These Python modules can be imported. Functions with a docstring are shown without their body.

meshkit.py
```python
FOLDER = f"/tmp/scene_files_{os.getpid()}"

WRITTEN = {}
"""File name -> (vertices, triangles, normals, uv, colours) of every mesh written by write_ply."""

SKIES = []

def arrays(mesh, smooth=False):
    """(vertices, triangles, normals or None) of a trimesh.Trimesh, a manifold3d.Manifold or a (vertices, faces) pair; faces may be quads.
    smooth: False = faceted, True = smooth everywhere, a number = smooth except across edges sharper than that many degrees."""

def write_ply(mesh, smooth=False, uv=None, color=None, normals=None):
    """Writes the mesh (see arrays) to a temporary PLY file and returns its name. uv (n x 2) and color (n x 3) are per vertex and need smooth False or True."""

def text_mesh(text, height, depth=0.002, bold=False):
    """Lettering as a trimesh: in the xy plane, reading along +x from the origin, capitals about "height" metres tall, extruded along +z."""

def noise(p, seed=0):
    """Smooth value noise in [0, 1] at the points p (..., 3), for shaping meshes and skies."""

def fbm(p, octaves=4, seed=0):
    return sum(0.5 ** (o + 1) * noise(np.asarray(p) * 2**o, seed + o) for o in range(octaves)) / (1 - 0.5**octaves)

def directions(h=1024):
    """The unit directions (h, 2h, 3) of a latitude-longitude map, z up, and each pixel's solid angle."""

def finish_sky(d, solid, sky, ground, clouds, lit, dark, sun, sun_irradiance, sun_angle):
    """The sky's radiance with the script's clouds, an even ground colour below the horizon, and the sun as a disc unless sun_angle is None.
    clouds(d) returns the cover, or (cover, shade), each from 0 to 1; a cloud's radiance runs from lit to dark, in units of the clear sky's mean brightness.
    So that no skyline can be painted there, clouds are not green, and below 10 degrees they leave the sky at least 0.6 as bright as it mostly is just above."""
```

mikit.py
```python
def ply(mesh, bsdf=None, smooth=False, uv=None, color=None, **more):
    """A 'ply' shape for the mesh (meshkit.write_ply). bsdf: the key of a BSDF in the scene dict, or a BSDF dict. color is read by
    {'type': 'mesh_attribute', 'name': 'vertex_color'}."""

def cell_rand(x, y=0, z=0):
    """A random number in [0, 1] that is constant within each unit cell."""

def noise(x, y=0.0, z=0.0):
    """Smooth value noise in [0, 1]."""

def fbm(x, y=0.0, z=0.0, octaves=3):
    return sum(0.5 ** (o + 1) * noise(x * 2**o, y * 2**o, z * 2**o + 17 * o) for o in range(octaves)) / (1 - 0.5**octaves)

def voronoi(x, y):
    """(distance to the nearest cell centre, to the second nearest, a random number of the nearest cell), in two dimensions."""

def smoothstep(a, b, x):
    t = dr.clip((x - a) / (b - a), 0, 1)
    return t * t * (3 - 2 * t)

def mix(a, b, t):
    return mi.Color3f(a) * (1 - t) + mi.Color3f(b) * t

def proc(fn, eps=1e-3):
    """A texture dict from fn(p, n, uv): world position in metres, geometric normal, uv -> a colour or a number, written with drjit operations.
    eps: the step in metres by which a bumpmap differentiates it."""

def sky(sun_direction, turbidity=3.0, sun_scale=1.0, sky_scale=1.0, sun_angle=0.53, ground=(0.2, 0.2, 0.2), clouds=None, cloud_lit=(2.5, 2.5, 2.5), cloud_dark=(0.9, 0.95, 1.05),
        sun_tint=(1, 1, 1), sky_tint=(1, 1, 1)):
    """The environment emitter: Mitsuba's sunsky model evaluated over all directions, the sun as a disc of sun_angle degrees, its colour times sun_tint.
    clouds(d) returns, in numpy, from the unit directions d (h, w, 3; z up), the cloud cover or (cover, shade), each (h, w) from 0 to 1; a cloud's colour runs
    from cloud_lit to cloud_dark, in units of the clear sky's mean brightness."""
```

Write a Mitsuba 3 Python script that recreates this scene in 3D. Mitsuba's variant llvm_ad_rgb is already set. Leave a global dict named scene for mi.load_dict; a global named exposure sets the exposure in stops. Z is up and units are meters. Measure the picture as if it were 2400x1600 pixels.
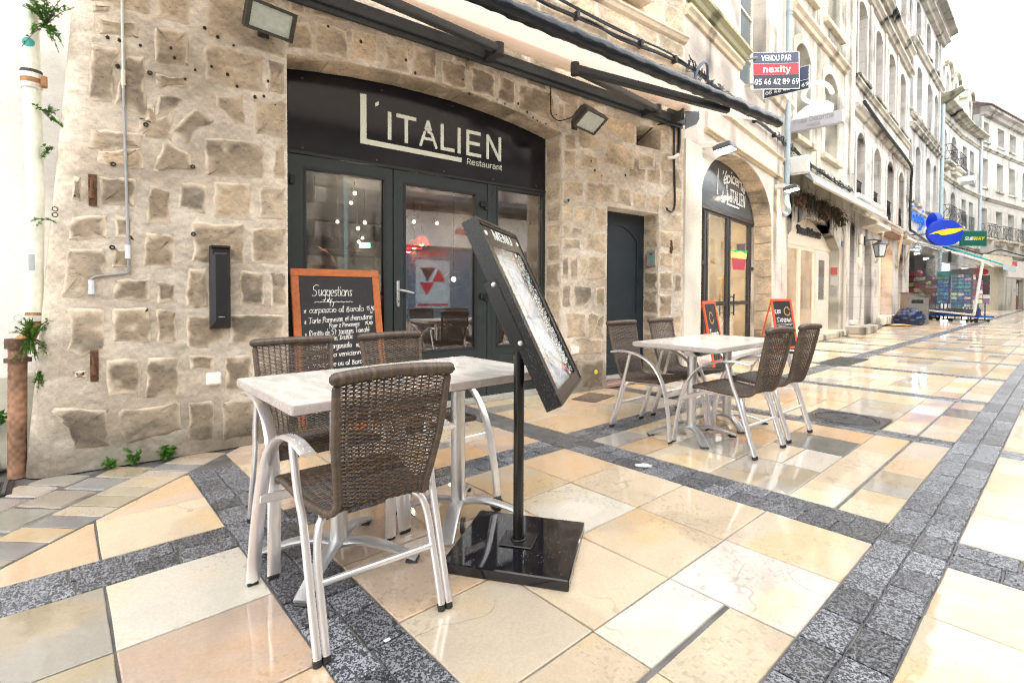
import math, random
import numpy as np, trimesh, shapely, manifold3d
from shapely.geometry import Polygon, LineString, box as sbox
from shapely.ops import unary_union
from shapely import affinity
import drjit as dr
import mitsuba as mi
import mikit, meshkit
from mikit import noise, fbm, voronoi, cell_rand, smoothstep, mix

rng = random.Random(7)
T4 = mi.ScalarTransform4f
scene, labels = {}, {}

# ------------------------------------------------------------------ camera, sky, exposure
# metres; x runs along the street, y towards the restaurant, z up
scene['camera'] = {
    'type': 'perspective', 'fov_axis': 'x', 'fov': 90.79,
    'principal_point_offset_y': 0.0551,
    'near_clip': 0.05, 'far_clip': 900.0,
    'to_world': T4().look_at(origin=[0, 0, 1.15], target=[0.6674, 0.7444, 1.1292], up=[0.0112, 0.0178, 0.99978]),
}
scene['sky'] = mikit.sky([-0.35, -0.55, 0.75], turbidity=4, sun_scale=0.08, sun_angle=60, sky_scale=1.0,
                         ground=(0.3, 0.28, 0.25), sky_tint=(0.97, 0.99, 1.03), clouds=lambda d: 1.0, cloud_lit=(2.5, 2.5, 2.5),
                         cloud_dark=(2.2, 2.2, 2.3))
exposure = 3.5

# ------------------------------------------------------------------ frames
class Frame:
    """A facade: s runs along it, off into the building, z up."""
    def __init__(self, x, y, deg):
        a = math.radians(deg)
        self.o = np.array([x, y, 0.0]); self.d = np.array([math.cos(a), math.sin(a), 0]); self.n = np.array([-math.sin(a), math.cos(a), 0])
    def __call__(self, s, off=0.0, z=0.0):
        return self.o + self.d * s + self.n * off + np.array([0, 0, z])
    def put(self, m):
        m = m.copy(); v = np.asarray(m.vertices)
        m.vertices = self.o + v[:, :1] * self.d + v[:, 1:2] * self.n + v[:, 2:] * [0, 0, 1]
        return m
WORLD = Frame(0, 0, 0)
FR = Frame(0.3709, 4.1936, -5.054)    # restaurant
F2 = Frame(6.467, 3.654, 6.8)         # grocery house
F3 = Frame(12.160, 4.333, 2.3)
F4 = Frame(17.641, 4.553, 2.6)
F5 = Frame(27.97, 5.022, 1.0)
F6 = Frame(36.44, 5.170, -2.2)
F7 = Frame(42.738, 4.928, -5.4)
F8 = Frame(47.063, 4.519, -10.5)

# ------------------------------------------------------------------ materials
def _unpack(q):
    q = dr.floor(q + 0.25)
    r = dr.floor(q / 4096.0); g = dr.floor((q - r * 4096.0) / 64.0); b = q - r * 4096.0 - g * 64.0
    return r, g, b
def _col(uv):
    r, g, b = _unpack(uv.x)
    f = lambda c: dr.power(dr.clip(c / 63.0, 0.0, 1.0), 2.2)
    return f(r), f(g), f(b)
def all_color(p, n, uv):
    r, g, b = _col(uv)
    a, m, w = _unpack(uv.y)
    d = fbm(p.x * 5, p.y * 5, p.z * 5, 3) * 0.6 + noise(p.x * 55, p.y * 55, p.z * 40) * 0.4
    k = 1 + (w / 63.0) * (d - 0.55) * 2.2
    return mi.Color3f(r * k, g * k, b * k)
def all_rough(p, n, uv):
    a, m, w = _unpack(uv.y)
    return dr.clip(a / 63.0 + (w / 63.0) * 0.25 * (noise(p.x * 18, p.y * 18, p.z * 18) - 0.5), 0.03, 1)
def all_metal(p, n, uv):
    a, m, w = _unpack(uv.y)
    return dr.clip(m / 63.0, 0, 1)
scene['m_all'] = {'type': 'twosided', 'b': {'type': 'principled', 'base_color': mikit.proc(all_color), 'roughness': mikit.proc(all_rough),
                                            'metallic': mikit.proc(all_metal), 'specular': 0.5}}
def fac_color(p, n, uv):
    r, g, b = _col(uv)
    a, m, w = _unpack(uv.y)
    st = fbm(p.x * 2.6, p.y * 2.6, p.z * 0.35, 3)
    gr = noise(p.x * 40, p.y * 40, p.z * 40) * 0.5 + noise(p.x * 110, p.y * 110, p.z * 110) * 0.5
    bl = fbm(p.x * 1.1 + 7, p.y * 1.1, p.z * 1.3, 3)
    k = 1 - 0.75 * smoothstep(0.5, 0.78, st) * (w / 63.0) - 0.5 * smoothstep(0.48, 0.75, bl) * (w / 63.0) - 0.22 * (gr - 0.4)
    row = p.z / 0.36
    fz = row - dr.floor(row)
    cx = p.x / 0.92 + 0.5 * (dr.floor(row) - 2 * dr.floor(dr.floor(row) / 2))
    fx = cx - dr.floor(cx)
    jl = dr.maximum(1 - smoothstep(0.0, 0.035, dr.minimum(fz, 1 - fz)), 1 - smoothstep(0.0, 0.013, dr.minimum(fx, 1 - fx)))
    tone = 1 + 0.12 * (cell_rand(dr.floor(cx), dr.floor(row), 3) - 0.5) * (m / 63.0)
    k = k * tone * (1 - 0.42 * jl * (m / 63.0))
    return mi.Color3f(r * k, g * k * (1 - 0.02 * st), b * k * (1 - 0.06 * st))
scene['m_facade'] = {'type': 'twosided', 'b': {'type': 'principled', 'base_color': mikit.proc(fac_color), 'roughness': 0.9, 'specular': 0.25}}

def stone_color(p, n, uv):
    t = dr.floor(uv.x * 1.0001) / 64.0
    sd = 0.0
    edge = uv.y
    a = fbm(p.x * 4 + t * 19, p.y * 4, p.z * 4, 3)
    pore = noise(p.x * 70, p.y * 70, p.z * 85)
    fine = noise(p.x * 210, p.y * 210, p.z * 170)
    big = fbm(p.x * 1.3 + 3, p.y * 1.3, p.z * 0.9 + 2, 3)
    c = mix((0.36, 0.31, 0.25), (0.66, 0.525, 0.37), dr.clip(t + (a - 0.5) * 0.9, 0, 1))
    mid = noise(p.x * 42, p.y * 42, p.z * 46) * 0.6 + noise(p.x * 23, p.y * 23, p.z * 27) * 0.4
    k = (0.62 + 0.8 * a) * (0.70 + 0.6 * mid) * (1 - 0.35 * smoothstep(0.70, 0.9, pore)) * (0.86 + 0.28 * fine) * (1 - 0.5 * smoothstep(0.50, 0.72, big))
    damp = smoothstep(0.62, 0.05, p.z + 0.5 * (big - 0.5) + 0.2 * (a - 0.5))
    c = c * k
    rough = fbm(p.x * 11, p.y * 11, p.z * 11, 3)
    e = smoothstep(0.08, 1.0, edge + 1.7 * (rough - 0.48))
    lime = mix((0.62, 0.535, 0.42), (0.82, 0.735, 0.61), rough) * (0.9 + 0.2 * fine)
    c = lime * (1 - e) + c * e
    return c * (1 - 0.62 * damp)
def stone_bump(p, n, uv):
    return fbm(p.x * 26, p.y * 26, p.z * 26, 3) * 0.9 + 0.35 * noise(p.x * 120, p.y * 120, p.z * 120)
scene['m_stone'] = {'type': 'twosided', 'b': {'type': 'bumpmap', 'arbitrary': mikit.proc(stone_bump, 4e-3), 'scale': 0.014,
                    'b': {'type': 'principled', 'base_color': mikit.proc(stone_color), 'roughness': 0.92, 'specular': 0.25}}}
def mortar_color(p, n, uv):
    a = fbm(p.x * 3, p.y * 3, p.z * 3, 4)
    fine = noise(p.x * 130, p.y * 130, p.z * 130)
    pit = noise(p.x * 48, p.y * 48, p.z * 48)
    big = fbm(p.x * 1.3 + 3, p.y * 1.3, p.z * 0.9 + 2, 3)
    c = mix((0.60, 0.525, 0.43), (0.80, 0.735, 0.635), smoothstep(0.3, 0.7, a))
    c = mix(c, (0.48, 0.41, 0.32), 0.40 * smoothstep(0.44, 0.68, fbm(p.x * 2.3 + 9, p.y * 2.3, p.z * 2.6 + 4, 4)))
    mid = noise(p.x * 42, p.y * 42, p.z * 46) * 0.6 + noise(p.x * 23, p.y * 23, p.z * 27) * 0.4
    k = (0.86 + 0.28 * fine) * (0.76 + 0.48 * mid) * (1 - 0.12 * smoothstep(0.72, 0.85, pit)) * (1 - 0.30 * smoothstep(0.52, 0.72, big)) * (0.82 + 0.36 * fbm(p.x * 17, p.y * 17, p.z * 17, 3))
    damp = smoothstep(0.62, 0.05, p.z + 0.5 * (big - 0.5) + 0.25 * (a - 0.5))
    return c * k * (1 - 0.64 * damp)
def mortar_bump(p, n, uv):
    return fbm(p.x * 14, p.y * 14, p.z * 14, 4) + 0.25 * noise(p.x * 120, p.y * 120, p.z * 120)
scene['m_mortar'] = {'type': 'twosided', 'b': {'type': 'bumpmap', 'arbitrary': mikit.proc(mortar_bump, 4e-3), 'scale': 0.016,
                     'b': {'type': 'principled', 'base_color': mikit.proc(mortar_color), 'roughness': 0.92, 'specular': 0.25}}}

def slab_color(p, n, uv):
    r, g, b = _col(uv)
    sd = uv.y * 61.0
    a = fbm(p.x * 2.2 + sd, p.y * 3.4 - sd, 0.0, 4)
    v1 = fbm(p.x * 3.1 + sd * 2, p.y * 4.2 + sd, 3.0, 4)
    vein = (1 - smoothstep(0.0, 0.016, dr.abs(v1 - 0.52))) * smoothstep(0.52, 0.68, fbm(p.x * 2.3 - sd, p.y * 2.3, 9.0, 2))
    warm = smoothstep(0.48, 0.72, a)
    fine = noise(p.x * 160, p.y * 160, 1.0)
    c = mi.Color3f(r, g, b)
    c = c * (mi.Color3f(1, 1, 1) * (1 - warm) + mi.Color3f(1.0, 0.90, 0.74) * warm)
    c = c * (0.93 + 0.12 * fine) * (1 - 0.28 * vein)
    wet = smoothstep(0.46, 0.54, fbm(p.x * 1.7 + 5, p.y * 1.7, 6.0, 4))
    grit = smoothstep(0.70, 0.82, noise(p.x * 75, p.y * 75, 5.0)) * smoothstep(0.45, 0.7, fbm(p.x * 4, p.y * 4, 8.0, 2))
    return c * (0.80 + 0.22 * (a - 0.5)) * (1 - 0.13 * wet) * (1 - 0.16 * grit)
def slab_rough(p, n, uv):
    w = fbm(p.x * 1.1, p.y * 1.1 + 4, 0.5, 3)
    far = smoothstep(3.0, 8.0, p.x)
    return 0.04 + (0.14 - 0.09 * far) * smoothstep(0.45, 0.65, w) + 0.02 * noise(p.x * 30, p.y * 30, 0.0)
def slab_bump(p, n, uv):
    return fbm(p.x * 6, p.y * 6, 0.0, 2)
scene['m_slab'] = {'type': 'twosided', 'b': {'type': 'bumpmap', 'arbitrary': mikit.proc(slab_bump, 5e-3), 'scale': 0.0016,
                   'b': {'type': 'principled', 'base_color': mikit.proc(slab_color), 'roughness': mikit.proc(slab_rough), 'specular': 0.8}}}
def sett_color(p, n, uv):
    t = 0.5 + 0.75 * uv.x
    g1 = noise(p.x * 260, p.y * 260, 2.0); g2 = noise(p.x * 130, p.y * 130, 7.0)
    s = smoothstep(0.42, 0.66, 0.6 * g1 + 0.4 * g2)
    return mix((0.040, 0.045, 0.056), (0.25, 0.265, 0.30), s) * t
def sett_bump(p, n, uv):
    return noise(p.x * 110, p.y * 110, 0.0) + fbm(p.x * 20, p.y * 20, 3.0, 2)
scene['m_sett'] = {'type': 'twosided', 'b': {'type': 'bumpmap', 'arbitrary': mikit.proc(sett_bump, 2e-3), 'scale': 0.003,
                   'b': {'type': 'principled', 'base_color': mikit.proc(sett_color), 'roughness': 0.22, 'specular': 0.5}}}
def bed_color(p, n, uv):
    a = fbm(p.x * 9, p.y * 9, 0.0, 3)
    return mix((0.05, 0.052, 0.058), (0.17, 0.165, 0.16), a)
scene['m_bed'] = {'type': 'principled', 'base_color': mikit.proc(bed_color), 'roughness': 0.45, 'specular': 0.5}
scene['m_glass'] = {'type': 'thindielectric', 'int_ior': 2.1}
scene['m_bulb'] = {'type': 'thindielectric', 'int_ior': 1.25, 'specular_transmittance': {'type': 'rgb', 'value': [0.95, 0.9, 0.8]}}
scene['m_water'] = {'type': 'thindielectric', 'int_ior': 1.33}
scene['m_sheet'] = {'type': 'blendbsdf', 'weight': 0.16, 'a': {'type': 'thindielectric', 'int_ior': 1.4},
                    'b': {'type': 'twosided', 'b': {'type': 'principled', 'base_color': {'type': 'rgb', 'value': [0.42, 0.42, 0.41]}, 'roughness': 0.35}}}
scene['m_leaf'] = {'type': 'principledthin', 'base_color': {'type': 'rgb', 'value': [0.07, 0.20, 0.03]}, 'roughness': 0.45, 'diff_trans': 0.7, 'spec_trans': 0.0}
scene['m_twig'] = {'type': 'twosided', 'b': {'type': 'diffuse', 'reflectance': {'type': 'rgb', 'value': [0.045, 0.032, 0.024]}}}
scene['m_canvas'] = {'type': 'principledthin', 'base_color': {'type': 'rgb', 'value': [0.90, 0.81, 0.73]}, 'roughness': 0.8, 'diff_trans': 0.75, 'spec_trans': 0.0}

def q6(c):
    return [int(round(63 * max(0.0, min(1.0, x)) ** (1 / 2.2))) for x in c]
def pack(c):
    r, g, b = q6(c); return r * 4096 + g * 64 + b
def pack_lin(a, b, c):
    a, b, c = (int(round(63 * max(0, min(1, x)))) for x in (a, b, c)); return a * 4096 + b * 64 + c

# ------------------------------------------------------------------ mesh helpers
def numbered(name):
    if name not in scene and name not in labels: return name
    k = 1
    while f'{name}_{k:03d}' in scene or f'{name}_{k:03d}' in labels: k += 1
    return f'{name}_{k:03d}'
_NEXT = {}
def fresh(name):
    if name not in _NEXT:
        _NEXT[name] = 0; return name
    _NEXT[name] += 1
    return f'{name}_{_NEXT[name]:03d}'
def presplit(m, angle):
    return trimesh.graph.smooth_shade(m, angle=np.radians(angle), facet_minarea=None)
def ply(m, bsdf, uv=(0.0, 0.0), smooth=None):
    if not isinstance(m, trimesh.Trimesh): m = to_tri(m)
    if smooth: m = presplit(m, smooth)
    n = len(m.vertices)
    u = np.tile(np.asarray(uv, float), (n, 1)) if np.ndim(uv) == 1 else np.asarray(uv)
    return mikit.ply(m, bsdf, smooth=bool(smooth), uv=u)
def to_tri(m):
    if hasattr(m, 'to_mesh'):
        k = m.to_mesh(); return trimesh.Trimesh(k.vert_properties[:, :3], k.tri_verts, process=False)
    return trimesh.Trimesh(np.asarray(m[0], float), np.asarray(m[1], int), process=False)
def paint(m, c, rough=0.5, metal=0.0, wear=0.15, smooth=None):
    return ply(m, 'm_all', (pack(c), pack_lin(rough, metal, wear)), smooth)
def facade(m, c, joints=0.0, stain=0.5, smooth=None):
    return ply(m, 'm_facade', (pack(c), pack_lin(0, joints, stain)), smooth)
def add(name, shape, parent=None, **lab):
    """One entry of the scene; part of PARENT when given."""
    key = fresh(f'{parent}__{name}' if parent else name)
    scene[key] = shape
    if lab: labels[key] = lab
    return key
def thing(name, label, category, group=None, kind=None):
    key = fresh(name)
    labels[key] = {'label': label, 'category': category}
    if group: labels[key]['group'] = group
    return key
def tag(key, label, category=None, group=None, kind=None):
    d = labels.setdefault(key, {})
    d['label'] = label
    if category: d['category'] = category
    if group: d['group'] = group
    if kind: d['kind'] = kind
    return key
def cat(ms): return trimesh.util.concatenate([x for x in ms if x is not None])
def box(x0, x1, y0, y1, z0, z1):
    m = trimesh.creation.box((abs(x1 - x0), abs(y1 - y0), abs(z1 - z0))); m.apply_translation(((x0 + x1) / 2, (y0 + y1) / 2, (z0 + z1) / 2)); return m
def rbox(x0, x1, y0, y1, z0, z1, r=0.004):
    """A box with chamfered edges."""
    r = min(r, abs(x1 - x0) / 2.1, abs(y1 - y0) / 2.1, abs(z1 - z0) / 2.1)
    X, Y, Z = sorted((x0, x1)), sorted((y0, y1)), sorted((z0, z1))
    pts = []
    for a, i in ((X[0], 1), (X[1], -1)):
        for b, j in ((Y[0], 1), (Y[1], -1)):
            for c, k in ((Z[0], 1), (Z[1], -1)):
                pts += [(a + i * r, b + j * r, c), (a + i * r, b, c + k * r), (a, b + j * r, c + k * r)]
    return trimesh.convex.convex_hull(np.array(pts))
def rotz(m, deg, at=(0, 0, 0)):
    m.apply_transform(trimesh.transformations.rotation_matrix(math.radians(deg), [0, 0, 1], at)); return m
def rot(m, deg, axis, at=(0, 0, 0)):
    m.apply_transform(trimesh.transformations.rotation_matrix(math.radians(deg), axis, at)); return m
def mv(m, x=0, y=0, z=0):
    m.apply_translation((x, y, z)); return m
def ext(poly, depth):
    """Polygon(s) in (s, z), extruded to off = 0..depth."""
    out = []
    for g in getattr(poly, 'geoms', [poly]):
        if g.area < 1e-9: continue
        m = trimesh.creation.extrude_polygon(g, depth, engine='earcut')
        v = np.asarray(m.vertices)
        out.append(trimesh.Trimesh(v[:, [0, 2, 1]], np.asarray(m.faces)[:, ::-1], process=False))
    return cat(out)
def flat(poly, off):
    m = ext(poly, 0.002); m.apply_translation((0, off, 0)); return m
def tube(pts, r, n=8, cap=True, close=False):
    """Round tube along the points; r a number or one per point; parallel-transport frames."""
    p = np.asarray(pts, float); k = len(p)
    r = np.broadcast_to(np.asarray(r, float), (k,))
    t = np.gradient(p, axis=0); t /= np.linalg.norm(t, axis=1, keepdims=True) + 1e-12
    a = np.cross(t[0], [0, 0, 1.0]);
    if np.linalg.norm(a) < 1e-3: a = np.cross(t[0], [1.0, 0, 0])
    a /= np.linalg.norm(a); A = [a]
    for i in range(1, k):
        a = A[-1] - t[i] * (A[-1] @ t[i]); a /= np.linalg.norm(a) + 1e-12; A.append(a)
    A = np.array(A); B = np.cross(t, A)
    th = np.arange(n) * 2 * np.pi / n
    v = (p[:, None] + r[:, None, None] * (np.cos(th)[None, :, None] * A[:, None] + np.sin(th)[None, :, None] * B[:, None])).reshape(-1, 3)
    i, j = np.meshgrid(np.arange(k - 1), np.arange(n), indexing='ij')
    q = np.stack([i * n + j, i * n + (j + 1) % n, (i + 1) * n + (j + 1) % n, (i + 1) * n + j], -1).reshape(-1, 4)
    f = np.vstack([q[:, [0, 1, 2]], q[:, [0, 2, 3]]])
    if cap:
        v = np.vstack([v, p[:1], p[-1:]]); c0, c1 = len(v) - 2, len(v) - 1
        jj = np.arange(n)
        f = np.vstack([f, np.stack([jj * 0 + c0, (jj + 1) % n, jj], 1), np.stack([jj * 0 + c1, (k - 1) * n + jj, (k - 1) * n + (jj + 1) % n], 1)])
    return trimesh.Trimesh(v, f, process=False)
def sweep(pts, prof, up=(0, 0, 1.0), scale=None):
    """A closed profile [(a, b)] swept along the points: a sideways, b along 'up' made perpendicular to the path."""
    p = np.asarray(pts, float); k = len(p); prof = np.asarray(prof, float); n = len(prof)
    t = np.gradient(p, axis=0); t /= np.linalg.norm(t, axis=1, keepdims=True) + 1e-12
    ups = np.broadcast_to(np.asarray(up, float), (k, 3))
    side = np.cross(t, ups); side /= np.linalg.norm(side, axis=1, keepdims=True) + 1e-12
    u2 = np.cross(side, t)
    sc = np.ones((k, 2)) if scale is None else np.asarray(scale, float)
    v = (p[:, None] + side[:, None] * (prof[None, :, :1] * sc[:, None, :1]) + u2[:, None] * (prof[None, :, 1:] * sc[:, None, 1:])).reshape(-1, 3)
    i, j = np.meshgrid(np.arange(k - 1), np.arange(n), indexing='ij')
    q = np.stack([i * n + j, i * n + (j + 1) % n, (i + 1) * n + (j + 1) % n, (i + 1) * n + j], -1).reshape(-1, 4)
    f = [q[:, [0, 1, 2]], q[:, [0, 2, 3]]]
    tri = np.array([[0, a, a + 1] for a in range(1, n - 1)])
    f += [tri[:, ::-1], tri + (k - 1) * n]
    return trimesh.Trimesh(v, np.vstack(f), process=False)
def oval(a, b, n=10):
    th = np.arange(n) * 2 * np.pi / n; return np.stack([a * np.cos(th), b * np.sin(th)], 1)
def spline(pts, n=6):
    """Catmull-Rom through the points."""
    p = np.asarray(pts, float); q = np.vstack([2 * p[0] - p[1], p, 2 * p[-1] - p[-2]]); out = []
    for i in range(1, len(q) - 2):
        for t in np.linspace(0, 1, n, endpoint=False):
            out.append(0.5 * (2 * q[i] + (q[i + 1] - q[i - 1]) * t + (2 * q[i - 1] - 5 * q[i] + 4 * q[i + 1] - q[i + 2]) * t * t + (3 * q[i] - q[i - 1] - 3 * q[i + 1] + q[i + 2]) * t ** 3))
    return np.array(out + [p[-1]])
def cyl(p0, p1, r, n=16): return tube([p0, p1], r, n)
def lathe(prof, n=24):
    return trimesh.creation.revolve(np.asarray(prof, float), sections=n)
def text(s, h, depth=0.002, bold=False, width=None):
    """Lettering in (s, z) standing upright, front at off = 0 and lying towards -off."""
    m = meshkit.text_mesh(s, h, depth, bold)
    v = np.array(m.vertices)
    if width: v[:, 0] *= width / (v[:, 0].max() - v[:, 0].min())
    return trimesh.Trimesh(np.stack([v[:, 0], -v[:, 2], v[:, 1]], 1), np.asarray(m.faces), process=False)
def strokes(lines, w, depth=0.002, cap='round'):
    caps = {'round': 1, 'flat': 2, 'square': 3}[cap]
    sh = unary_union([LineString(l).buffer(w / 2, cap_style=caps, join_style=1 if cap == 'round' else 2, quad_segs=3) for l in lines])
    m = ext(sh, depth); m.apply_translation((0, -depth, 0)); return m
def noisy_ring(pts, step, amp, r):
    """The polygon's outline with extra points and a little unevenness."""
    p = np.asarray(pts, float); out = []
    for a, b in zip(p, np.roll(p, -1, 0)):
        k = max(1, int(round(np.linalg.norm(b - a) / step)))
        for i in range(k):
            j = np.array([r.uniform(-amp, amp), r.uniform(-amp, amp)])
            out.append(a + (b - a) * i / k + j)
    return np.array(out)

CAM_W, CAM_R, CAM_U = np.array([.66744, .74437, -.0208]), np.array([.74429, -.66783, .0036]), np.array([.0112, .0179, .99978])
def ray_at(F, px, py, off=0.0):
    """(s, z) where the sight line of a point of the photograph (2400 x 1600) meets the plane OFF behind the facade F."""
    v = CAM_W * 1183.47 + CAM_R * (px - 1200) - CAM_U * (py - 711.86)
    o = np.array([0, 0, 1.15]) - F.o
    p = o + v * ((off - o @ F.n) / (v @ F.n)); return float(p @ F.d), float(p[2])
# ------------------------------------------------------------------ the pavement
ground = box(-60, 160, -60, 60, -0.5, -0.009)
add('pavement', ply(ground, 'm_bed'), kind='structure')
CREAM, SAND, ORANGE, PINK, WHITE, GREY, OLIVE, DARK = (0.68, 0.575, 0.43), (0.65, 0.555, 0.43), (0.66, 0.505, 0.34), (0.63, 0.50, 0.40), (0.74, 0.69, 0.61), (0.46, 0.44, 0.40), (0.44, 0.42, 0.365), (0.20, 0.195, 0.185)
PG = random.Random(11)
def piece(poly, z, th, gap, amp, step, cham):
    """A paving piece: an uneven outline, a chamfer and sides down into the bed."""
    g = Polygon(poly).buffer(-gap / 2)
    if g.is_empty or g.geom_type != 'Polygon' or g.area < 4e-4: return None
    ring = np.array(g.exterior.coords)[:-1]
    if Polygon(ring).exterior.is_ccw is False: ring = ring[::-1]
    ring = noisy_ring(ring, step, amp, PG)
    inner = Polygon(ring).buffer(-cham)
    c = ring.mean(0); k = len(ring)
    top = c + (ring - c) * (1 - cham / (np.sqrt(g.area) / 2))
    tx, ty = PG.uniform(-.0022, .0022), PG.uniform(-.0022, .0022)
    zz = z + PG.uniform(-.0012, .0012)
    v = [(*p, zz + (p[0] - c[0]) * tx + (p[1] - c[1]) * ty) for p in top] + [(*p, zz - cham * 0.8) for p in ring] + [(*p, z - th) for p in ring]
    f = [(0, a, a + 1) for a in range(1, k - 1)]
    for l in (0, 1):
        for a in range(k):
            b = (a + 1) % k
            f += [(l * k + a, (l + 1) * k + a, (l + 1) * k + b), (l * k + a, (l + 1) * k + b, l * k + b)]
    return trimesh.Trimesh(np.array(v), np.array(f), process=False)
slabs, setts = [], []          # (distance, mesh, uv)
def slab(u0, u1, v0, v1, c, clip=None, gap=0.007):
    cx, cy = (u0 + u1) / 2, (v0 + v1) / 2
    far = math.hypot(cx, cy)
    poly = sbox(u0, v0, u1, v1)
    if clip is not None:
        poly = poly.intersection(clip)
        if poly.is_empty or poly.geom_type != 'Polygon' or poly.area < 0.004: return
    k = PG.uniform(.93, 1.06)
    m = piece(list(poly.exterior.coords)[:-1], 0.0, 0.03, gap, 0.0014 if far < 7 else 0.0, 0.12 if far < 7 else 2.0, 0.0035)
    if m is not None: slabs.append((far, m, (pack([x * k * PG.uniform(.985, 1.015) for x in c]), PG.random())))
def strip(u0, u1, v0, v1, along, clip=None):
    """A band of granite setts, two rows."""
    for r in (0, 1):
        if along == 'u':
            a, b, w0, w1 = u0, u1, v0 + (v1 - v0) * r / 2, v0 + (v1 - v0) * (r + 1) / 2
        else:
            a, b, w0, w1 = v0, v1, u0 + (u1 - u0) * r / 2, u0 + (u1 - u0) * (r + 1) / 2
        x = a
        while x < b - 1e-6:
            L = PG.uniform(.13, .24)
            if b - x - L < 0.09: L = b - x
            q = (x, x + L, w0, w1) if along == 'u' else (w0, w1, x, x + L)
            if (q[0] + q[1]) > -5:
                poly = sbox(q[0], q[2], q[1], q[3])
                if clip is not None: poly = poly.intersection(clip)
                if not poly.is_empty and poly.geom_type == 'Polygon' and poly.area > .002:
                    far = math.hypot((q[0] + q[1]) / 2, (q[2] + q[3]) / 2)
                    m = piece(list(poly.exterior.coords)[:-1], 0.0, 0.03, 0.007, 0.003 if far < 6 else 0, 0.07 if far < 6 else 1.0, 0.004)
                    if m is not None: setts.append((far, m, (PG.random(), PG.random())))
            x += L
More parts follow.
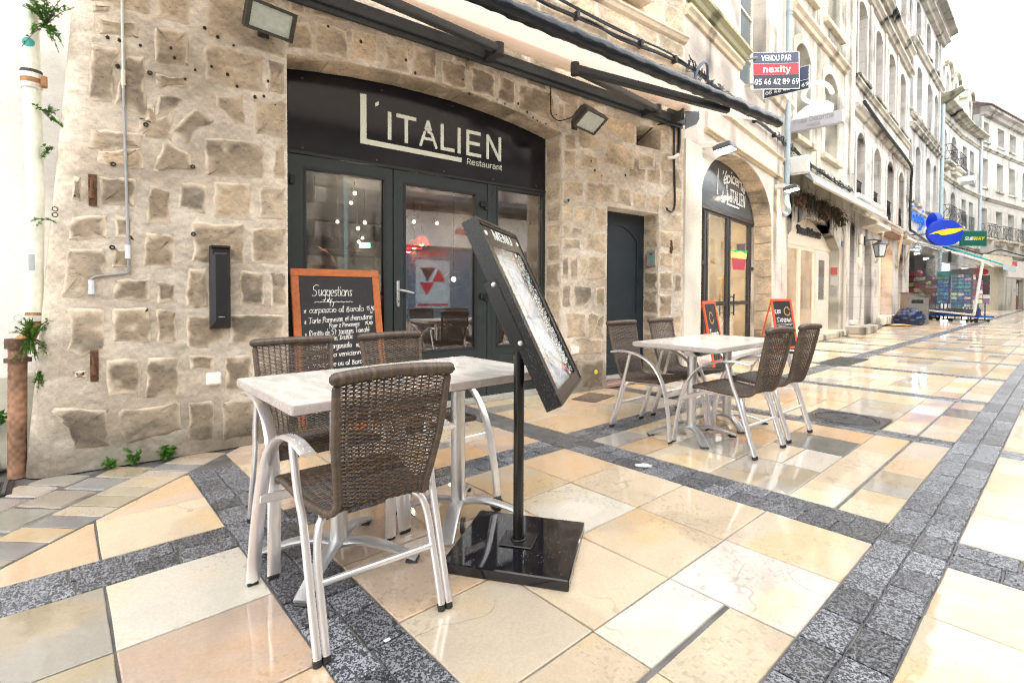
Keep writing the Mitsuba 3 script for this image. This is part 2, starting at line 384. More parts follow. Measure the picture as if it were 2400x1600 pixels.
# the alley's diagonal edge: v = u + 3.155
NOT_ALLEY = Polygon([(-8, -4.9), (-8, -8), (60, -8), (60, 6), (2.6, 6), (2.6, 5.755), (0.6, 3.755), (-8.0, -4.845)])
YS = [(0.60, 0.87), (2.79, 3.10), (4.98, 5.21), (7.20, 7.42), (9.36, 9.60), (11.55, 11.80)]
while YS[-1][0] < 62: YS.append((YS[-1][0] + 2.17, YS[-1][1] + 2.17))
YS = [(-1.6, -1.34)] + YS
XM, XL = (0.345, 0.605), (2.52, 2.775)
strip(-1.3, 60, *XM, 'u', NOT_ALLEY)
for a, b in zip(YS, YS[1:]): strip(a[1], b[0], *XL, 'u', NOT_ALLEY)
for i, y in enumerate(YS):
    strip(*y, XM[1], 3.75 if i == 1 else XL[1], 'v', NOT_ALLEY)
    strip(*y, -3.2, XM[0], 'v', NOT_ALLEY)
TONES = [CREAM] * 6 + [SAND] * 4 + [ORANGE] * 3 + [PINK] + [WHITE] * 2 + [GREY] * 2 + [DARK]
GIVEN = {  # the slabs in front, by cell corner
 (0.87, .605): CREAM, (1.345, .605): CREAM, (1.83, .605): WHITE, (2.315, .605): SAND,
 (0.87, .838): CREAM, (1.345, .838): WHITE,
 (0.87, 1.08): SAND, (1.345, 1.08): CREAM, (1.83, 1.08): CREAM, (2.315, 1.08): CREAM,
 (0.87, 1.56): PINK, (1.345, 1.56): SAND, (1.83, 1.56): WHITE, (2.315, 1.56): CREAM,
 (0.87, 2.04): PINK, (1.345, 2.04): CREAM, (1.83, 2.04): CREAM, (2.315, 2.04): ORANGE,
 (3.10, .605): CREAM, (3.58, .605): CREAM, (3.10, .84): WHITE, (3.10, 1.08): GREY, (3.58, 1.08): ORANGE, (4.07, 1.08): CREAM,
 (3.10, 1.56): CREAM, (3.58, 1.56): CREAM, (4.07, 1.56): ORANGE, (3.10, 2.04): ORANGE, (3.58, 2.04): GREY,
 (0.12, 2.035): WHITE, (-.38, 2.035): OLIVE, (0.12, 1.55): PINK, (-.38, 1.55): OLIVE, (0.12, 2.775): CREAM, (-.38, 2.775): ORANGE, (0.12, 3.25): CREAM,
 (2.37, -.13): SAND, (1.89, -.13): OLIVE, (3.1, -.13): SAND}
def tone(u, v):
    for (a, b), c in GIVEN.items():
        if abs(a - u) < .02 and abs(b - v) < .02: return c
    return PG.choice(TONES)
MAN = sbox(5.10, 1.09, 5.72, 1.72); GR2 = sbox(9.3, 2.42, 10.75, 2.9)
LANE = NOT_ALLEY.difference(MAN).difference(GR2)
def cells(u0, u1, rows, first=False):
    n = max(1, int(round((u1 - u0) / .48)))
    us = np.linspace(u0, u1, n + 1)
    for v0, v1 in rows:
        tall = v1 - v0 > .3
        jig = 0 if (first or u0 < 3) else PG.uniform(-.1, .1)
        for k in range(n):
            a, b = us[k] + (jig if k else 0), us[k + 1] + (jig if k < n - 1 else 0)
            if u0 < 0: pass
            if tall and u0 > 3 and PG.random() < .22:
                w = v0 + (v1 - v0) * .5
                slab(a, b, v0, w, tone(a, v0), LANE); slab(a, b, w, v1, tone(a, w), LANE)
            else:
                slab(a, b, v0, v1, tone(a, v0), LANE)
ROWS = [(1.08, 1.56), (1.56, 2.04), (2.04, 2.52)]
for i, (a, b) in enumerate(zip(YS, YS[1:])):
    u0, u1 = a[1], b[0]
    if i == 0:      # left of the first cross band
        for uu in (-1.34, -.86, -.37, .12):
            w = .49 if uu < 0 else .48
            for v0, v1 in [(.605, 1.08), (1.08, 1.55), (1.55, 2.035), (2.035, 2.52), (2.775, 3.25), (3.25, 3.72)]:
                slab(uu, min(.60, uu + w), v0, v1, tone(round(uu, 2), v0), LANE, gap=.010)
        continue
    if i == 1:
        for uu, w in ((.87, .475), (1.345, .485)):
            slab(uu, uu + w, .605, .833, tone(uu, .605), LANE); slab(uu, uu + w, .847, 1.08, tone(uu, .838), LANE)
        slab(1.83, 2.315, .605, 1.08, WHITE, LANE); slab(2.315, 2.79, .605, 1.08, SAND, LANE)
        cells(u0, u1, ROWS)
    else:
        cells(u0, u1, [(.605, .834), (.846, 1.08)] + ROWS)
    top = [(2.775, 3.25), (3.25, 3.70), (3.70, 4.15), (4.15, 4.62)]
    cells(u0, u1, top if u0 > 3 else top)
# right of the middle band
for i, (a, b) in enumerate(zip(YS, YS[1:])):
    if i == 0: cells(.9 - 2.2, .6, [(-.13, .345), (-.61, -.13)]) ; continue
    cells(a[1], b[0], [(-.13, .345), (-.61, -.13), (-1.09, -.61), (-1.57, -1.09), (-2.05, -1.57), (-2.53, -2.05), (-3.01, -2.53)])
def in_view(m, lim):
    c = m.vertices.mean(0); x, y = c[0], c[1]
    f = x * .6674 + y * .7444; r = x * .7444 - y * .6674
    return f > 0.3 and abs(r) < f * 1.12 + 0.4
def lay(name, items, bsdf, limit):
    seen = sorted([t for t in items if in_view(t[1], 0)], key=lambda t: t[0])
    rest = [t for t in items if not in_view(t[1], 0)]
    for far, m, uv in seen[:limit]:
        add(name, ply(m, bsdf, uv), 'pavement')
    rest += seen[limit:]
    if rest:
        m = cat([t[1] for t in rest])
        uv = np.vstack([np.tile(t[2], (len(t[1].vertices), 1)) for t in rest])
        key = add('far_' + name, ply(m, bsdf, uv), 'pavement', kind='stuff')
lay('slab', slabs, 'm_slab', 295)
lay('sett', setts, 'm_sett', 295)
# the alley: rows of cut setts along the diagonal edge, then old cobbles
alley = []
D1, D2 = np.array([1, 1]) / math.sqrt(2), np.array([-1, 1]) / math.sqrt(2)
org = np.array([0.6, 3.755])
def al(a, b): return org + D1 * a + D2 * b
ACOL = [(.44, .39, .32), (.27, .27, .27), (.52, .48, .42), (.46, .40, .31), (.35, .335, .31)]
for row in range(-1, 9):
    b0, b1 = 0.012 + row * .285 if row >= 0 else 0, 0
    if row < 0: continue
    b1 = b0 + .285
    x = -7.0
    while x < 0.9:
        L = PG.uniform(.115, .15) if row == 0 else PG.uniform(.16, .3)
        j = 0 if row == 0 else PG.uniform(-.02, .02)
        poly = Polygon([al(x, b0 + j), al(x + L, b0 + j), al(x + L + (.0 if row else .0), b1 + j), al(x, b1 + j)])
        c = poly.centroid
        wall_y = 4.16 - .0885 * (c.x - .37)
        if c.y < wall_y and c.x > -4:
            kk = PG.uniform(.85, 1.25)
            m = piece(list(poly.exterior.coords)[:-1], -0.002, .03, .010 if row == 0 else .02, .003 if row == 0 else .008, .07, .004 if row == 0 else .012)
            if m is not None: alley.append((math.hypot(c.x, c.y), m, (pack([t * kk for t in PG.choice(ACOL)]), PG.random())))
        x += L
lay('cobble', alley, 'm_slab', 200)
# ------------------------------------------------------------------ handwriting: single strokes, x-height 1
def arc(cx, cy, rx, ry, a0, a1, n=8):
    return [(cx + rx * math.cos(math.radians(a0 + (a1 - a0) * i / n)), cy + ry * math.sin(math.radians(a0 + (a1 - a0) * i / n))) for i in range(n + 1)]
O_ = arc(.4, .5, .38, .5, 60, 420, 12)
GL = {
 'a': (.9, [arc(.4, .5, .36, .48, 40, 390, 10), [(.76, .95), (.74, .2), (.9, 0)]]),
 'b': (.8, [[(.1, 1.8), (.08, .1)], arc(.38, .45, .32, .45, 170, -170, 10)]),
 'c': (.7, [arc(.42, .5, .38, .5, 50, 310, 8)]),
 'd': (.9, [arc(.4, .45, .34, .45, 30, 380, 10), [(.76, 1.8), (.74, .15), (.88, 0)]]),
 'e': (.75, [[(.08, .5), (.7, .58)] + arc(.4, .5, .34, .5, 15, 310, 9)]),
 'f': (.6, [[(.65, 1.65), (.45, 1.8), (.3, 1.5), (.25, -.1)], [(.02, .95), (.55, .98)]]),
 'g': (.85, [arc(.38, .52, .34, .46, 40, 390, 10), [(.72, .98), (.7, -.4), (.45, -.75), (.12, -.6)]]),
 'h': (.85, [[(.1, 1.8), (.08, 0)], [(.08, .6), (.35, 1.0), (.62, .85), (.66, 0)]]),
 'i': (.4, [[(.15, 1), (.17, .15), (.35, 0)], [(.18, 1.4), (.2, 1.47)]]),
 'j': (.45, [[(.25, 1), (.24, -.5), (.0, -.7)], [(.26, 1.4), (.28, 1.47)]]),
 'l': (.5, [[(.02, .15), (.3, 1.3), (.28, 1.78), (.14, 1.6), (.14, .3), (.38, 0)]]),
 'm': (1.2, [[(.08, 1), (.08, 0)], [(.08, .6), (.3, 1), (.5, .8), (.5, 0)], [(.5, .6), (.75, 1), (.95, .8), (1.0, 0)]]),
 'n': (.85, [[(.08, 1), (.08, 0)], [(.08, .6), (.35, 1), (.6, .85), (.66, 0)]]),
 'o': (.85, [O_]),
 'p': (.85, [[(.1, 1), (.06, -.75)], arc(.42, .5, .34, .48, 165, -165, 10)]),
 'q': (.85, [arc(.38, .5, .34, .48, 40, 390, 10), [(.74, .98), (.72, -.7)]]),
 'r': (.6, [[(.1, 1), (.1, 0)], [(.1, .6), (.3, .95), (.55, .95)]]),
 's': (.65, [[(.6, .85), (.4, 1), (.15, .82), (.3, .52), (.55, .3), (.4, .02), (.08, .1)]]),
 't': (.55, [[(.25, 1.55), (.22, .2), (.45, 0)], [(.0, 1.0), (.52, 1.03)]]),
 'u': (.85, [[(.1, 1), (.1, .3), (.3, 0), (.6, .25), (.65, 1)], [(.65, .4), (.8, 0)]]),
 'v': (.75, [[(.06, 1), (.35, 0), (.68, 1)]]),
 'x': (.7, [[(.05, 1), (.6, 0)], [(.6, 1), (.05, 0)]]),
 'y': (.8, [[(.06, 1), (.3, .1), (.6, .2)], [(.68, 1), (.55, -.4), (.2, -.7)]]),
 'z': (.7, [[(.05, .95), (.6, .95), (.08, .02), (.65, .0)]]),
 'S': (1.2, [[(1.15, 1.75), (.6, 1.8), (.1, 1.45), (.2, 1.05), (.75, .8), (.85, .4), (.5, .02), (.05, .08)]]),
 'T': (1.1, [[(.0, 1.65), (1.1, 1.75)], [(.55, 1.7), (.5, 0)]]),
 'P': (.95, [[(.2, 1.6), (.12, 0)], [(.0, 1.5), (.5, 1.75), (.85, 1.4), (.6, .9), (.15, .85)]]),
 'R': (1.0, [[(.2, 1.6), (.12, 0)], [(.0, 1.5), (.5, 1.75), (.85, 1.4), (.55, .95), (.15, .85), (.9, 0)]]),
 'B': (.9, [[(.15, 1.4), (.1, 0)], [(.1, 1.4), (.6, 1.35), (.55, .85), (.15, .75), (.75, .6), (.65, .05), (.0, .0)]]),
 'J': (.9, [[(.3, 1.2), (.8, 1.25)], [(.6, 1.2), (.5, -.3), (.1, -.45)]]),
 'F': (.9, [[(.2, 1.5), (.15, 0)], [(.15, 1.5), (.85, 1.55)], [(.15, .8), (.7, .85)]]),
 'L': (1.1, [[(.1, 2.4), (.05, 1.2), (.02, .2), (.1, -.5), (.22, -.6)]]),
 'D': (.9, [[(.15, 1.5), (.1, 0)], [(.0, 1.5), (.7, 1.2), (.75, .4), (.05, .0)]]),
 'A': (.9, [[(.0, 0), (.45, 1.5), (.85, 0)], [(.15, .55), (.7, .55)]]),
 'N': (.95, [[(.08, 0), (.1, 1.5), (.8, 0), (.85, 1.5)]]),
 'W': (1.2, [[(.02, 1.5), (.3, 0), (.55, 1.1), (.8, 0), (1.1, 1.5)]]),
 'I': (.35, [[(.15, 1.5), (.12, 0)]]),
 '0': (.7, [arc(.32, .6, .28, .6, 90, 450, 10)]), '1': (.5, [[(.05, .8), (.35, 1.2), (.3, 0)]]),
 '2': (.75, [[(.08, .95), (.35, 1.25), (.6, .95), (.08, .02), (.7, .05)]]), '5': (.75, [[(.65, 1.2), (.2, 1.2), (.15, .7), (.55, .65), (.5, .1), (.08, .05)]]),
 '7': (.7, [[(.05, 1.15), (.6, 1.2), (.25, 0)]]), '8': (.75, [arc(.35, .9, .24, .28, -90, 270, 9), arc(.35, .3, .3, .32, 90, 450, 9)]),
 '9': (.7, [arc(.33, .85, .27, .32, 0, 360, 9), [(.6, .9), (.45, 0)]]),
 ',': (.35, [[(.15, .1), (.05, -.25)]]), "'": (.3, [[(.15, 1.75), (.1, 1.45)]]), '*': (.8, [[(.1, .1), (.6, .8)], [(.1, .8), (.6, .1)], [(.35, 0), (.35, .9)]]),
 ' ': (.55, []), '\u00e9': (.75, [[(.08, .5), (.7, .58)] + arc(.4, .5, .34, .5, 15, 310, 9), [(.35, 1.25), (.6, 1.6)]]),
 '\u00e0': (.9, [arc(.4, .5, .36, .48, 40, 390, 10), [(.76, .95), (.74, .2), (.9, 0)], [(.3, 1.55), (.55, 1.25)]]),
}
def script(s, h, width=None, slant=.12, rise=0.0):
    """The strokes of a handwritten line, x-height h, from (0, 0)."""
    x, out = 0.0, []
    for c in s:
        a, ls = GL[c]
        out += [[(x + p + slant * q, q) for p, q in l] for l in ls]
        x += a * 1.02
    k = (width / (x * h)) if width else 1.0
    return [[(p * h * k, q * h + rise * p * h * k) for p, q in l] for l in out]
def shift(ls, x, y): return [[(a + x, b + y) for a, b in l] for l in ls]
# the big stones of the restaurant wall: tone, then (s, z) in millimetres
STONES = [
 (35,[422,3273,961,3349,959,2950,419,2961]),
 (45,[415,2928,806,2922,800,2653,409,2645]),
 (30,[828,2918,959,2920,958,2667,818,2658]),
 (35,[471,2571,667,2617,682,2396,615,2355,478,2491]),
 (40,[726,2598,957,2632,956,2339,733,2331]),
 (35,[406,2255,811,2278,809,2000,419,1983]),
 (25,[865,2278,960,2300,959,2005,858,1997]),
 (50,[132,2950,320,2975,326,2721,115,2682]),
 (60,[122,2624,333,2653,340,2584,128,2532]),
 (20,[142,2501,294,2511,205,2369,105,2297]),
 (40,[256,2336,365,2448,497,2372,376,2316,306,2188,204,2239]),
 (40,[182,2187,328,2125,343,2016,109,1947,117,2051]),
 (30,[-207,2738,-53,2751,-88,2553,-97,2362,-223,2358]),
 (40,[-28,2701,81,2740,77,2304,-97,2362]),
 (45,[-219,2190,62,2216,48,2112,-227,2056]),
 (50,[-187,2905,49,2940,54,2825,-181,2802]),
 (15,[-352,2203,-280,2218,-270,2029,-354,2014]),
 (40,[-272,2964,-84,3012,-97,2951,-273,2893]),
 (10,[249,1930,434,1919,425,1701,250,1719]),
 (85,[458,1954,718,1966,707,1680,456,1685]),
 (15,[765,1953,954,1967,952,1702,751,1703]),
 (55,[325,1646,677,1658,671,1360,326,1361]),
 (60,[707,1642,952,1662,951,1366,701,1357]),
 (15,[625,1316,797,1312,804,1041,627,1043]),
 (20,[841,1318,950,1316,954,1029,830,1031]),
 (60,[299,1324,430,1328,428,1027,286,1030]),
 (20,[556,983,953,984,957,760,554,768]),
 (50,[289,994,427,991,538,830,425,744,287,753]),
 (30,[-178,1896,25,1908,10,1703,-180,1708]),
 (25,[-356,1886,-259,1892,-261,1703,-381,1698]),
 (55,[91,1882,215,1855,205,1601,71,1599]),
 (40,[-376,1624,-130,1652,-125,1492,-294,1472,-384,1490]),
 (50,[-104,1650,9,1653,8,1483,-105,1493]),
 (55,[56,1563,234,1551,232,1313,40,1307]),
 (15,[-396,1426,-145,1441,-146,1276,-268,1103,-412,1112]),
 (55,[-106,1443,-6,1445,-1,1314,-114,1302]),
 (40,[-108,1236,95,1240,101,1084,-116,1094]),
 (40,[123,1240,231,1216,230,1075,122,1067]),
 (20,[-335,1056,-155,1045,-151,780,-272,739,-338,768]),
 (45,[-116,1053,86,1050,91,799,-119,820]),
 (40,[114,1041,237,1030,235,791,126,797]),
 (45,[-152,724,34,702,32,449,-155,471]),
 (35,[62,713,257,698,250,414,53,429]),
 (40,[-322,656,-242,657,-242,588,-310,594]),
 (20,[-454,432,-136,394,-126,132,-315,150,-373,345]),
 (20,[-90,371,254,386,260,179,-46,143,-92,236]),
 (30,[291,382,462,369,460,73,293,93]),
 (25,[502,355,712,367,719,57,508,69]),
 (50,[294,714,473,701,464,582,301,596]),
 (45,[521,689,705,685,703,397,527,408]),
 (30,[970,3255,1143,3299,1164,3077,965,3042]),
 (40,[1182,3323,1444,3319,1449,3082,1172,3051]),
 (75,[1468,3344,1695,3366,1714,3130,1464,3094]),
 (50,[1747,3307,1985,3339,1992,3090,1760,3099]),
 (45,[2024,3374,2269,3402,2274,3069,2010,3075]),
 (60,[2315,3341,2589,3348,2593,3113,2310,3072]),
 (25,[2638,3348,2930,3364,2931,3108,2645,3098]),
 (55,[2966,3359,3187,3357,3188,3093,2960,3100]),
 (60,[3219,3347,3680,3345,3811,2976,3415,3059,3217,3077]),
 (50,[976,3456,1110,3481,1110,3334,973,3311]),
 (55,[1132,3478,1568,3545,1567,3393,1126,3339]),
 (60,[1589,3540,1916,3509,1902,3365,1601,3392]),
 (60,[2128,3551,2277,3550,2269,3455,2128,3446]),
 (65,[2295,3549,2475,3564,2492,3418,2295,3409]),
 (20,[2511,3533,2658,3535,2658,3402,2519,3398]),
 (40,[2716,3524,2942,3516,2925,3396,2717,3383]),
 (65,[2987,3522,3199,3528,3575,3452,2987,3398]),
 (60,[3616,3501,4109,3480,4088,3212,3690,3347]),
 (30,[760,3112,948,3148,958,3035,759,3015]),
 (70,[3873,3359,4370,3374,4373,3103,3876,3053]),
 (65,[3842,2412,4186,2434,4187,2271,3850,2219]),
 (60,[4210,2435,4744,2506,4727,2268,4213,2211]),
 (70,[4762,2482,5008,2448,5025,2239,4755,2260]),
 (75,[5049,2443,5328,2429,5309,2248,5060,2239]),
 (80,[4241,2605,4531,2623,4532,2483,4242,2457]),
 (70,[3838,2169,3981,2173,3982,1964,3839,1951]),
 (65,[4005,2148,4331,2170,4333,1984,4006,1956]),
 (60,[4357,2186,4592,2198,4595,1978,4389,1877]),
 (55,[3820,1935,3949,1936,3947,1801,3821,1794]),
 (25,[3969,1911,4191,1906,4191,1833,3962,1826]),
 (20,[3841,1779,4139,1787,4140,1666,3841,1650]),
 (60,[4234,1869,4577,1882,4564,1624,4221,1671]),
 (15,[3814,1595,3952,1592,3951,1310,3808,1308]),
 (50,[3965,1590,4088,1586,4108,1301,3985,1299]),
 (55,[4123,1585,4251,1578,4248,1441,4129,1314]),
 (70,[4272,1605,4564,1606,4568,1309,4221,1316]),
 (10,[3808,1266,3992,1257,3991,988,3810,991]),
 (10,[4029,1255,4322,1233,4342,1097,4220,985,4032,988]),
 (65,[4385,1210,4565,1236,4558,994,4387,996]),
 (50,[3910,948,4235,916,4238,640,3932,643]),
 (55,[4260,926,4549,907,4543,599,4263,613]),
 (75,[5591,2001,5885,1994,5889,1763,5595,1773]),
 (70,[5596,1712,5890,1725,5886,1511,5587,1516]),
 (65,[5588,1452,5894,1458,5892,1185,5581,1197]),
 (50,[5581,1148,5880,1146,5861,843,5563,836]),
 (70,[5354,2442,5615,2438,5572,2217,5335,2251]),
 (75,[5626,2425,5884,2675,5889,2381,5606,2221]),
 (45,[3959,755,4519,730,4523,416,4133,444]),
 (35,[4148,392,4537,360,4527,16,4175,54]),
 (40,[3787,422,4113,390,4135,144,3985,28]),
 (70,[3824,3515,4093,3484,4076,3382,3825,3371]),
 (75,[4119,3478,4601,3465,4583,3383,4288,3330,4128,3394]),
 (95,[4650,3437,4978,3443,4979,3369,4660,3367]),
 (70,[4527,3306,5084,3289,5098,3032,4902,3011,4491,3118]),
 (75,[4568,2990,4882,2981,5069,2877,5039,2709,4477,2703]),
 (70,[4062,3021,4290,3034,4456,2982,4402,2819,4098,2830]),
 (70,[3861,2945,4046,2956,4064,2787,3879,2767]),
 (75,[5560,3022,5889,3063,5893,2843,5632,2804]),
 (70,[5163,2941,5492,2940,5495,2784,5166,2735]),
 (70,[4116,2771,4421,2771,4441,2620,4118,2609]),
]
# ------------------------------------------------------------------ the restaurant's house
SR = random.Random(3)
ANTH = (0.030, 0.040, 0.044)
SX0, SX1 = 0.965, 3.84
def arch_line(x0, x1, z0, z1, top, n=18):
    t = np.linspace(0, 1, n + 1)
    return [(x0 + (x1 - x0) * a, z0 + (z1 - z0) * a + (top - (z0 + z1) / 2) * 4 * a * (1 - a)) for a in t]
SHOP = Polygon([(SX0, -.01)] + arch_line(SX0, SX1, 2.99, 2.935, 3.095) + [(SX1, -.01)])
DOOR = sbox(4.585, -.01, 5.575, 2.205)
VENT = Polygon([(5.11, 3.03), (5.60, 3.05), (5.60, 3.33), (5.11, 3.31)])
def left_edge(z): return -.555 + .0855 * z
wallp = Polygon([(left_edge(0) + .12, 0.0), (6.12, 0.0), (6.12, 8.5), (left_edge(4) + .12, 8.5), (left_edge(4) + .12, 4)])
opens = unary_union([SHOP, DOOR, VENT])
house = thing('restaurant_house', 'old rubble stone house with the dark glazed restaurant front and arched black fascia', 'building')
wm = ext(wallp.difference(opens), 0.40)
# the rounded, battered left corner
prof = []
for z in np.linspace(0, 8.5, 40):
    e = left_edge(min(z, 4.0))
    prof.append([(e + .12 - .12 * math.sin(a), .12 - .12 * math.cos(a), z) for a in np.linspace(0, math.pi / 2, 6)] + [(e, .5, z)])
P_ = np.array(prof); k1, k2 = P_.shape[:2]
i, j = np.meshgrid(np.arange(k1 - 1), np.arange(k2 - 1), indexing='ij')
q = np.stack([i * k2 + j, i * k2 + j + 1, (i + 1) * k2 + j + 1, (i + 1) * k2 + j], -1).reshape(-1, 4)
corner = trimesh.Trimesh(P_.reshape(-1, 3), np.vstack([q[:, [0, 1, 2]], q[:, [0, 2, 3]]]), process=False)
wall = add('wall', ply(FR.put(cat([wm, presplit(corner, 50)])), 'm_mortar', smooth=35), house)
def stone(ring, off=0.0, proud=.007, rough=.004, r=SR):
    """One stone: uneven outline, worn edge and a lumpy face; ring in (s, z)."""
    g = Polygon(ring)
    if not Polygon(ring).exterior.is_ccw: ring = ring[::-1]
    p = noisy_ring(ring, .07, .010, r); c = p.mean(0); k = len(p)
    size = math.sqrt(abs(g.area))
    rows = [(1.0, .01), (1 - .012 / size, -.3 * proud), (1 - .05 / size, -proud), (.55, -proud)]
    v = []
    for sc, o in rows:
        for x in c + (p - c) * sc: v.append((x[0], off + o + (r.uniform(-rough, rough) if sc < .99 else 0), x[1]))
    v.append((c[0], off - proud + r.uniform(-rough, rough), c[1]))
    f = []
    for l in range(3):
        for a in range(k):
            b = (a + 1) % k
            f += [(l * k + a, l * k + b, (l + 1) * k + b), (l * k + a, (l + 1) * k + b, (l + 1) * k + a)]
    f += [(3 * k + a, 3 * k + (a + 1) % k, 4 * k) for a in range(k)]
    m = trimesh.Trimesh(np.array(v), np.array(f), process=False)
    m.metadata['edge'] = np.concatenate([np.zeros(k), np.full(k, .22), np.full(k, .7), np.full(k, 1.0), [1.0]])
    return m
def stone_ply(F, m, tone):
    """The stone's shape, its tone and how far each vertex lies from the mortar."""
    e = m.metadata['edge']; w = F.put(m); w.metadata.clear()
    w.vertices = np.asarray(w.vertices)
    g = trimesh.Trimesh(np.asarray(w.vertices), np.asarray(w.faces), process=False)
    return mikit.ply(g, 'm_stone', smooth=True, uv=np.stack([np.full(len(e), math.floor(64 * tone) + .5), e], 1))
taken = opens.buffer(.012).union(Polygon([(-3, -1), (left_edge(0) + .10, -1), (left_edge(0) + .10, 0), (left_edge(4) + .10, 4), (left_edge(4) + .10, 9), (-3, 9)]))
for t, pts in STONES:
    g = Polygon(np.array(pts).reshape(-1, 2) / 1000.0).buffer(0).difference(taken)
    if g.geom_type != 'Polygon': g = max(g.geoms, key=lambda x: x.area)
    if g.area < .004: continue
    g = g.simplify(.004).buffer(-.012, join_style=1, quad_segs=2).buffer(.010, join_style=1, quad_segs=2)
    if g.is_empty or g.geom_type != 'Polygon': continue
    taken = taken.union(g.buffer(.008))
    m = stone(list(g.exterior.coords)[:-1], proud=SR.uniform(.003, .010), rough=.004)
    add('stone', stone_ply(FR, m, t / 100), wall)
def fill_courses(x0, x1, z0, z1, hs, ls, tones, gap, keep=.55, proud=.004):
    global taken
    z = z0
    while z < z1 - .05:
        h = min(SR.uniform(*hs), z1 - z)
        x = x0 + SR.uniform(-.3, 0)
        while x < x1:
            L = SR.uniform(*ls)
            g = sbox(max(x, x0), z, min(x + L, x1), z + h).buffer(-gap / 2, join_style=2)
            a0 = g.area
            g = g.difference(taken)
            if g.geom_type == 'MultiPolygon': g = max(g.geoms, key=lambda q: q.area)
            if not g.is_empty and g.geom_type == 'Polygon' and g.area > keep * max(a0, 1e-6) and g.area > .012 and not g.interiors:
                g = g.simplify(.006).buffer(-.006, join_style=1, quad_segs=2).buffer(.006, join_style=1, quad_segs=2)
                if g.geom_type == 'Polygon' and not g.is_empty:
                    m = stone(list(g.exterior.coords)[:-1], proud=proud * SR.uniform(.5, 1.4), rough=.0025)
                    add('stone', stone_ply(FR, m, SR.uniform(*tones)), wall)
            x += L
        z += h
fill_courses(-.34, .95, .03, 3.42, (.20, .32), (.20, .40), (.25, .8), .035, keep=.60)
fill_courses(.7, 3.9, 3.05, 3.45, (.16, .22), (.2, .4), (.4, .8), .02, keep=.4)
fill_courses(3.86, 6.10, .02, 3.45, (.24, .34), (.28, .52), (.45, .8), .022)
fill_courses(.62, 6.10, 3.42, 4.56, (.28, .36), (.45, .9), (.6, .95), .010, keep=.45)
fill_courses(.4, 6.10, 4.68, 6.2, (.30, .36), (.5, .95), (.6, .95), .009)
# reveals of the shop arch and of the blue door: squared stones
def reveal(s, z0, z1, depth, name, tones):
    z = z0
    while z < z1 - .08:
        h = min(SR.uniform(.2, .36), z1 - z)
        if z1 - z - h < .1: h = z1 - z
        m = stone([(0.01, z + .008), (depth - .01, z + .008), (depth - .01, z + h - .008), (0.01, z + h - .008)], proud=.006, rough=.003)
        v = np.array(m.vertices); m = trimesh.Trimesh(np.stack([s + v[:, 1], v[:, 0], v[:, 2]], 1), np.asarray(m.faces)[:, ::-1], process=False, metadata=dict(edge=m.metadata['edge']))
        add(name, stone_ply(FR, m, SR.uniform(*tones)), wall)
        z += h
reveal(SX1, .03, 2.92, .27, 'reveal_stone', (.55, .8))
reveal(5.575, .12, 2.19, .25, 'reveal_stone', (.5, .75))
av = arch_line(SX0, SX1, 2.99, 2.935, 3.095, 9)
for (xa, za), (xb, zb) in zip(av, av[1:]):
    d = .008; dx = .006
    v = np.array([(xa + dx, .012, za - d), (xb - dx, .012, zb - d), (xb - dx, .265, zb - d), (xa + dx, .265, za - d), (xa + dx, -.004, za + .004), (xb - dx, -.004, zb + .004), (xb - dx, .27, zb + .01), (xa + dx, .27, za + .01)])
    v[:, 2] += np.array([SR.uniform(-.003, .003) for _ in range(8)])
    f = [(0, 2, 1), (0, 3, 2), (0, 1, 5), (0, 5, 4), (1, 2, 6), (1, 6, 5), (3, 0, 4), (3, 4, 7)]
    add('soffit_stone', ply(FR.put(trimesh.Trimesh(v, np.array(f), process=False)), 'm_stone', (math.floor(64 * SR.uniform(.4, .75)) + .5, 1.0)), wall)
# string course and window ledge above the awning
sc = sweep([(-.2, 0, 4.60), (6.1, 0, 4.60)], [(-.02, -.04), (.05, -.02), (.07, .02), (.09, .03), (.09, .055), (-.02, .055)])
add('string_course', facade(FR.put(sc), (.66, .58, .46), 0, .9), house)
add('ledge', facade(FR.put(rbox(.5, 5.2, -.16, .02, 4.76, 4.86, .02)), (.60, .53, .41), 0, .9), house)
vh = box(5.10, 5.68, .38, .42, 2.99, 3.42)
add('vent_back', paint(FR.put(vh), (.02, .018, .016), .9), house)

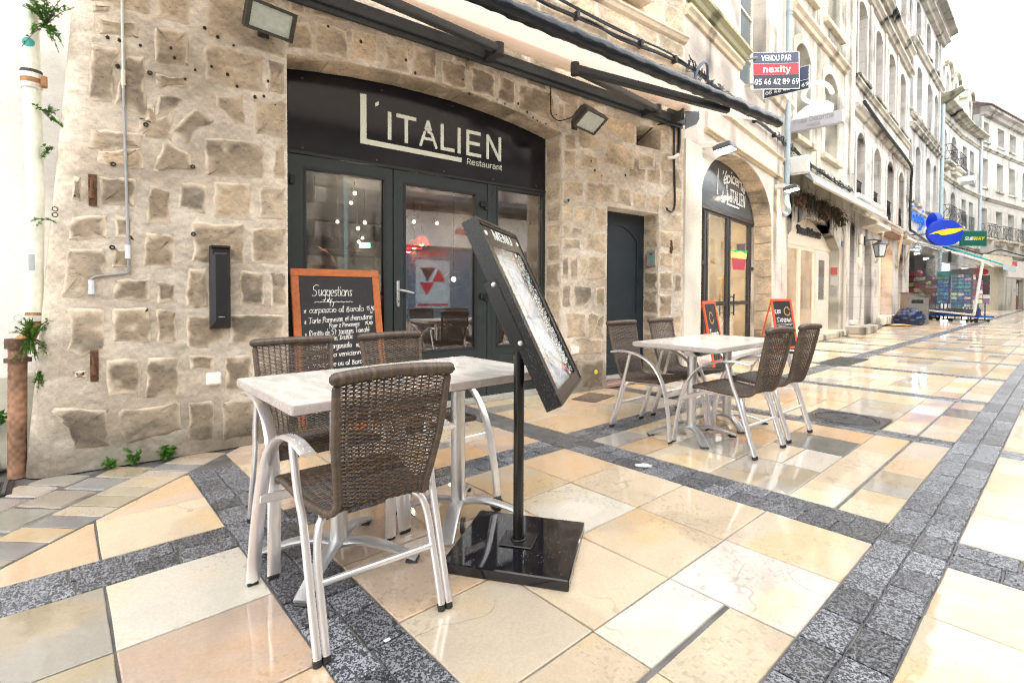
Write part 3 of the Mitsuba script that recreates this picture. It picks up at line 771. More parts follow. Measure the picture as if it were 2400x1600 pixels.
# ------------------------------------------------------------------ the shopfront
FO, GO = .28, .335
fas = SHOP.intersection(sbox(.9, 2.335, 3.9, 3.2)).buffer(.02)
fk = add('fascia', paint(FR.put(mv(ext(fas.intersection(sbox(.9, 2.335, 3.9, 3.3)), .03), 0, FO, 0)), (0.010, 0.012, 0.016), .16, 0, .05), house)
def fx(l): return [(a * .991, 1.15 + (b - 1.15) * .991) for a, b in l]
LET = (.86, .93, .84)
def fl(lines, w, cap='flat', d=.006):
    return FR.put(mv(strokes([fx(l) for l in lines], w, d, cap), 0, FO - .001, 0))
def fpoly(*polys): return FR.put(mv(ext(unary_union([Polygon(fx(p)) for p in polys]), .006), 0, FO - .007, 0))
letters = [fpoly([(1.66, 2.955), (1.718, 2.96), (1.718, 2.556), (2.73, 2.548), (2.73, 2.503), (1.66, 2.508)]),
  fpoly([(1.803, 2.905), (1.836, 2.925), (1.836, 2.89), (1.803, 2.87)]),
  fl([[(1.942, 2.59), (1.942, 2.85)]], .034), fl([[(2.01, 2.835), (2.215, 2.835)], [(2.112, 2.83), (2.112, 2.59)]], .034),
  fl([[(2.345, 2.85), (2.318, 2.765)], [(2.31, 2.74), (2.26, 2.59)], [(2.345, 2.85), (2.375, 2.755)], [(2.382, 2.735), (2.44, 2.59)], [(2.29, 2.672), (2.41, 2.672)], [(2.312, 2.755), (2.352, 2.772)], [(2.338, 2.745), (2.385, 2.73)]], .026),
  fl([[(2.503, 2.85), (2.503, 2.607), (2.645, 2.607)]], .034), fl([[(2.70, 2.85), (2.70, 2.59)]], .034),
  fl([[(2.965, 2.835), (2.805, 2.835), (2.805, 2.605), (2.97, 2.605)], [(2.805, 2.722), (2.955, 2.722)]], .034),
  fl([[(3.055, 2.59), (3.055, 2.85)], [(3.055, 2.845), (3.215, 2.595)], [(3.215, 2.59), (3.215, 2.85)]], .032)]
for m in letters: add('letter', paint(m, LET, .4, 0, 0), fk)
rt = mv(text('Restaurant', .062, .004, False, .445), 2.79 * .991, FO - .001, 1.15 + (2.495 - 1.15) * .991)
add('lettering', paint(FR.put(rt), LET, .4, 0, 0), fk)
for s, z in ((1.15, 2.37), (1.80, 2.37), (2.5, 2.37), (3.1, 2.37), (1.15, 2.95), (1.85, 3.02), (2.6, 3.04), (3.7, 2.38)):
    add('screw', paint(FR.put(mv(rot(cyl((0, 0, 0), (0, 0, .004), .009, 8), 90, [1, 0, 0]), s, FO, z)), (.16, .07, .04), .6, 0, .2), fk)
def frame_of(s0, s1, z0, z1, gs0, gs1, gz0, gz1, o0, o1):
    return mv(ext(sbox(s0, z0, s1, z1).difference(sbox(gs0, gz0, gs1, gz1)), o1 - o0), 0, o0, 0)
def leaf(name, s0, s1, z0, z1, g, o0, panel=True):
    k = add(name, paint(FR.put(frame_of(s0, s1, z0, z1, *g, o0, o0 + .055)), ANTH, .38, 0, .06), house)
    add('bead', paint(FR.put(frame_of(g[0] - .012, g[1] + .012, g[2] - .012, g[3] + .012, g[0] + .008, g[1] - .008, g[2] + .008, g[3] - .008, o0 - .006, o0 + .02)), (.02, .026, .03), .45, 0, .05), k)
    pane = box(g[0], g[1], o0 + .03, o0 + .034, g[2], g[3])
    add('pane', ply(FR.put(flat(sbox(g[0], g[2], g[1], g[3]), o0 + .03)), 'm_glass'), k)
    if panel:
        add('panel', paint(FR.put(rbox(s0 + .11, s1 - .11, o0 - .008, o0 + .01, z0 + .10, g[2] - .10, .007)), ANTH, .38, 0, .06), k)
    return k
add('transom', paint(FR.put(box(SX0 - .02, SX1 + .03, FO - .012, FO + .08, 2.315, 2.340)), (.022, .03, .033), .4, 0, .05), house)
add('post', paint(FR.put(box(SX0 - .02, SX0 + .02, FO, FO + .07, .03, 2.315)), ANTH, .4, 0, .05), house)
lk = leaf('side_leaf', .988, 1.955, .05, 2.31, (1.17, 1.875, .58, 2.205), FO)
dk = leaf('door', 1.967, 3.022, .05, 2.31, (2.08, 2.885, .575, 2.19), FO)
add('post', paint(FR.put(box(3.03, 3.085, FO - .004, FO + .07, .03, 2.315)), ANTH, .4, 0, .05), house)
rk = leaf('side_light', 3.09, 3.875, .05, 2.312, (3.16, 3.80, .575, 2.285), FO)
add('sill', paint(FR.put(rbox(SX0, SX1, .20, .36, 0.0, .052, .006)), (.42, .40, .38), .6, 0, .2), house)
STEEL = (.72, .72, .72)
hk = add('handle', paint(FR.put(rbox(1.992, 2.024, FO - .016, FO - .0, 1.015, 1.268, .008)), (.66, .67, .68), .3, .8, .05), dk)
scene[fresh(dk + '__lever')] = paint(FR.put(cat([cyl((2.008, FO - .012, 1.175), (2.008, FO - .05, 1.175), .010, 10), tube([(2.005, FO - .05, 1.178), (2.06, FO - .055, 1.168), (2.15, FO - .05, 1.148)], [.011, .012, .009], 10)])), STEEL, .25, .9, .03, 40)
add('keyhole', paint(FR.put(mv(rot(cyl((0, 0, 0), (0, 0, .003), .008, 10), 90, [1, 0, 0]), 2.008, FO - .0165, 1.07)), (.02, .02, .02), .5), dk)
for kk, s in ((dk, 2.985), (lk, 1.04)):
    for z in (2.09, 1.12) if kk == dk else (2.11,):
        add('hinge', paint(FR.put(cat([rbox(s - .055, s, FO - .035, FO + .005, z - .03, z + .03, .006), rbox(s, s + .04, FO - .03, FO + .005, z - .055, z + .02, .006)])), (.012, .013, .014), .4), kk)

# the room behind the glass
room = []
room.append(box(.7, 4.2, 6.4, 6.45, 0, 2.9)); room.append(box(.65, .7, .36, 6.45, 0, 2.9)); room.append(box(4.2, 4.25, .36, 6.45, 0, 2.9))
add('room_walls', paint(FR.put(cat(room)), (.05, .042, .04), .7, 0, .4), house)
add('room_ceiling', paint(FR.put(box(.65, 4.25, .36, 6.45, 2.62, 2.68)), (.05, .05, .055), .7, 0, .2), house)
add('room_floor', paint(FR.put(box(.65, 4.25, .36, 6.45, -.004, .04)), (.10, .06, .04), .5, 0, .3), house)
bulbs = thing('pendant_bulbs', 'row of small lit bulbs hanging inside the restaurant behind the left glass leaf', 'lamp')
def zoom(x, y): return 600 + x / 2.94, 350 + y / 2.94
for x, y, off, e in ((680, 303, 2.2, 40), (655, 370, 2.9, 40), (560, 500, 3.2, 30), (750, 505, 2.7, 40), (703, 545, 3.4, 40), (735, 612, 4.2, 30), (708, 637, 4.6, 30), (1088, 500, 3.0, 55), (1247, 510, 3.0, 55)):
    s, z = ray_at(FR, *zoom(x, y), off)
    z = min(z, 2.5)
    key = add('bulb', {**ply(FR.put(mv(trimesh.creation.icosphere(1, .019), s, off, z)), 'm_all', (pack((.8, .8, .8)), 0)), 'emitter': {'type': 'area', 'radiance': {'type': 'rgb', 'value': [e, e * .78, e * .5]}}}, bulbs)
    add('flex', paint(FR.put(cyl((s, off, z + .03), (s, off, 2.62), .004, 5)), (.02, .02, .02), .6), bulbs)
    add('cap', paint(FR.put(mv(lathe([(0, .05), (.03, .05), (.02, .02), (0, .02)], 8), s, off, z)), (.3, .2, .1), .3, .9), bulbs)
for n_, (x, y, off) in enumerate(((1140, 635, 3.4), (1090, 660, 4.0), (1050, 685, 4.5), (1025, 715, 5.0), (1280, 635, 4.2))):
    s, z = ray_at(FR, *zoom(x, y), off)
    k = thing('red_pendant', ['red glass pendant lamp, the highest of the row behind the door', 'red glass pendant lamp, second of the row behind the door', 'red glass pendant lamp, third of the row behind the door',
              'red glass pendant lamp, last and lowest of the row behind the door handle', 'red glass pendant lamp apart from the others, on the right behind the door'][n_], 'lamp', 'red pendant lamps inside the restaurant')
    add('lamp_shade', {**ply(FR.put(mv(lathe([(.05, .09), (.085, .07), (.15, -.06), (.145, -.06), (.05, .085)], 10), s, off, z)), 'm_all', (pack((.75, .04, .03)), pack_lin(.3, 0, 0))), 'emitter': {'type': 'area', 'radiance': {'type': 'rgb', 'value': [.9, .05, .025]}}}, k)
    add('bulb', {**ply(FR.put(mv(trimesh.creation.icosphere(1, .035), s, off, z - .04)), 'm_all', (pack((.8, .8, .8)), 0)), 'emitter': {'type': 'area', 'radiance': {'type': 'rgb', 'value': [14, 4, 1]}}}, k)
    add('flex', paint(FR.put(cyl((s, off, z + .08), (s, off, 2.62), .004, 5)), (.02, .02, .02), .6), k)
s, z = ray_at(FR, *zoom(1362, 895), 1.6)
k = thing('glass_globe_pendant', 'clear glass globe pendant lamp hanging low behind the restaurant door', 'lamp')
add('globe', ply(FR.put(mv(lathe([(.02, .11), (.05, .10), (.10, .06), (.145, 0), (.12, -.06), (.06, -.10), (0, -.105)], 20), s, 1.6, z)), 'm_bulb', smooth=60), k)
add('bulb', {**ply(FR.put(mv(trimesh.creation.icosphere(1, .03), s, 1.6, z)), 'm_all', (pack((.8, .8, .8)), 0)), 'emitter': {'type': 'area', 'radiance': {'type': 'rgb', 'value': [7, 5.4, 3.2]}}}, k)
add('flex', paint(FR.put(cyl((s, 1.6, z + .1), (s, 1.6, 2.62), .004, 5)), (.02, .02, .02), .6), k)
s, z = ray_at(FR, *zoom(747, 661), 4.8)
tag(add('exit_sign', {**ply(FR.put(box(s - .1, s + .1, 4.78, 4.8, z - .05, z + .05)), 'm_all', (pack((.1, .6, .4)), 0)), 'emitter': {'type': 'area', 'radiance': {'type': 'rgb', 'value': [.1, .6, .36]}}}), 'small green lit emergency sign deep inside the restaurant', 'sign')
# bar counter with bottles, shelves
bar = thing('bar_counter', 'dark wooden bar with shelves at the back of the restaurant', 'counter')
add('counter', paint(FR.put(rbox(2.4, 4.15, 4.6, 5.2, .04, 1.1, .02)), (.13, .07, .04), .35, 0, .3), bar)
add('shelf', paint(FR.put(cat([box(2.5, 4.15, 6.1, 6.38, h, h + .03) for h in (1.2, 1.6, 2.0)])), (.25, .16, .10), .4, 0, .2), bar)
# the copper shade seen low in the left leaf
s, z = ray_at(FR, *zoom(405, 770), 1.4)
k = thing('copper_pendant', 'wide copper dome lamp shade behind the left restaurant window', 'lamp')
add('lamp_shade', paint(FR.put(mv(lathe([(.03, .16), (.10, .13), (.19, .05), (.23, -.05), (.225, -.05), (.1, .12)], 22), s, 1.4, z)), (.75, .33, .18), .25, 1.0, .05, 50), k)
add('flex', paint(FR.put(cyl((s, 1.4, z + .15), (s, 1.4, 2.62), .004, 5)), (.02, .02, .02), .6), k)

# ------------------------------------------------------------------ the blue door
bd = thing('blue_door', 'dark blue wooden house door with arched panel, deep in its stone jamb', 'door')
DO, DC = .24, (.014, .025, .034)
add('leaf', paint(FR.put(box(4.56, 5.60, DO, DO + .05, .10, 2.21)), DC, .42, 0, .12), bd)
pan = Polygon([(4.66, .86)] + [(4.66, 1.86)] + arch_line(4.66, 5.44, 1.86, 1.86, 2.06, 14) + [(5.44, .86)])
add('panel', paint(FR.put(mv(ext(pan.difference(pan.buffer(-.025)), .012), 0, DO - .012, 0)), DC, .4, 0, .12), bd)
add('panel', paint(FR.put(mv(ext(pan.buffer(-.055), .006), 0, DO - .006, 0)), DC, .42, 0, .12), bd)
for z0, z1 in ((.735, .80), (.60, .665), (.40, .55), (.18, .36)):
    add('rail', paint(FR.put(rbox(4.64, 5.44, DO - .014, DO, z0, z1, .012)), DC, .4, 0, .12), bd)
add('threshold', paint(FR.put(rbox(4.58, 5.58, -.02, DO + .05, 0, .05, .01)), (.33, .20, .17), .45, 0, .5), bd)
add('step', paint(FR.put(rbox(4.58, 5.58, .14, DO + .05, .05, .10, .01)), (.40, .38, .35), .5, 0, .4), bd)
it = thing('intercom', 'grey metal door intercom on the jamb right of the blue door', 'intercom')
v = rbox(5.535, 5.572, .02, .16, 1.52, 1.73, .006)
add('plate', paint(FR.put(v), (.55, .55, .53), .35, .6, .1), it)
add('label_strip', paint(FR.put(box(5.531, 5.534, .05, .10, 1.58, 1.64)), (.1, .45, .35), .4), it)
add('speaker', paint(FR.put(box(5.531, 5.534, .06, .11, 1.66, 1.70)), (.15, .17, .19), .4), it)
# ------------------------------------------------------------------ houses along the street
HR = random.Random(5)
PANE = (.10, .125, .15)
def opening(s0, s1, z0, z1, rise=0.0):
    if rise <= 0: return sbox(s0, z0, s1, z1)
    return Polygon([(s0, z0)] + arch_line(s0, s1, z1 - rise, z1 - rise, z1, 10) + [(s1, z0)])
def window(F, parent, s0, s1, z0, z1, rise=0.0, rec=.26, cols=2, rows=4, fc=(.80, .79, .76), small=False):
    """A casement in its recess: frame with glazing bars, and the panes."""
    op = opening(s0 - .01, s1 + .01, z0 - .01, z1 + .01, rise)
    fw = .07
    inner = op.buffer(-fw, join_style=2)
    bars = [sbox((s0 + s1) / 2 - .04, z0, (s0 + s1) / 2 + .04, z1)]
    h = z1 - rise - z0
    for k in range(1, rows): bars.append(sbox(s0, z0 + h * k / rows - .018, s1, z0 + h * k / rows + .018))
    if cols > 2:
        for k in (1, 3): bars.append(sbox(s0 + (s1 - s0) * k / 4 - .014, z0, s0 + (s1 - s0) * k / 4 + .014, z1))
    fr = unary_union([op.difference(inner)] + [b.intersection(op) for b in bars])
    kk = HR.uniform(.7, 1.5)
    k = add('window', paint(F.put(mv(ext(fr, .05), 0, rec, 0)), fc, .5, 0, .1), parent)
    add('pane', paint(F.put(mv(ext(op, .004), 0, rec + .03, 0)), tuple(c * kk for c in PANE), .06, 0, .1), k)
    return k
def course(F, parent, s0, s1, z0, z1, out, c, name='string_course', stain=.8):
    h = z1 - z0
    pr = [(-.02, 0), (out * .45, h * .06), (out * .6, h * .4), (out, h * .62), (out, h * .92), (-.02, h)]
    add(name, facade(F.put(sweep([(s0, 0, z0), (s1, 0, z0)], pr)), c, 0, stain), parent)
def sill(F, parent, s0, s1, z, c, h=.13, out=.13):
    add('sill', facade(F.put(rbox(s0, s1, -out, .10, z - h, z, .012)), c, 0, .9), parent)
def shell(F, parent, L, H, ops, c, joints=.5, stain=.7, depth=.4, s0=0.0, base=0.0):
    return add('wall', facade(F.put(ext(sbox(s0, base, L, H).difference(unary_union(ops)), depth)), c, joints, stain), parent)

def loft_box(a, b, c, d, e, f): return trimesh.convex.convex_hull(np.array([(s, c, f + .25) for s in (a, b)] + [(s, d, e) for s in (a, b)] + [(s, d, f) for s in (a, b)] + [(s, c, e) for s in (a, b)]))
# ---- the grocery's house
C2 = (.62, .585, .53)
h2 = thing('grocery_house', 'pale stone house with the arched grocery shop and a tall window above', 'building')
A2 = Polygon([(.60, -.01), (.62, 2.5)] + [(2.535 - 1.91 * math.cos(t), 2.55 + .98 * math.sin(t)) for t in np.linspace(0, math.pi, 26)] + [(4.45, 2.5), (4.56, -.01)])
W2 = sbox(2.26, 4.86, 3.88, 9.0)
shell(F2, h2, 5.73, 9.5, [A2, W2], C2, .25, .8)
add('pier', facade(F2.put(mv(ext(sbox(.0, 0, .60, 3.3), .03), 0, -.028, 0)), (.70, .675, .63), 0, .5), h2)
window(F2, h2, 2.28, 3.86, 4.88, 8.98, 0, .24, 2, 5, (.74, .70, .58))
course(F2, h2, -.02, 2.47, 5.20, 5.36, .17, (.40, .40, .28)); course(F2, h2, -.02, 2.32, 4.98, 5.13, .09, (.62, .54, .42))
course(F2, h2, 3.95, 5.65, 5.05, 5.34, .15, (.62, .56, .46))
add('band', facade(F2.put(rbox(.76, 5.02, -.05, .02, 3.60, 3.97, .006)), C2, .2, .9), h2)
course(F2, h2, .72, 5.05, 3.555, 3.62, .075, (.58, .47, .32)); course(F2, h2, 1.3, 5.25, 3.94, 4.02, .10, (.66, .57, .44))
# the reveal of the shop arch: voussoirs and jamb stones
def reveal_stones(F, parent, path, depth, tones, off0=.0):
    for (xa, za), (xb, zb) in zip(path, path[1:]):
        d = np.array([xb - xa, zb - za]); L = np.linalg.norm(d); d /= L; nn = np.array([d[1], -d[0]])
        a, b = np.array([xa, za]) + d * .006, np.array([xb, zb]) - d * .006
        q = nn * .010
        v = np.array([(*(a + q)[[0]], off0 + .01, (a + q)[1]), ((b + q)[0], off0 + .01, (b + q)[1]), ((b + q)[0], off0 + depth, (b + q)[1]), ((a + q)[0], off0 + depth, (a + q)[1]),
                      (a[0], off0 - .002, a[1]), (b[0], off0 - .002, b[1])])
        f = [(0, 1, 2), (0, 2, 3), (4, 5, 1), (4, 1, 0)]
        add('reveal_stone', ply(F.put(trimesh.Trimesh(v, np.array(f), process=False)), 'm_stone', (math.floor(64 * HR.uniform(*tones)) + .5, 1.0)), parent)
reveal_stones(F2, h2, [(2.535 - 1.905 * math.cos(t), 2.55 + .975 * math.sin(t)) for t in np.linspace(1.2, math.pi, 9)] + [(4.455, 2.2), (4.475, 1.85), (4.49, 1.5), (4.51, 1.15), (4.525, .8), (4.54, .4), (4.555, .05)], .33, (.55, .9))
# shop inside the arch
DK = (.030, .032, .034)
O2 = .35
fz = A2.buffer(.03).intersection(sbox(.3, 2.66, 4.9, 3.8))
f2 = add('fascia', paint(F2.put(mv(ext(fz, .03), 0, O2, 0)), (.075, .085, .105), .12, 0, .1), h2)
add('transom', paint(F2.put(cat([box(.4, 4.75, O2 - .03, O2 + .05, 2.585, 2.64), box(.4, 4.75, O2 - .015, O2 + .05, 2.64, 2.675)])), DK, .4, 0, .1), h2)
def shopleaf(s0, s1, rails, name='shop_door'):
    fr = sbox(s0, .10, s1, 2.585).difference(unary_union([sbox(s0 + .07, a + .035, s1 - .07, b - .035) for a, b in zip(rails, rails[1:])]))
    k = add(name, paint(F2.put(mv(ext(fr, .05), 0, O2, 0)), DK, .4, 0, .1), h2)
    add('pane', ply(F2.put(flat(sbox(s0 + .05, .15, s1 - .05, 2.55), O2 + .03)), 'm_glass'), k)
    return k
shopleaf(.5, 1.80, (.10, 1.68, 2.585), 'side_light')
d1 = shopleaf(1.84, 2.93, (.10, .98, 2.585)); d2 = shopleaf(2.98, 4.22, (.10, .98, 2.585))
shopleaf(4.26, 4.72, (.10, 1.68, 2.585), 'side_light')
for k, s in ((d1, 2.84), (d2, 3.08)):
    scene[fresh(k + '__handle')] = paint(F2.put(cat([cyl((s, O2 - .06, .75), (s, O2 - .06, 1.15), .014, 8), cyl((s, O2 - .06, .8), (s, O2, .8), .01, 6), cyl((s, O2 - .06, 1.1), (s, O2, 1.1), .01, 6)])), (.05, .05, .05), .4)
add('sill', paint(F2.put(rbox(.6, 4.56, -.04, O2 + .1, 0, .10, .01)), (.45, .43, .40), .6, 0, .4), h2)
# the grocery's inside
add('room_walls', paint(F2.put(cat([box(.2, 5.1, 3.2, 3.25, 0, 3.2), box(.15, .2, .42, 3.2, 0, 3.2), box(5.1, 5.15, .42, 3.2, 0, 3.2)])), (.82, .74, .56), .7, 0, .15), h2)
add('room_ceiling', paint(F2.put(box(.15, 5.15, .42, 3.25, 2.9, 2.95)), (.8, .76, .66), .7, 0, .1), h2)
add('room_floor', paint(F2.put(box(.15, 5.15, .42, 3.25, .06, .1)), (.5, .42, .32), .4, 0, .2), h2)
add('ceiling_lamp', {**ply(F2.put(box(1.2, 4.2, 1.2, 2.2, 2.86, 2.88)), 'm_all', (pack((.9, .9, .9)), 0)), 'emitter': {'type': 'area', 'radiance': {'type': 'rgb', 'value': [.75, .64, .45]}}}, h2)
sh = thing('grocery_shelves', 'grocery shelves with coloured packets and bottles behind the arched shop window', 'shelf')
add('rack', paint(F2.put(cat([box(2.6, 5.0, 2.75, 3.15, z, z + .03) for z in (.5, .9, 1.3, 1.7)] + [box(.3, 2.2, 2.8, 3.15, z, z + .03) for z in (.6, 1.0, 1.4, 1.8)])), (.3, .2, .12), .5), sh)
PK = [(.75, .08, .05), (.85, .55, .05), (.1, .2, .45), (.8, .75, .6), (.15, .4, .12), (.6, .3, .1), (.05, .05, .06), (.9, .7, .15)]
for z in (.53, .93, 1.33, 1.73):
    for s0, s1 in ((.32, 2.15), (2.62, 4.95)):
        s = s0
        while s < s1 - .1:
            w = HR.uniform(.08, .16); h = HR.uniform(.16, .32)
            add('packet', paint(F2.put(rbox(s, s + w, 2.8, 2.95, z, z + h, .01)), HR.choice(PK), .35), sh); s += w + HR.uniform(.01, .05)
pb = thing('pasta_bags', 'tall yellow pasta bags standing in the grocery window', 'bag')
for s, w in ((3.40, .11), (3.53, .13), (3.68, .12), (3.82, .10)):
    b = rbox(s, s + w, .62, .72, .95, 1.52 + HR.uniform(-.06, .06), .03)
    add('bag', paint(F2.put(rot(b, HR.uniform(-4, 4), [0, 1, 0], (s, .6, 1.2))), (.82, .55, .06), .25, .2, .3), pb)
add('shelf', paint(F2.put(box(3.2, 4.1, .5, .9, .9, .94)), (.3, .2, .12), .5), pb)
add('bag', paint(F2.put(cat([rbox(3.3 + .16 * k, 3.43 + .16 * k, .55, .68, .62, .88, .03) for k in range(4)])), (.85, .62, .12), .3, .1, .3), pb)
tg = thing('chip_cone_sticker', 'window sticker of a red cone of chips on the right grocery door', 'sticker')
def onf2(l): return [ray_at(F2, 1550 + x / 6.72, 380 + y / 6.72, O2 + .02) for x, y in l]
for nm, c, l in (('cone', (.45, .05, .10), [(1105, 1500), (1330, 1530), (1300, 1700), (1130, 1690)]), ('chips', (.88, .68, .22), [(1100, 1400), (1160, 1420), (1240, 1400), (1345, 1450), (1330, 1535), (1105, 1505)]),
                 ('leaves', (.05, .45, .10), [(1095, 1395), (1190, 1375), (1300, 1380), (1350, 1400), (1345, 1450), (1240, 1410), (1160, 1425)]), ('bag', (.07, .07, .09), [(1180, 1290), (1320, 1280), (1310, 1400), (1190, 1385)])):
    add(nm, paint(F2.put(mv(ext(Polygon(onf2(l)).buffer(0), .003), 0, O2 + .015 - (.004 if nm == 'bag' else 0), 0)), c, .4), tg)
# lettering on the lunette
def cz(x, y): return ray_at(F2, 1550 + x / 6.72, 380 + y / 6.72, O2)
def lunette(word, x0, y0, x1, y1, w, xh, curve=0.0, name='lettering'):
    (sa, za), (sb, zb) = cz(x0, y0), cz(x1, y1)
    L = math.hypot(sb - sa, zb - za); ang = math.atan2(zb - za, sb - sa)
    ls = script(word, xh, width=L)
    out = []
    for l in ls:
        q = []
        for a, b in l:
            bb = b + curve * 4 * (a / L) * (1 - a / L)
            q.append((sa + a * math.cos(ang) - bb * math.sin(ang), za + a * math.sin(ang) + bb * math.cos(ang)))
        out.append(q)
    add(name, paint(F2.put(mv(strokes(out, w, .006), 0, O2 - .001, 0)), (.86, .86, .84), .4, 0, 0), f2)
lunette("L'\u00e9picerie", 872, 430, 1312, 520, .030, .135, .17)
lunette('de', 925, 620, 995, 640, .026, .11)
l1, l2, l3 = cz(1030, 440), cz(1035, 660), cz(1220, 730)
add('lettering', paint(F2.put(mv(strokes([[l1, l2, l3]], .032, .006, 'flat'), 0, O2 - .001, 0)), (.86, .86, .84), .4, 0, 0), f2)
a, b = cz(1078, 640), cz(1310, 745)
it2 = mv(text('ITALIEN', .245, .005, False, b[0] - a[0]), a[0], O2 - .001, 2.875)
add('lettering', paint(F2.put(it2), (.86, .86, .84), .4, 0, 0), f2)
# lit lamps either side of the arch
for nm, (s, z), lab in (('a', (.62, 3.26), 'small lit floodlight on the wall left of the grocery arch'), ('b', (4.62, 3.30), 'small lit floodlight on the wall right of the grocery arch')):
    k = thing('shop_spotlight', lab, 'lamp', 'lit lamps of the grocery')
    sw = .30
    add('housing', paint(F2.put(rot(rbox(s, s + sw, -.42, -.16, z - .03, z + .05, .015), -10, [1, 0, 0], (s, -.2, z))), (.10, .11, .12), .4, .3, .2), k)
    add('fin', paint(F2.put(cat([box(s + .03 + .045 * i, s + .05 + .045 * i, -.38, -.2, z + .04, z + .085) for i in range(6)])), (.62, .62, .60), .4, .3, .1), k)
    add('arm', paint(F2.put(cat([rbox(s - .02, s + .06, -.20, .0, z + .03, z + .11, .01), cyl((s + .02, 0, z + .07), (s + .02, -.2, z + .04), .02, 8)])), (.70, .68, .62), .5, 0, .2), k)
    add('led_panel', {**ply(F2.put(rot(box(s + .02, s + sw - .02, -.41, -.18, z - .036, z - .032), -10, [1, 0, 0], (s, -.2, z))), 'm_all', (pack((.9, .9, .9)), 0)), 'emitter': {'type': 'area', 'radiance': {'type': 'rgb', 'value': [7, 6, 4]}}}, k)

# ---- the linen shop's house
C3 = (.56, .515, .455)
h3 = thing('linen_shop_house', 'cream rendered house with the low arched linen shop and arched windows above', 'building')
A3 = Polygon([(.03, -.01), (.03, 2.45)] + arch_line(.03, 4.40, 2.48, 2.42, 3.08, 20) + [(4.40, -.01)])
ops3 = [A3]
WIN3 = [(.36, 1.46, 4.78, 7.0, .28), (2.60, 3.92, 4.78, 7.0, .28), (.45, 1.55, 8.24, 11.2, 0), (2.65, 4.0, 8.24, 11.2, 0)]
ops3 += [opening(*w) for w in WIN3]
shell(F3, h3, 5.49, 12.5, ops3, C3, 0, .9)
for i, w in enumerate(WIN3):
    window(F3, h3, w[0], w[1], w[2], w[3], w[4], .28, 2, 5)
    sill(F3, h3, w[0] - .18, w[1] + .22, w[2], (.60, .54, .44))
    r = opening(w[0] - .16, w[1] + .16, w[2], w[3] + .2, w[4]).difference(opening(*w))
    add('surround', facade(F3.put(mv(ext(r, .03), 0, -.025, 0)), (.62, .59, .53), 0, .6), h3)
course(F3, h3, .0, 4.62, 7.40, 7.64, .16, (.68, .60, .48)); course(F3, h3, 0, 5.3, 11.9, 12.2, .2, (.7, .64, .54))
add('quoin', facade(F3.put(rbox(4.62, 5.49, -.02, .02, 0, 12.5, .004)), (.60, .58, .54), .8, .7), h3)
O3 = .24
CRM = (.78, .68, .56)
tym = A3.buffer(.02).intersection(sbox(-.1, 2.44, 4.6, 3.3))
t3 = add('tympanum', paint(F3.put(mv(ext(tym, .04), 0, O3, 0)), CRM, .6, 0, .1), h3)
def l3(x, y): return ray_at(F3, 1820 + x / 7.84, 380 + y / 7.84, O3)
a, b = l3(345, 1310), l3(775, 1425)
yd = mv(text('Yves Delorme', .20, .05, True, b[0] - a[0]), a[0], O3 - .005, b[1] + .02)
add('lettering', paint(F3.put(yd), (.03, .03, .03), .4), t3)
jt = (.0, 2.44)
add('beam', paint(F3.put(rbox(.0, 4.42, O3 - .02, O3 + .06, 2.36, 2.45, .01)), CRM, .5, 0, .1), h3)
for s0, s1, nm in ((.0, 1.72, 'shop_window'), (1.72, 2.98, 'shop_door'), (3.06, 4.36, 'house_door')):
    if nm == 'house_door':
        g = (s0 + .28, s1 - .42, 1.0, 2.1)
        k = add(nm, paint(F3.put(mv(ext(sbox(s0, .15, s1, 2.36).difference(sbox(g[0], g[2], g[1], g[3])), .05), 0, O3, 0)), (.72, .66, .57), .5, 0, .15), h3)
        add('pane', paint(F3.put(box(g[0], g[1], O3 + .02, O3 + .03, g[2], g[3])), (.13, .13, .12), .06), k)
        add('panel', paint(F3.put(rbox(s0 + .2, s1 - .3, O3 - .012, O3 + .01, .3, .8, .01)), (.72, .66, .57), .5, 0, .15), k)
    else:
        g = (s0 + .09, s1 - .09, .28, 2.28)
        k = add(nm, paint(F3.put(mv(ext(sbox(s0, .15, s1, 2.36).difference(sbox(g[0], g[2], g[1], g[3])), .05), 0, O3, 0)), CRM, .5, 0, .1), h3)
        add('pane', ply(F3.put(flat(sbox(g[0], g[2], g[1], g[3]), O3 + .02)), 'm_glass'), k)
        if nm == 'shop_door': add('handle', paint(F3.put(cat([cyl((s0 + .16, O3 - .05, .8), (s0 + .16, O3 - .05, 1.5), .014, 8)])), (.6, .6, .6), .3, .8), k)
add('room', paint(F3.put(cat([box(-.1, 4.5, 2.4, 2.45, 0, 2.9), box(-.15, -.1, .3, 2.45, 0, 2.9), box(3.0, 3.05, .32, 2.45, 0, 2.9), box(-.1, 4.5, .3, 2.45, .1, .14)])), (.62, .50, .34), .6, 0, .2), h3)
add('ceiling_lamp', {**ply(F3.put(box(.3, 2.6, .9, 1.9, 2.80, 2.82)), 'm_all', (pack((.9, .9, .9)), 0)), 'emitter': {'type': 'area', 'radiance': {'type': 'rgb', 'value': [.55, .44, .30]}}}, h3)
add('step', facade(F3.put(rbox(-.65, 4.42, -.26, .3, 0, .15, .02)), (.58, .52, .44), 0, .9), h3)
ic = thing('bell_panel', 'steel bell panel with letter slots beside the linen shop doorway', 'intercom')
for s, z0, z1, c in ((4.36, 1.72, 1.92, (.5, .12, .1)), (4.36, 1.40, 1.66, (.55, .55, .52)), (4.36, 1.12, 1.34, (.35, .35, .34))):
    add('plate', paint(F3.put(rbox(s, 4.405, .04, .20, z0, z1, .005)), c, .4, .2, .1), ic)
nb = thing('house_number', 'small blue enamel house number plate right of the linen shop arch', 'sign')
add('plate', paint(F3.put(rbox(4.56, 4.72, -.034, -.02, 2.54, 2.68, .005)), (.12, .20, .45), .3), nb)
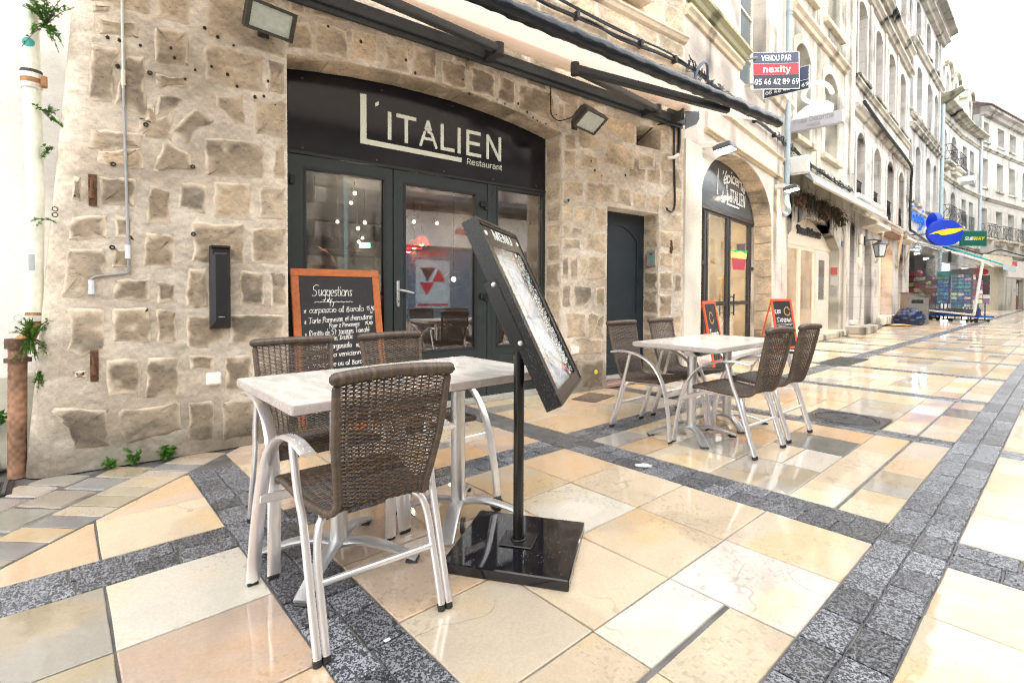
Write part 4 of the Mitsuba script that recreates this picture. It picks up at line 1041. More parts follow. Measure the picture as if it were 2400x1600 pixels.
add('numeral', paint(F3.put(mv(text('6', .09, .004, True), 4.61, -.034, 2.565)), (.85, .85, .85), .4), nb)

# ---- the ornate house
C4 = (.54, .53, .51)
h4 = thing('ornate_house', 'tall white ashlar house with strings of cornices and arched shop windows below', 'building')
G4 = [(-.05 + .12, .66, .36, 3.42, .3), (2.15, 3.14, .02, 3.02, .3), (4.45, 7.05, .34, 3.14, .4), (8.3, 9.35, .26, 2.93, .3)]
W4 = [(s0, s1, z0, z1, r) for (s0, s1) in ((.62, 1.76), (3.08, 4.26), (5.42, 6.72), (7.85, 9.1)) for (z0, z1, r) in ((4.0, 6.22, .3), (7.86, 10.24, .22), (11.95, 14.0, 0))]
shell(F4, h4, 10.34, 16, [opening(*w) for w in G4 + W4], C4, .8, .8)
for w in W4:
    window(F4, h4, *w, .30, 2, 5)
    if w[4]:
        r = opening(w[0] - .17, w[1] + .17, w[2], w[3] + .19, w[4]).difference(opening(*w))
        add('surround', facade(F4.put(mv(ext(r, .04), 0, -.036, 0)), C4, 0, .4), h4)
    if w[2] > 7: sill(F4, h4, w[0] - .2, w[1] + .2, w[2], (.42, .42, .36), .1, .16)
for z0, z1, o in ((3.72, 3.9, .12), (6.62, 6.86, .20), (7.52, 7.72, .13), (10.62, 10.84, .2), (11.45, 11.75, .22), (14.6, 14.95, .35), (15.6, 16.0, .6)):
    course(F4, h4, .02, 10.3, z0, z1, o, (.50, .47, .41))
for s in (2.35, 4.85, 7.3):
    add('pilaster', facade(F4.put(rbox(s - .16, s + .16, -.05, .01, 7.74, 10.6, .006)), C4, 0, .5), h4)
for w in W4:
    if w[2] == 4.0:
        bl = [cyl((w[0], .06, 4.75), (w[1], .06, 4.75), .02, 6), cyl((w[0], .06, 4.06), (w[1], .06, 4.06), .02, 6)]
        for s in np.linspace(w[0] + .05, w[1] - .05, 9): bl.append(tube(spline([(s, .06, 4.0), (s + .05, .05, 4.25), (s - .05, .06, 4.5), (s, .06, 4.75)], 3), .012, 5))
        add('window_guard', paint(F4.put(cat(bl)), (.02, .022, .022), .5, .3), h4)
for i, w in enumerate(G4):
    if i == 2:
        add('room', paint(F4.put(cat([box(w[0] - .1, w[1] + .1, 1.2, 1.25, 0, 3.4), box(w[0] - .15, w[0] - .1, .4, 1.2, 0, 3.4), box(w[1] + .1, w[1] + .15, .4, 1.2, 0, 3.4), box(w[0] - .1, w[1] + .1, .4, 1.2, 3.3, 3.35)])), (.75, .58, .42), .7, 0, .1), h4)
        add('ceiling_lamp', {**ply(F4.put(box(w[0] + .2, w[1] - .2, .55, .8, 3.2, 3.22)), 'm_all', (pack((.9, .9, .9)), 0)), 'emitter': {'type': 'area', 'radiance': {'type': 'rgb', 'value': [4, 2.7, 1.5]}}}, h4)
        k = add('shop_window', paint(F4.put(mv(ext(opening(*w).difference(opening(*w).buffer(-.06)), .05), 0, .38, 0)), (.7, .66, .58), .5), h4)
        add('pane', ply(F4.put(flat(opening(*w), .40)), 'm_glass'), k)
        gm = thing('shop_mannequin', 'cream garment on a bust in the lit arched shop window', 'mannequin')
        add('bust', paint(F4.put(mv(lathe([(0, 1.9), (.06, 1.9), (.07, 1.75), (.20, 1.65), (.22, 1.4), (.16, 1.1), (.24, .8), (.30, .35), (0, .35)], 16), 5.5, .85, 0)), (.8, .72, .6), .8, 0, .2, 40), gm)
        sill(F4, h4, w[0] - .35, w[1] + .25, w[2], (.74, .68, .58), .3, .12)
    elif i == 3:
        add('recess', paint(F4.put(box(w[0] - .02, w[1] + .02, .39, .42, w[2], w[3])), (.78, .58, .40), .7), h4)
        sill(F4, h4, w[0] - .2, w[1] + .15, w[2], (.74, .68, .58), .2, .1)
    else:
        add('recess', facade(F4.put(box(w[0] - .02, w[1] + .02, .39, .42, max(w[2] - .05, 0), w[3])), (.50, .47, .41), .8, .6), h4)
sill(F4, h4, -.0, .8, .36, (.74, .7, .62), .12, .1)
for s0, s1 in ((-.55, 1.1), (2.3, 3.35)):
    add('step', facade(F4.put(rbox(s0, s1, -.55 if s0 < 0 else -.3, .0, 0, .22 if s0 < 0 else .16, .02)), (.50, .46, .38), 0, 1), h4)

# ---- the next houses, further off
def balcony(F, parent, s0, s1, z, out=.45, h=.85):
    k = add('balcony', facade(F.put(cat([rbox(s0, s1, -out, .02, z - .12, z, .02), rbox(s0 + .15, s1 - .15, -out * .6, .02, z - .34, z - .12, .04)])), (.72, .68, .60), 0, .8), parent)
    b = [tube([(s0, 0, z + h), (s0, -out, z + h), (s1, -out, z + h), (s1, 0, z + h)], .02, 5), tube([(s0, 0, z + .06), (s0, -out, z + .06), (s1, -out, z + .06), (s1, 0, z + .06)], .016, 5)]
    for s in np.linspace(s0, s1, 7): b.append(tube(spline([(s, -out, z), (s + .09, -out, z + h * .3), (s - .09, -out, z + h * .65), (s, -out, z + h)], 3), .014, 4))
    for o in (-.05, -out * .5): b += [tube(spline([(s, o, z), (s, o + .08, z + h * .4), (s, o - .08, z + h * .7), (s, o, z + h)], 3), .014, 4) for s in (s0, s1)]
    add('railing', paint(F.put(cat(b)), (.04, .045, .05), .5, .3), k)
C5 = (.53, .525, .515)
h5 = thing('souvenir_shop_house', 'narrow white stone house with corner cornice above the souvenir shop', 'building')
W5 = [(s0, s1, z0, z1, .25) for s0, s1 in ((-.1 + .15, .75), (1.66, 2.9), (4.42, 5.7), (6.6, 7.6)) for z0, z1 in ((5.4, 8.1), (9.4, 11.8))] + [(s0, s1, 12.95, 14.6, .2) for s0, s1 in ((1.2, 2.3), (3.9, 5.0), (6.4, 7.4))]
D5 = sbox(.6, 0, 7.9, 3.3)
shell(F5, h5, 8.47, 15.4, [opening(*w) for w in W5] + [D5], C5, .6, .5)
for w in W5: window(F5, h5, *w, .28, 2, 5); sill(F5, h5, w[0] - .12, w[1] + .12, w[2], (.5, .5, .45), .1, .12)
for z0, z1, o in ((3.6, 3.8, .14), (4.85, 5.02, .16), (8.58, 8.8, .2), (9.08, 9.24, .14), (12.2, 12.5, .2), (14.75, 15.05, .4), (15.05, 15.5, .7)): course(F5, h5, .05, 8.45, z0, z1, o, (.48, .455, .40))
add('quoin', facade(F5.put(rbox(7.75, 8.47, -.06, .02, 3.8, 14.75, .01)), C5, .8, .4), h5)
add('room', paint(F5.put(cat([box(.3, 8.3, 2.4, 2.45, 0, 3.4), box(.3, 8.3, .4, 2.4, 3.3, 3.35), box(.28, .33, .4, 2.4, 0, 3.4), box(8.2, 8.25, .4, 2.4, 0, 3.4)])), (.22, .21, .20), .7, 0, .3), h5)
C6 = (.53, .53, .52)
h6 = thing('balcony_house', 'white curved street house with iron balconies and round topped dormers', 'building')
W6 = [(s0, s1, z0, z1, .28) for s0, s1 in ((.5, 1.72), (3.08, 4.4)) for z0, z1 in ((5.4, 7.32), (8.72, 10.62))]
shell(F6, h6, 6.31, 11.85, [opening(*w) for w in W6] + [sbox(.8, 0, 5.6, 3.1)], C6, .4, .4)
for w in W6: window(F6, h6, *w, .24, 2, 4); balcony(F6, h6, w[0] - .25, w[1] + .25, w[2] - .1)
for z0, z1, o in ((4.1, 4.3, .15), (7.72, 7.95, .16), (10.95, 11.15, .14), (11.62, 11.9, .55)): course(F6, h6, 0, 6.31, z0, z1, o, (.46, .43, .37))
roof6 = Polygon([(0, 0), (2.2, 3.4), (5, 3.6), (5, 0)])
rm = ext(roof6, 11.3); v = np.array(rm.vertices); rm.vertices = np.stack([v[:, 1], v[:, 0] - .1, v[:, 2] + 11.9], 1)
rk6 = add('roof', paint(F6.put(rm), (.20, .22, .26), .55, 0, .3), h6)
for s in (.9, 3.2, 7.6):
    dz = 12.0
    d = add('dormer', facade(F6.put(cat([ext(opening(s, s + 1.5, dz, dz + 2.5, .5).difference(opening(s + .35, s + 1.15, dz + .3, dz + 1.95, .3)), .9)])), (.84, .82, .78), 0, .5), h6)
    add('window', paint(F6.put(mv(ext(opening(s + .35, s + 1.15, dz + .3, dz + 1.95, .3), .02), 0, .3, 0)), (.22, .25, .28), .1), d)
    add('hood', facade(F6.put(mv(ext(opening(s - .15, s + 1.65, dz + 1.9, dz + 2.7, .6).difference(opening(s - .2, s + 1.7, dz, dz + 2.45, .55)), 1.0), 0, -.15, 0)), (.66, .60, .50), 0, .8), d)
chm = add('chimney', facade(F6.put(cat([box(4.4, 9.2, 1.6, 2.9, 11.9, 18.2), box(4.3, 9.3, 1.5, 3.0, 18.2, 18.4)])), (.80, .80, .81), 0, 1), h6)
h7 = thing('grey_railing_house', 'narrow white house in the street bend with grey window railings', 'building')
W7 = [(s0, s1, z0, z1, 0) for s0, s1 in ((.0, .95), (1.72, 2.76)) for z0, z1 in ((5.4, 7.25), (8.3, 10.6))]
shell(F7, h7, 4.35, 11.9, [opening(*w) for w in W7] + [sbox(.3, 0, 3.9, 3.0)], C6, .4, .4)
for w in W7:
    window(F7, h7, *w, .22, 2, 4)
    add('railing', paint(F7.put(cat([box(w[0] - .1, w[1] + .1, -.08, -.05, w[2] + .85, w[2] + .9)] + [box(s - .015, s + .015, -.075, -.055, w[2], w[2] + .86) for s in np.linspace(w[0] - .1, w[1] + .1, 9)])), (.14, .15, .17), .5, .3), h7)
for z0, z1, o in ((4.1, 4.3, .15), (7.74, 7.95, .16), (11.0, 11.2, .14), (11.65, 11.95, .5)): course(F7, h7, -.05, 4.38, z0, z1, o, (.46, .43, .37))
C8 = (.54, .54, .535)
h8 = thing('far_end_house', 'white house closing the street bend with small paned casements in three rows', 'building')
S8 = ((.2, 1.5), (3.24, 4.56), (5.82, 7.17), (8.9, 10.2), (11.8, 13.1))
W8 = [(a, b, z0, z1, 0) for a, b in S8 for z0, z1 in ((5.12, 7.18), (8.6, 10.6), (11.75, 13.1))]
G8 = [sbox(1.0, 0, 5.3, 3.2), sbox(8.0, 0, 9.7, 2.35), sbox(11, 0, 14.5, 2.8)]
shell(F8, h8, 16, 13.55, [opening(*w) for w in W8] + G8, C8, .3, .4, depth=.42)
for w in W8:
    window(F8, h8, *w, .34, 4, 5)
    if w[2] < 6: balcony(F8, h8, w[0] - .2, w[1] + .25, w[2] - .05, .5, .95)
    else: sill(F8, h8, w[0] - .15, w[1] + .15, w[2], (.7, .68, .62), .1, .12)
for z0, z1, o in ((3.9, 4.12, .2), (7.72, 7.95, .18), (11.15, 11.34, .16), (13.42, 13.98, .5)): course(F8, h8, -.1, 16, z0, z1, o, (.46, .44, .40))
rp = sweep([(-.2, 0, 13.98), (16, 0, 13.98)], [(.62, 0), (.62, .06), (-5, 2.6), (-5, 2.5)])
add('roof', paint(F8.put(rp), (.36, .30, .27), .7, 0, .5), h8)
k8 = add('chimney', facade(F8.put(cat([box(-1.2, 2.0, 2.5, 3.4, 13, 17.0), box(-1.3, 2.1, 2.4, 3.5, 17.0, 17.4)])), (.78, .76, .74), 0, .8), h8)
for s, c in ((-.5, (.7, .7, .74)), (.15, (.55, .42, .36))): add('pot', paint(F8.put(mv(lathe([(.0, 0), (.24, 0), (.2, 1.0), (0, 1.0)], 10), s, 2.9, 17.4)), c, .7), k8)
add('aerial', paint(F8.put(cat([cyl((1.9, 2.9, 17.4), (1.9, 2.9, 21.3), .03, 5), cyl((1.3, 2.9, 21.2), (2.3, 2.9, 21.1), .025, 5)])), (.3, .3, .32), .5, .5), k8)
add('shop_front', paint(F8.put(cat([rbox(-.3, 5.6, -.35, .02, 3.2, 3.95, .02)])), (.80, .74, .60), .6, 0, .2), h8)
add('shop_panel', paint(F8.put(rbox(5.8, 11, -.06, .02, 2.5, 3.75, .01)), (.85, .84, .82), .5, 0, .1), h8)
for g, c in ((G8[0], (.60, .54, .44)), (G8[2], (.3, .32, .33))):
    x0, _, x1, zt = g.bounds
    add('shop_window', paint(F8.put(box(x0, x1, .3, .34, 0, zt)), c, .15), h8)
k = add('door', paint(F8.put(box(8.0, 9.7, .25, .3, 0, 2.35)), (.22, .13, .08), .5, 0, .3), h8)
add('pane', paint(F8.put(cat([box(8.25, 8.65, .235, .25, 1.1, 2.05), box(9.05, 9.45, .235, .25, 1.1, 2.05)])), (.55, .58, .6), .2), k)
(sa, za), (sb, zb) = ray_at(F8, 2100 + 2060 / 7.84, 480 + 1110 / 7.84, -.07), ray_at(F8, 2100 + 2222 / 7.84, 480 + 1110 / 7.84, -.07)
tf = thing('red_shop_lettering', 'red lower case shop lettering on the white panel at the far end', 'sign')
add('lettering', paint(F8.put(mv(text('free', .42, .02, True, sb - sa), sa, -.065, za)), (.75, .06, .05), .4), tf)

# ---- the plaster house on the left, and the houses across the street (seen in the glass)
pl = thing('plaster_house', 'white plastered house wall left of the stone corner with a mossy plinth', 'building')
add('wall', facade(FR.put(box(-9, -.2, .36, .7, 0, 9)), (.84, .835, .82), 0, .3), pl)
add('plinth', facade(FR.put(rbox(-9, -.46, .30, .40, 0, .62, .02)), (.66, .66, .58), 0, 1), pl)
oh = thing('opposite_stone_house', 'old stone wall across the street mirrored in the left restaurant window', 'building')
FO_ = Frame(-14, -3.3, 0)
add('wall', facade(FO_.put(box(2, 18.9, -.4, 0, 0, 5.2)), (.50, .47, .43), 1, 1), oh)
OR = random.Random(77)
for r_ in range(13):
    s = 15.5 + OR.uniform(0, .3)
    while s < 18.8:
        w = OR.uniform(.35, .75); kk = OR.uniform(.5, 1.25)
        add('stone', facade(FO_.put(rbox(s + .015, min(s + w, 18.88) - .015, -.02, .025, .02 + r_ * .40, .39 + r_ * .40, .02)), tuple(c * kk for c in (.48, .45, .41)), 0, 1), oh); s += w
add('pipe', paint(FO_.put(cyl((17.75, .1, 0), (17.75, .1, 5.2), .05, 10)), (.35, .45, .45), .4), oh)
op = thing('opposite_shop_house', 'white shop front across the street mirrored in the restaurant door', 'building')
add('wall', facade(FO_.put(box(18.9, 40, -.4, 0, 0, 5.2)), (.60, .56, .52), 0, 1), op)
add('fascia', paint(FO_.put(rbox(19.0, 25.5, 0, .12, 2.36, 3.25, .01)), (.84, .83, .88), .4), op)
add('eave', paint(FO_.put(loft_box(18.9, 26, 0, .55, 3.36, 3.48)), (.05, .045, .05), .6, 0, .3), op)
add('shop_window', paint(FO_.put(box(19.2, 25, 0, .03, .45, 2.3)), (.16, .24, .36), .1), op)
def opp(word, s1, z, h, w, c, bold=True, o=.13):
    m = text(word, h, .02, bold, w); v = np.array(m.vertices)
    add('lettering', paint(FO_.put(trimesh.Trimesh(np.stack([s1 - v[:, 0], o - v[:, 1] - .01, v[:, 2] + z], 1), np.asarray(m.faces), process=False)), c, .4), op)
RD_ = (.55, .05, .09)
opp('C F\u00e9es Main', 21.75, 2.70, .19, 1.15, RD_); opp('C F\u00e9es Main', 20.38, 2.15, .11, .80, RD_, True, .04)
add('poster', paint(FO_.put(rbox(19.5, 20.45, .03, .045, .75, 2.0, .004)), (.45, .62, .78), .4), op)
for pts, c in (([(19.62, 1.80), (20.02, 1.80), (19.82, 1.45)], (.08, .05, .07)), ([(19.95, 1.45), (20.32, 1.45), (20.13, 1.78)], RD_), ([(19.60, 1.42), (20.0, 1.42), (19.8, 1.1)], RD_)):
    add('triangle', paint(FO_.put(mv(ext(Polygon(pts), .006), 0, .046, 0)), c, .4), op)
opp('Boutique de cr\u00e9ateurs', 20.40, .82, .07, .85, RD_, True, .05)
add('triangle', paint(FO_.put(mv(ext(Polygon([(20.95, 2.62), (21.2, 2.62), (21.075, 2.85)]).union(Polygon([(20.95, 3.05), (21.2, 3.05), (21.075, 2.82)])), .02), 0, .13, 0)), RD_, .4), op)

HO = Frame(26, -3.6, 1.0)
for i_, (a, b, h, c, lab) in enumerate(((.2, 14, 9, (.55, .50, .44), 'tall stone house across the street beyond the mirrored shop'), (14.2, 30, 10, (.60, .57, .52), 'second stone house across the street further along'), (30.2, 48, 9, (.56, .53, .48), 'third stone house across the street far along'))):
    k = thing('opposite_house', lab, 'building')
    ops = [sbox(s, z, s + 1.2, z + 2.0) for s in np.arange(a + 1, b - 2, 3.2) for z in (3.6, 6.6)] + [sbox(s, 0, s + 2.2, 2.6) for s in np.arange(a + 1, b - 3, 4)]
    m = ext(sbox(a, 0, b, h).difference(unary_union(ops)), .4); m.apply_translation((0, -.4, 0))
    add('wall', facade(HO.put(m), c, .8, .8), k)
    for o in ops:
        x0, z0, x1, z1 = o.bounds
        add('window', paint(HO.put(box(x0, x1, -.34, -.30, z0, z1)), (.10, .11, .13), .1), k)
# ------------------------------------------------------------------ wicker chairs
CR = random.Random(21)
ALU = (.92, .93, .95)
def seat_path(t):
    """(y, z) of the woven seat, t = 0 at the top rim, 1 at the front edge."""
    P = SEATP; i = min(int(t * (len(P) - 1)), len(P) - 2); f = t * (len(P) - 1) - i
    return P[i] * (1 - f) + P[i + 1] * f
_sp = spline([(-.062, .885), (-.035, .75), (-.002, .60), (.025, .50), (.045, .448), (.09, .425), (.17, .422), (.30, .432), (.42, .446), (.475, .440)], 10)
_d = np.concatenate([[0], np.cumsum(np.linalg.norm(np.diff(_sp, axis=0), axis=1))])
SEATL = _d[-1]
SEATP = np.stack([np.interp(np.linspace(0, SEATL, 240), _d, _sp[:, k]) for k in (0, 1)], 1)
def half_w(t):
    return float(np.interp(t, [0, .25, .47, .55, .75, 1], [.196, .186, .160, .168, .205, .226]))
def seat_pt(t, x, lift=0.0):
    t = min(max(t, 0), 1)
    y, z = seat_path(t); a, b = seat_path(max(t - .01, 0)), seat_path(min(t + .01, 1)); d = (b - a) / (np.linalg.norm(b - a) + 1e-9)
    n = np.array([d[1], -d[0]])     # away from the sitter at the back, down at the seat
    w = half_w(t)
    bow = (.030 * np.interp(t, [0, .35, .55], [1, .8, 0]) + .012 * np.interp(t, [.5, .7, 1], [0, 1, .3])) * (1 - (x / w) ** 2)
    p = np.array([y, z]) - n * (lift - bow) * -1
    return np.array([x, p[0], p[1]])
BROWNS = [(.075, .050, .034), (.11, .072, .045), (.055, .040, .032), (.135, .092, .058), (.09, .08, .075), (.07, .062, .06)]
WR = pack_lin(.34, 0, .1)
def weave():
    V, F, UV, n = [], [], [], 0
    warps = 15
    rows = int(SEATL / .0068)
    def put(m, c):
        nonlocal n
        V.append(m.vertices); F.append(np.asarray(m.faces) + n); n += len(m.vertices); UV.append(np.tile((pack(c), WR), (len(m.vertices), 1)))
    for r in range(1, rows):
        t = r / rows; w = half_w(t) - .006
        k = (warps - 1) * 2
        xs = np.linspace(-w, w, k + 1)
        ph = (r % 2) * 2 - 1
        pts = [seat_pt(t + CR.uniform(-.0007, .0007), x, .0036 * ph * math.cos(math.pi * i / 2)) for i, x in enumerate(xs)]
        c = CR.choice(BROWNS); s = CR.uniform(.8, 1.2)
        put(tube(pts, .0026, 4, cap=False), [q * s for q in c])
    for j in range(warps):
        f = -1 + 2 * j / (warps - 1)
        pts = [seat_pt(t, f * (half_w(t) - .008)) for t in np.linspace(0, 1, 48)]
        put(tube(pts, .0034, 4, cap=False), (.07, .045, .03))
    return trimesh.Trimesh(np.vstack(V), np.vstack(F), process=False), np.vstack(UV)
def wrapped(pts, r, pitch=.0065, sides=9):
    """A cane-wrapped roll: every turn of cane its own ring."""
    p = np.asarray(pts, float); d = np.concatenate([[0], np.cumsum(np.linalg.norm(np.diff(p, axis=0), axis=1))])
    n = max(3, int(d[-1] / pitch)); q = np.stack([np.interp(np.linspace(0, d[-1], 2 * n + 1), d, p[:, k]) for k in range(3)], 1)
    rr = np.where(np.arange(2 * n + 1) % 2 == 1, r + .0016, r)
    full = tube(q, rr, sides, cap=False); v = np.asarray(full.vertices).reshape(2 * n + 1, sides, 3)
    V, F, UV, m = [], [], [], 0
    for i in range(n):
        ring = v[2 * i:2 * i + 3].reshape(-1, 3); c0 = CR.choice(BROWNS); c = [.6 * a + .4 * b for a, b in zip((.085, .062, .046), c0)]; s = CR.uniform(.9, 1.2)
        a, b = np.meshgrid(np.arange(2), np.arange(sides), indexing='ij')
        g = np.stack([a * sides + b, a * sides + (b + 1) % sides, (a + 1) * sides + (b + 1) % sides, (a + 1) * sides + b], -1).reshape(-1, 4)
        V.append(ring); F.append(np.vstack([g[:, [0, 1, 2]], g[:, [0, 2, 3]]]) + m); m += len(ring); UV.append(np.tile((pack([x * s for x in c]), WR), (len(ring), 1)))
    for e, o in ((q[0], 0), (q[-1], 1)):
        cap = trimesh.creation.icosphere(1, r * 1.02); cap.apply_translation(e)
        V.append(cap.vertices); F.append(np.asarray(cap.faces) + m); m += len(cap.vertices); UV.append(np.tile((pack(BROWNS[2]), WR), (len(cap.vertices), 1)))
    return trimesh.Trimesh(np.vstack(V), np.vstack(F), process=False), np.vstack(UV)
def side_strip(pts, prof):
    p = np.asarray(pts, float); t = np.gradient(p, axis=0); t /= np.linalg.norm(t, axis=1, keepdims=True)
    return sweep(p, prof, up=np.cross([1.0, 0, 0], t))
def droplets(points, rr, c=(.55, .58, .62), flatz=.55):
    ms = []
    base = trimesh.creation.icosphere(0, 1.0)
    for p in points:
        m = base.copy(); r = CR.uniform(*rr); m.vertices = m.vertices * [r, r, r * flatz] + p; ms.append(m)
    return cat(ms)
def arm_path(s):
    return spline([(s * .292, .60, .012), (s * .282, .575, .22), (s * .270, .525, .43), (s * .262, .43, .575), (s * .257, .30, .645), (s * .255, .15, .668), (s * .254, .02, .655)], 7)
CHAIR = {}
def chair_parts():
    out = []
    m, uv = weave(); out.append(('woven_seat', ply(m, 'm_all', uv)))
    xs = np.linspace(-1, 1, 13)
    m, uv = wrapped([seat_pt(.004, x * .198) + [0, -.002, .008] for x in xs], .0205); out.append(('top_roll', ply(m, 'm_all', uv, 70)))
    for s in (-1, 1):
        m, uv = wrapped([seat_pt(t, s * half_w(t)) for t in np.linspace(.03, .98, 40)], .0125, .0075, 8); out.append(('side_roll', ply(m, 'm_all', uv, 70)))
    m, uv = wrapped([seat_pt(.99, x * .228) for x in xs], .0165, .0075, 8); out.append(('front_roll', ply(m, 'm_all', uv, 70)))
    al = lambda mm, sm=40: paint(mm, ALU, .30, .85, .05, sm)
    for s in (-1, 1):
        out.append(('arm', al(side_strip(arm_path(s), oval(.0255, .0085, 12)))))
        out.append(('rear_leg', al(tube(spline([(s * .236, 0, .02), (s * .238, .065, .22), (s * .240, .125, .405), (s * .247, .155, .49), (s * .252, .20, .648)], 6), .0135, 12))))
        out.append(('inner_leg', al(tube(spline([(s * .207, .002, .02), (s * .207, .062, .20), (s * .204, .095, .31), (s * .192, .118, .375), (s * .17, .15, .402), (s * .16, .30, .408), (s * .175, .47, .418)], 6), .0135, 12))))
        out.append(('foot_cap', paint(cyl((s * .236, -.002, .0), (s * .236, .004, .024), .0145, 10), (.02, .02, .02), .5)))
    for s in (-1, 1):
        out.append(('foot_cap', paint(cyl((s * .207, 0, 0), (s * .207, .006, .024), .0145, 10), (.02, .02, .02), .5)))
        out.append(('foot_cap', paint(rbox(s * .292 - .02, s * .292 + .02, .592, .611, 0, .016, .003), (.02, .02, .02), .5)))
    out.append(('stretcher', al(cyl((-.206, .066, .215), (.206, .066, .215), .0115, 12))))
    out.append(('front_bar', al(rbox(-.278, .278, .535, .547, .335, .372, .004))))
    pts = []
    for s in (-1, 1):
        ap = arm_path(s)
        for _ in range(70):
            q = ap[CR.randrange(20, len(ap))]; pts.append(q + [CR.uniform(-.018, .018), CR.uniform(-.01, .01), .0085])
    out.append(('droplets', paint(droplets(pts, (.0012, .0026)), (.62, .66, .72), .05, 0, 0)))
    return out
CHAIRS = [  # x, y of the middle of the rear feet, facing (degrees), label
    (.815, 1.527, 87, 'wicker armchair nearest the camera, its woven back turned to the viewer'),
    (.935, 2.735, -91, 'wicker armchair behind the front table, on the left against the stone wall'),
    (1.515, 2.738, -89, 'wicker armchair behind the front table, in front of the restaurant door'),
    (3.775, 2.662, -90, 'wicker armchair of the far table, nearest the blue door on the left'),
    (4.415, 2.662, -90, 'wicker armchair of the far table, at the back by the pale pier'),
    (3.815, 1.456, 87, 'wicker armchair of the far table, back to the street and nearest the menu stand'),
    (4.43, 1.46, 89, 'wicker armchair of the far table, outermost on the right beside the manhole cover')]
protos = chair_parts()
for x, y, a, lab in CHAIRS:
    k = thing('wicker_armchair', lab, 'chair', 'wicker armchairs of the terrace')
    m = T4().translate([x, y, 0]).rotate([0, 0, 1], a - 90)
    for nm, sh in protos:
        add(nm, {**sh, 'to_world': m}, k, **({'kind': 'stuff'} if nm == 'droplets' else {}))

# ------------------------------------------------------------------ tables
def top_color(p, n, uv):
    a = fbm(p.x * 26, p.y * 9, 0.0, 4); b = fbm(p.x * 5, p.y * 5, 4.0, 3); s = noise(p.x * 240, p.y * 240, 0.0)
    c = mix((.46, .46, .435), (.58, .565, .53), smoothstep(.3, .7, a))
    return c * (.92 + .16 * b) * (.93 + .12 * s)
def top_rough(p, n, uv):
    return .05 + .16 * smoothstep(.45, .6, fbm(p.x * 7, p.y * 7, 2.0, 3))
scene['m_table'] = {'type': 'twosided', 'b': {'type': 'principled', 'base_color': mikit.proc(top_color), 'roughness': mikit.proc(top_rough), 'specular': .5}}
def caster(x, y, z, ang):
    w = rot(trimesh.creation.cylinder(.036, .018, sections=20), 90, [0, 1, 0]); hub = rot(trimesh.creation.cylinder(.017, .024, sections=14), 90, [0, 1, 0])
    return [mv(rotz(w, ang), x, y, z), mv(rotz(hub, ang), x, y, z)]
def table(x, y, h, w, d, lab, ang, wheels=False):
    k = thing('bistro_table', lab, 'table', 'square pedestal tables of the terrace')
    pts = Polygon([(-w / 2, -d / 2), (w / 2, -d / 2), (w / 2, d / 2), (-w / 2, d / 2)]).buffer(-.012).buffer(.012, quad_segs=4)
    ring = np.array(pts.exterior.coords)[:-1]
    def tt(m): return mv(rotz(m, ang), x, y, 0)
    body = trimesh.convex.convex_hull(np.vstack([np.c_[ring * .994, np.full(len(ring), h - .0005)], np.c_[ring, np.full(len(ring), h - .005)], np.c_[ring, np.full(len(ring), h - .030)], np.c_[ring * .97, np.full(len(ring), h - .038)]]))
    tk = add('top', paint(tt(body), (.46, .42, .385), .35, 0, .25, 40), k)
    add('surface', ply(tt(mv(trimesh.creation.extrude_polygon(pts.buffer(-.006), .0012), 0, 0, h)), 'm_table'), tk)
    edge = [np.array([*(ring[i] * CR.uniform(.985, 1.002)), h + .001]) for i in range(len(ring))]
    dp = []
    for _ in range(150):
        a = CR.random() * 4; s = a % 1; q = [(-1 + 2 * s, -1), (1, -1 + 2 * s), (1 - 2 * s, 1), (-1, 1 - 2 * s)][int(a)]
        dp.append([q[0] * w / 2 * 1.001, q[1] * d / 2 * 1.001, h - CR.uniform(.006, .034)])
    for _ in range(160): dp.append([CR.uniform(-w / 2, w / 2) * .96, CR.uniform(-d / 2, d / 2) * .96, h + .001])
    add('droplets', paint(tt(droplets(dp, (.0012, .0028))), (.66, .68, .70), .05, 0, 0), tk, kind='stuff')
    ck = add('column', paint(tt(cyl((0, 0, .06), (0, 0, h - .10), .037, 24)), (.70, .71, .72), .33, .85, .08, 40), k)
    add('bracket', paint(tt(cat([rbox(-.05, .05, -.05, .05, h - .11, h - .038, .01), rbox(-.16, .16, -.03, .03, h - .055, h - .038, .004)])), (.78, .78, .76), .45, .2, .1), ck)
    add('tilt_lever', paint(tt(cat([tube([(-.02, -.06, h - .075), (-.06, -.075, h - .085), (-.085, -.06, h - .065)], .009, 6), rbox(-.045, .0, -.08, -.05, h - .10, h - .05, .006)])), (.03, .03, .035), .4), ck)
    for i in range(4):
        a = 45 + 90 * i
        path = spline([(.0, 0, .070), (.10, 0, .082), (.20, 0, .066), (.29, 0, .036), (.345, 0, .018)], 5)
        sc = np.stack([np.linspace(1.0, .92, len(path)), np.linspace(1.35, .7, len(path))], 1)
        f = sweep(path, [(-.030, -.010), (.030, -.010), (.034, 0), (.022, .009), (-.022, .009), (-.034, 0)], scale=sc)
        fk = add('foot', paint(tt(rotz(f, a)), (.66, .68, .71), .35, .8, .1, 35), k)
        if wheels and i in (2, 3):
            c, s = math.cos(math.radians(a)), math.sin(math.radians(a))
            wl = caster(.20 * c - .055 * s, .20 * s + .055 * c, .037, a + 90)
            add('caster', paint(tt(wl[0]), (.035, .036, .04), .4), fk); scene[fresh(fk + '__hub')] = paint(tt(wl[1]), (.35, .36, .38), .3, .3)
        else:
            add('pad', paint(tt(rotz(rbox(.30, .352, -.028, .028, 0, .012, .004), a)), (.03, .03, .03), .6), fk)
table(.893, 2.118, .766, .628, .735, 'square grey table on a pedestal in front, the left one beside the stone wall', -.5)
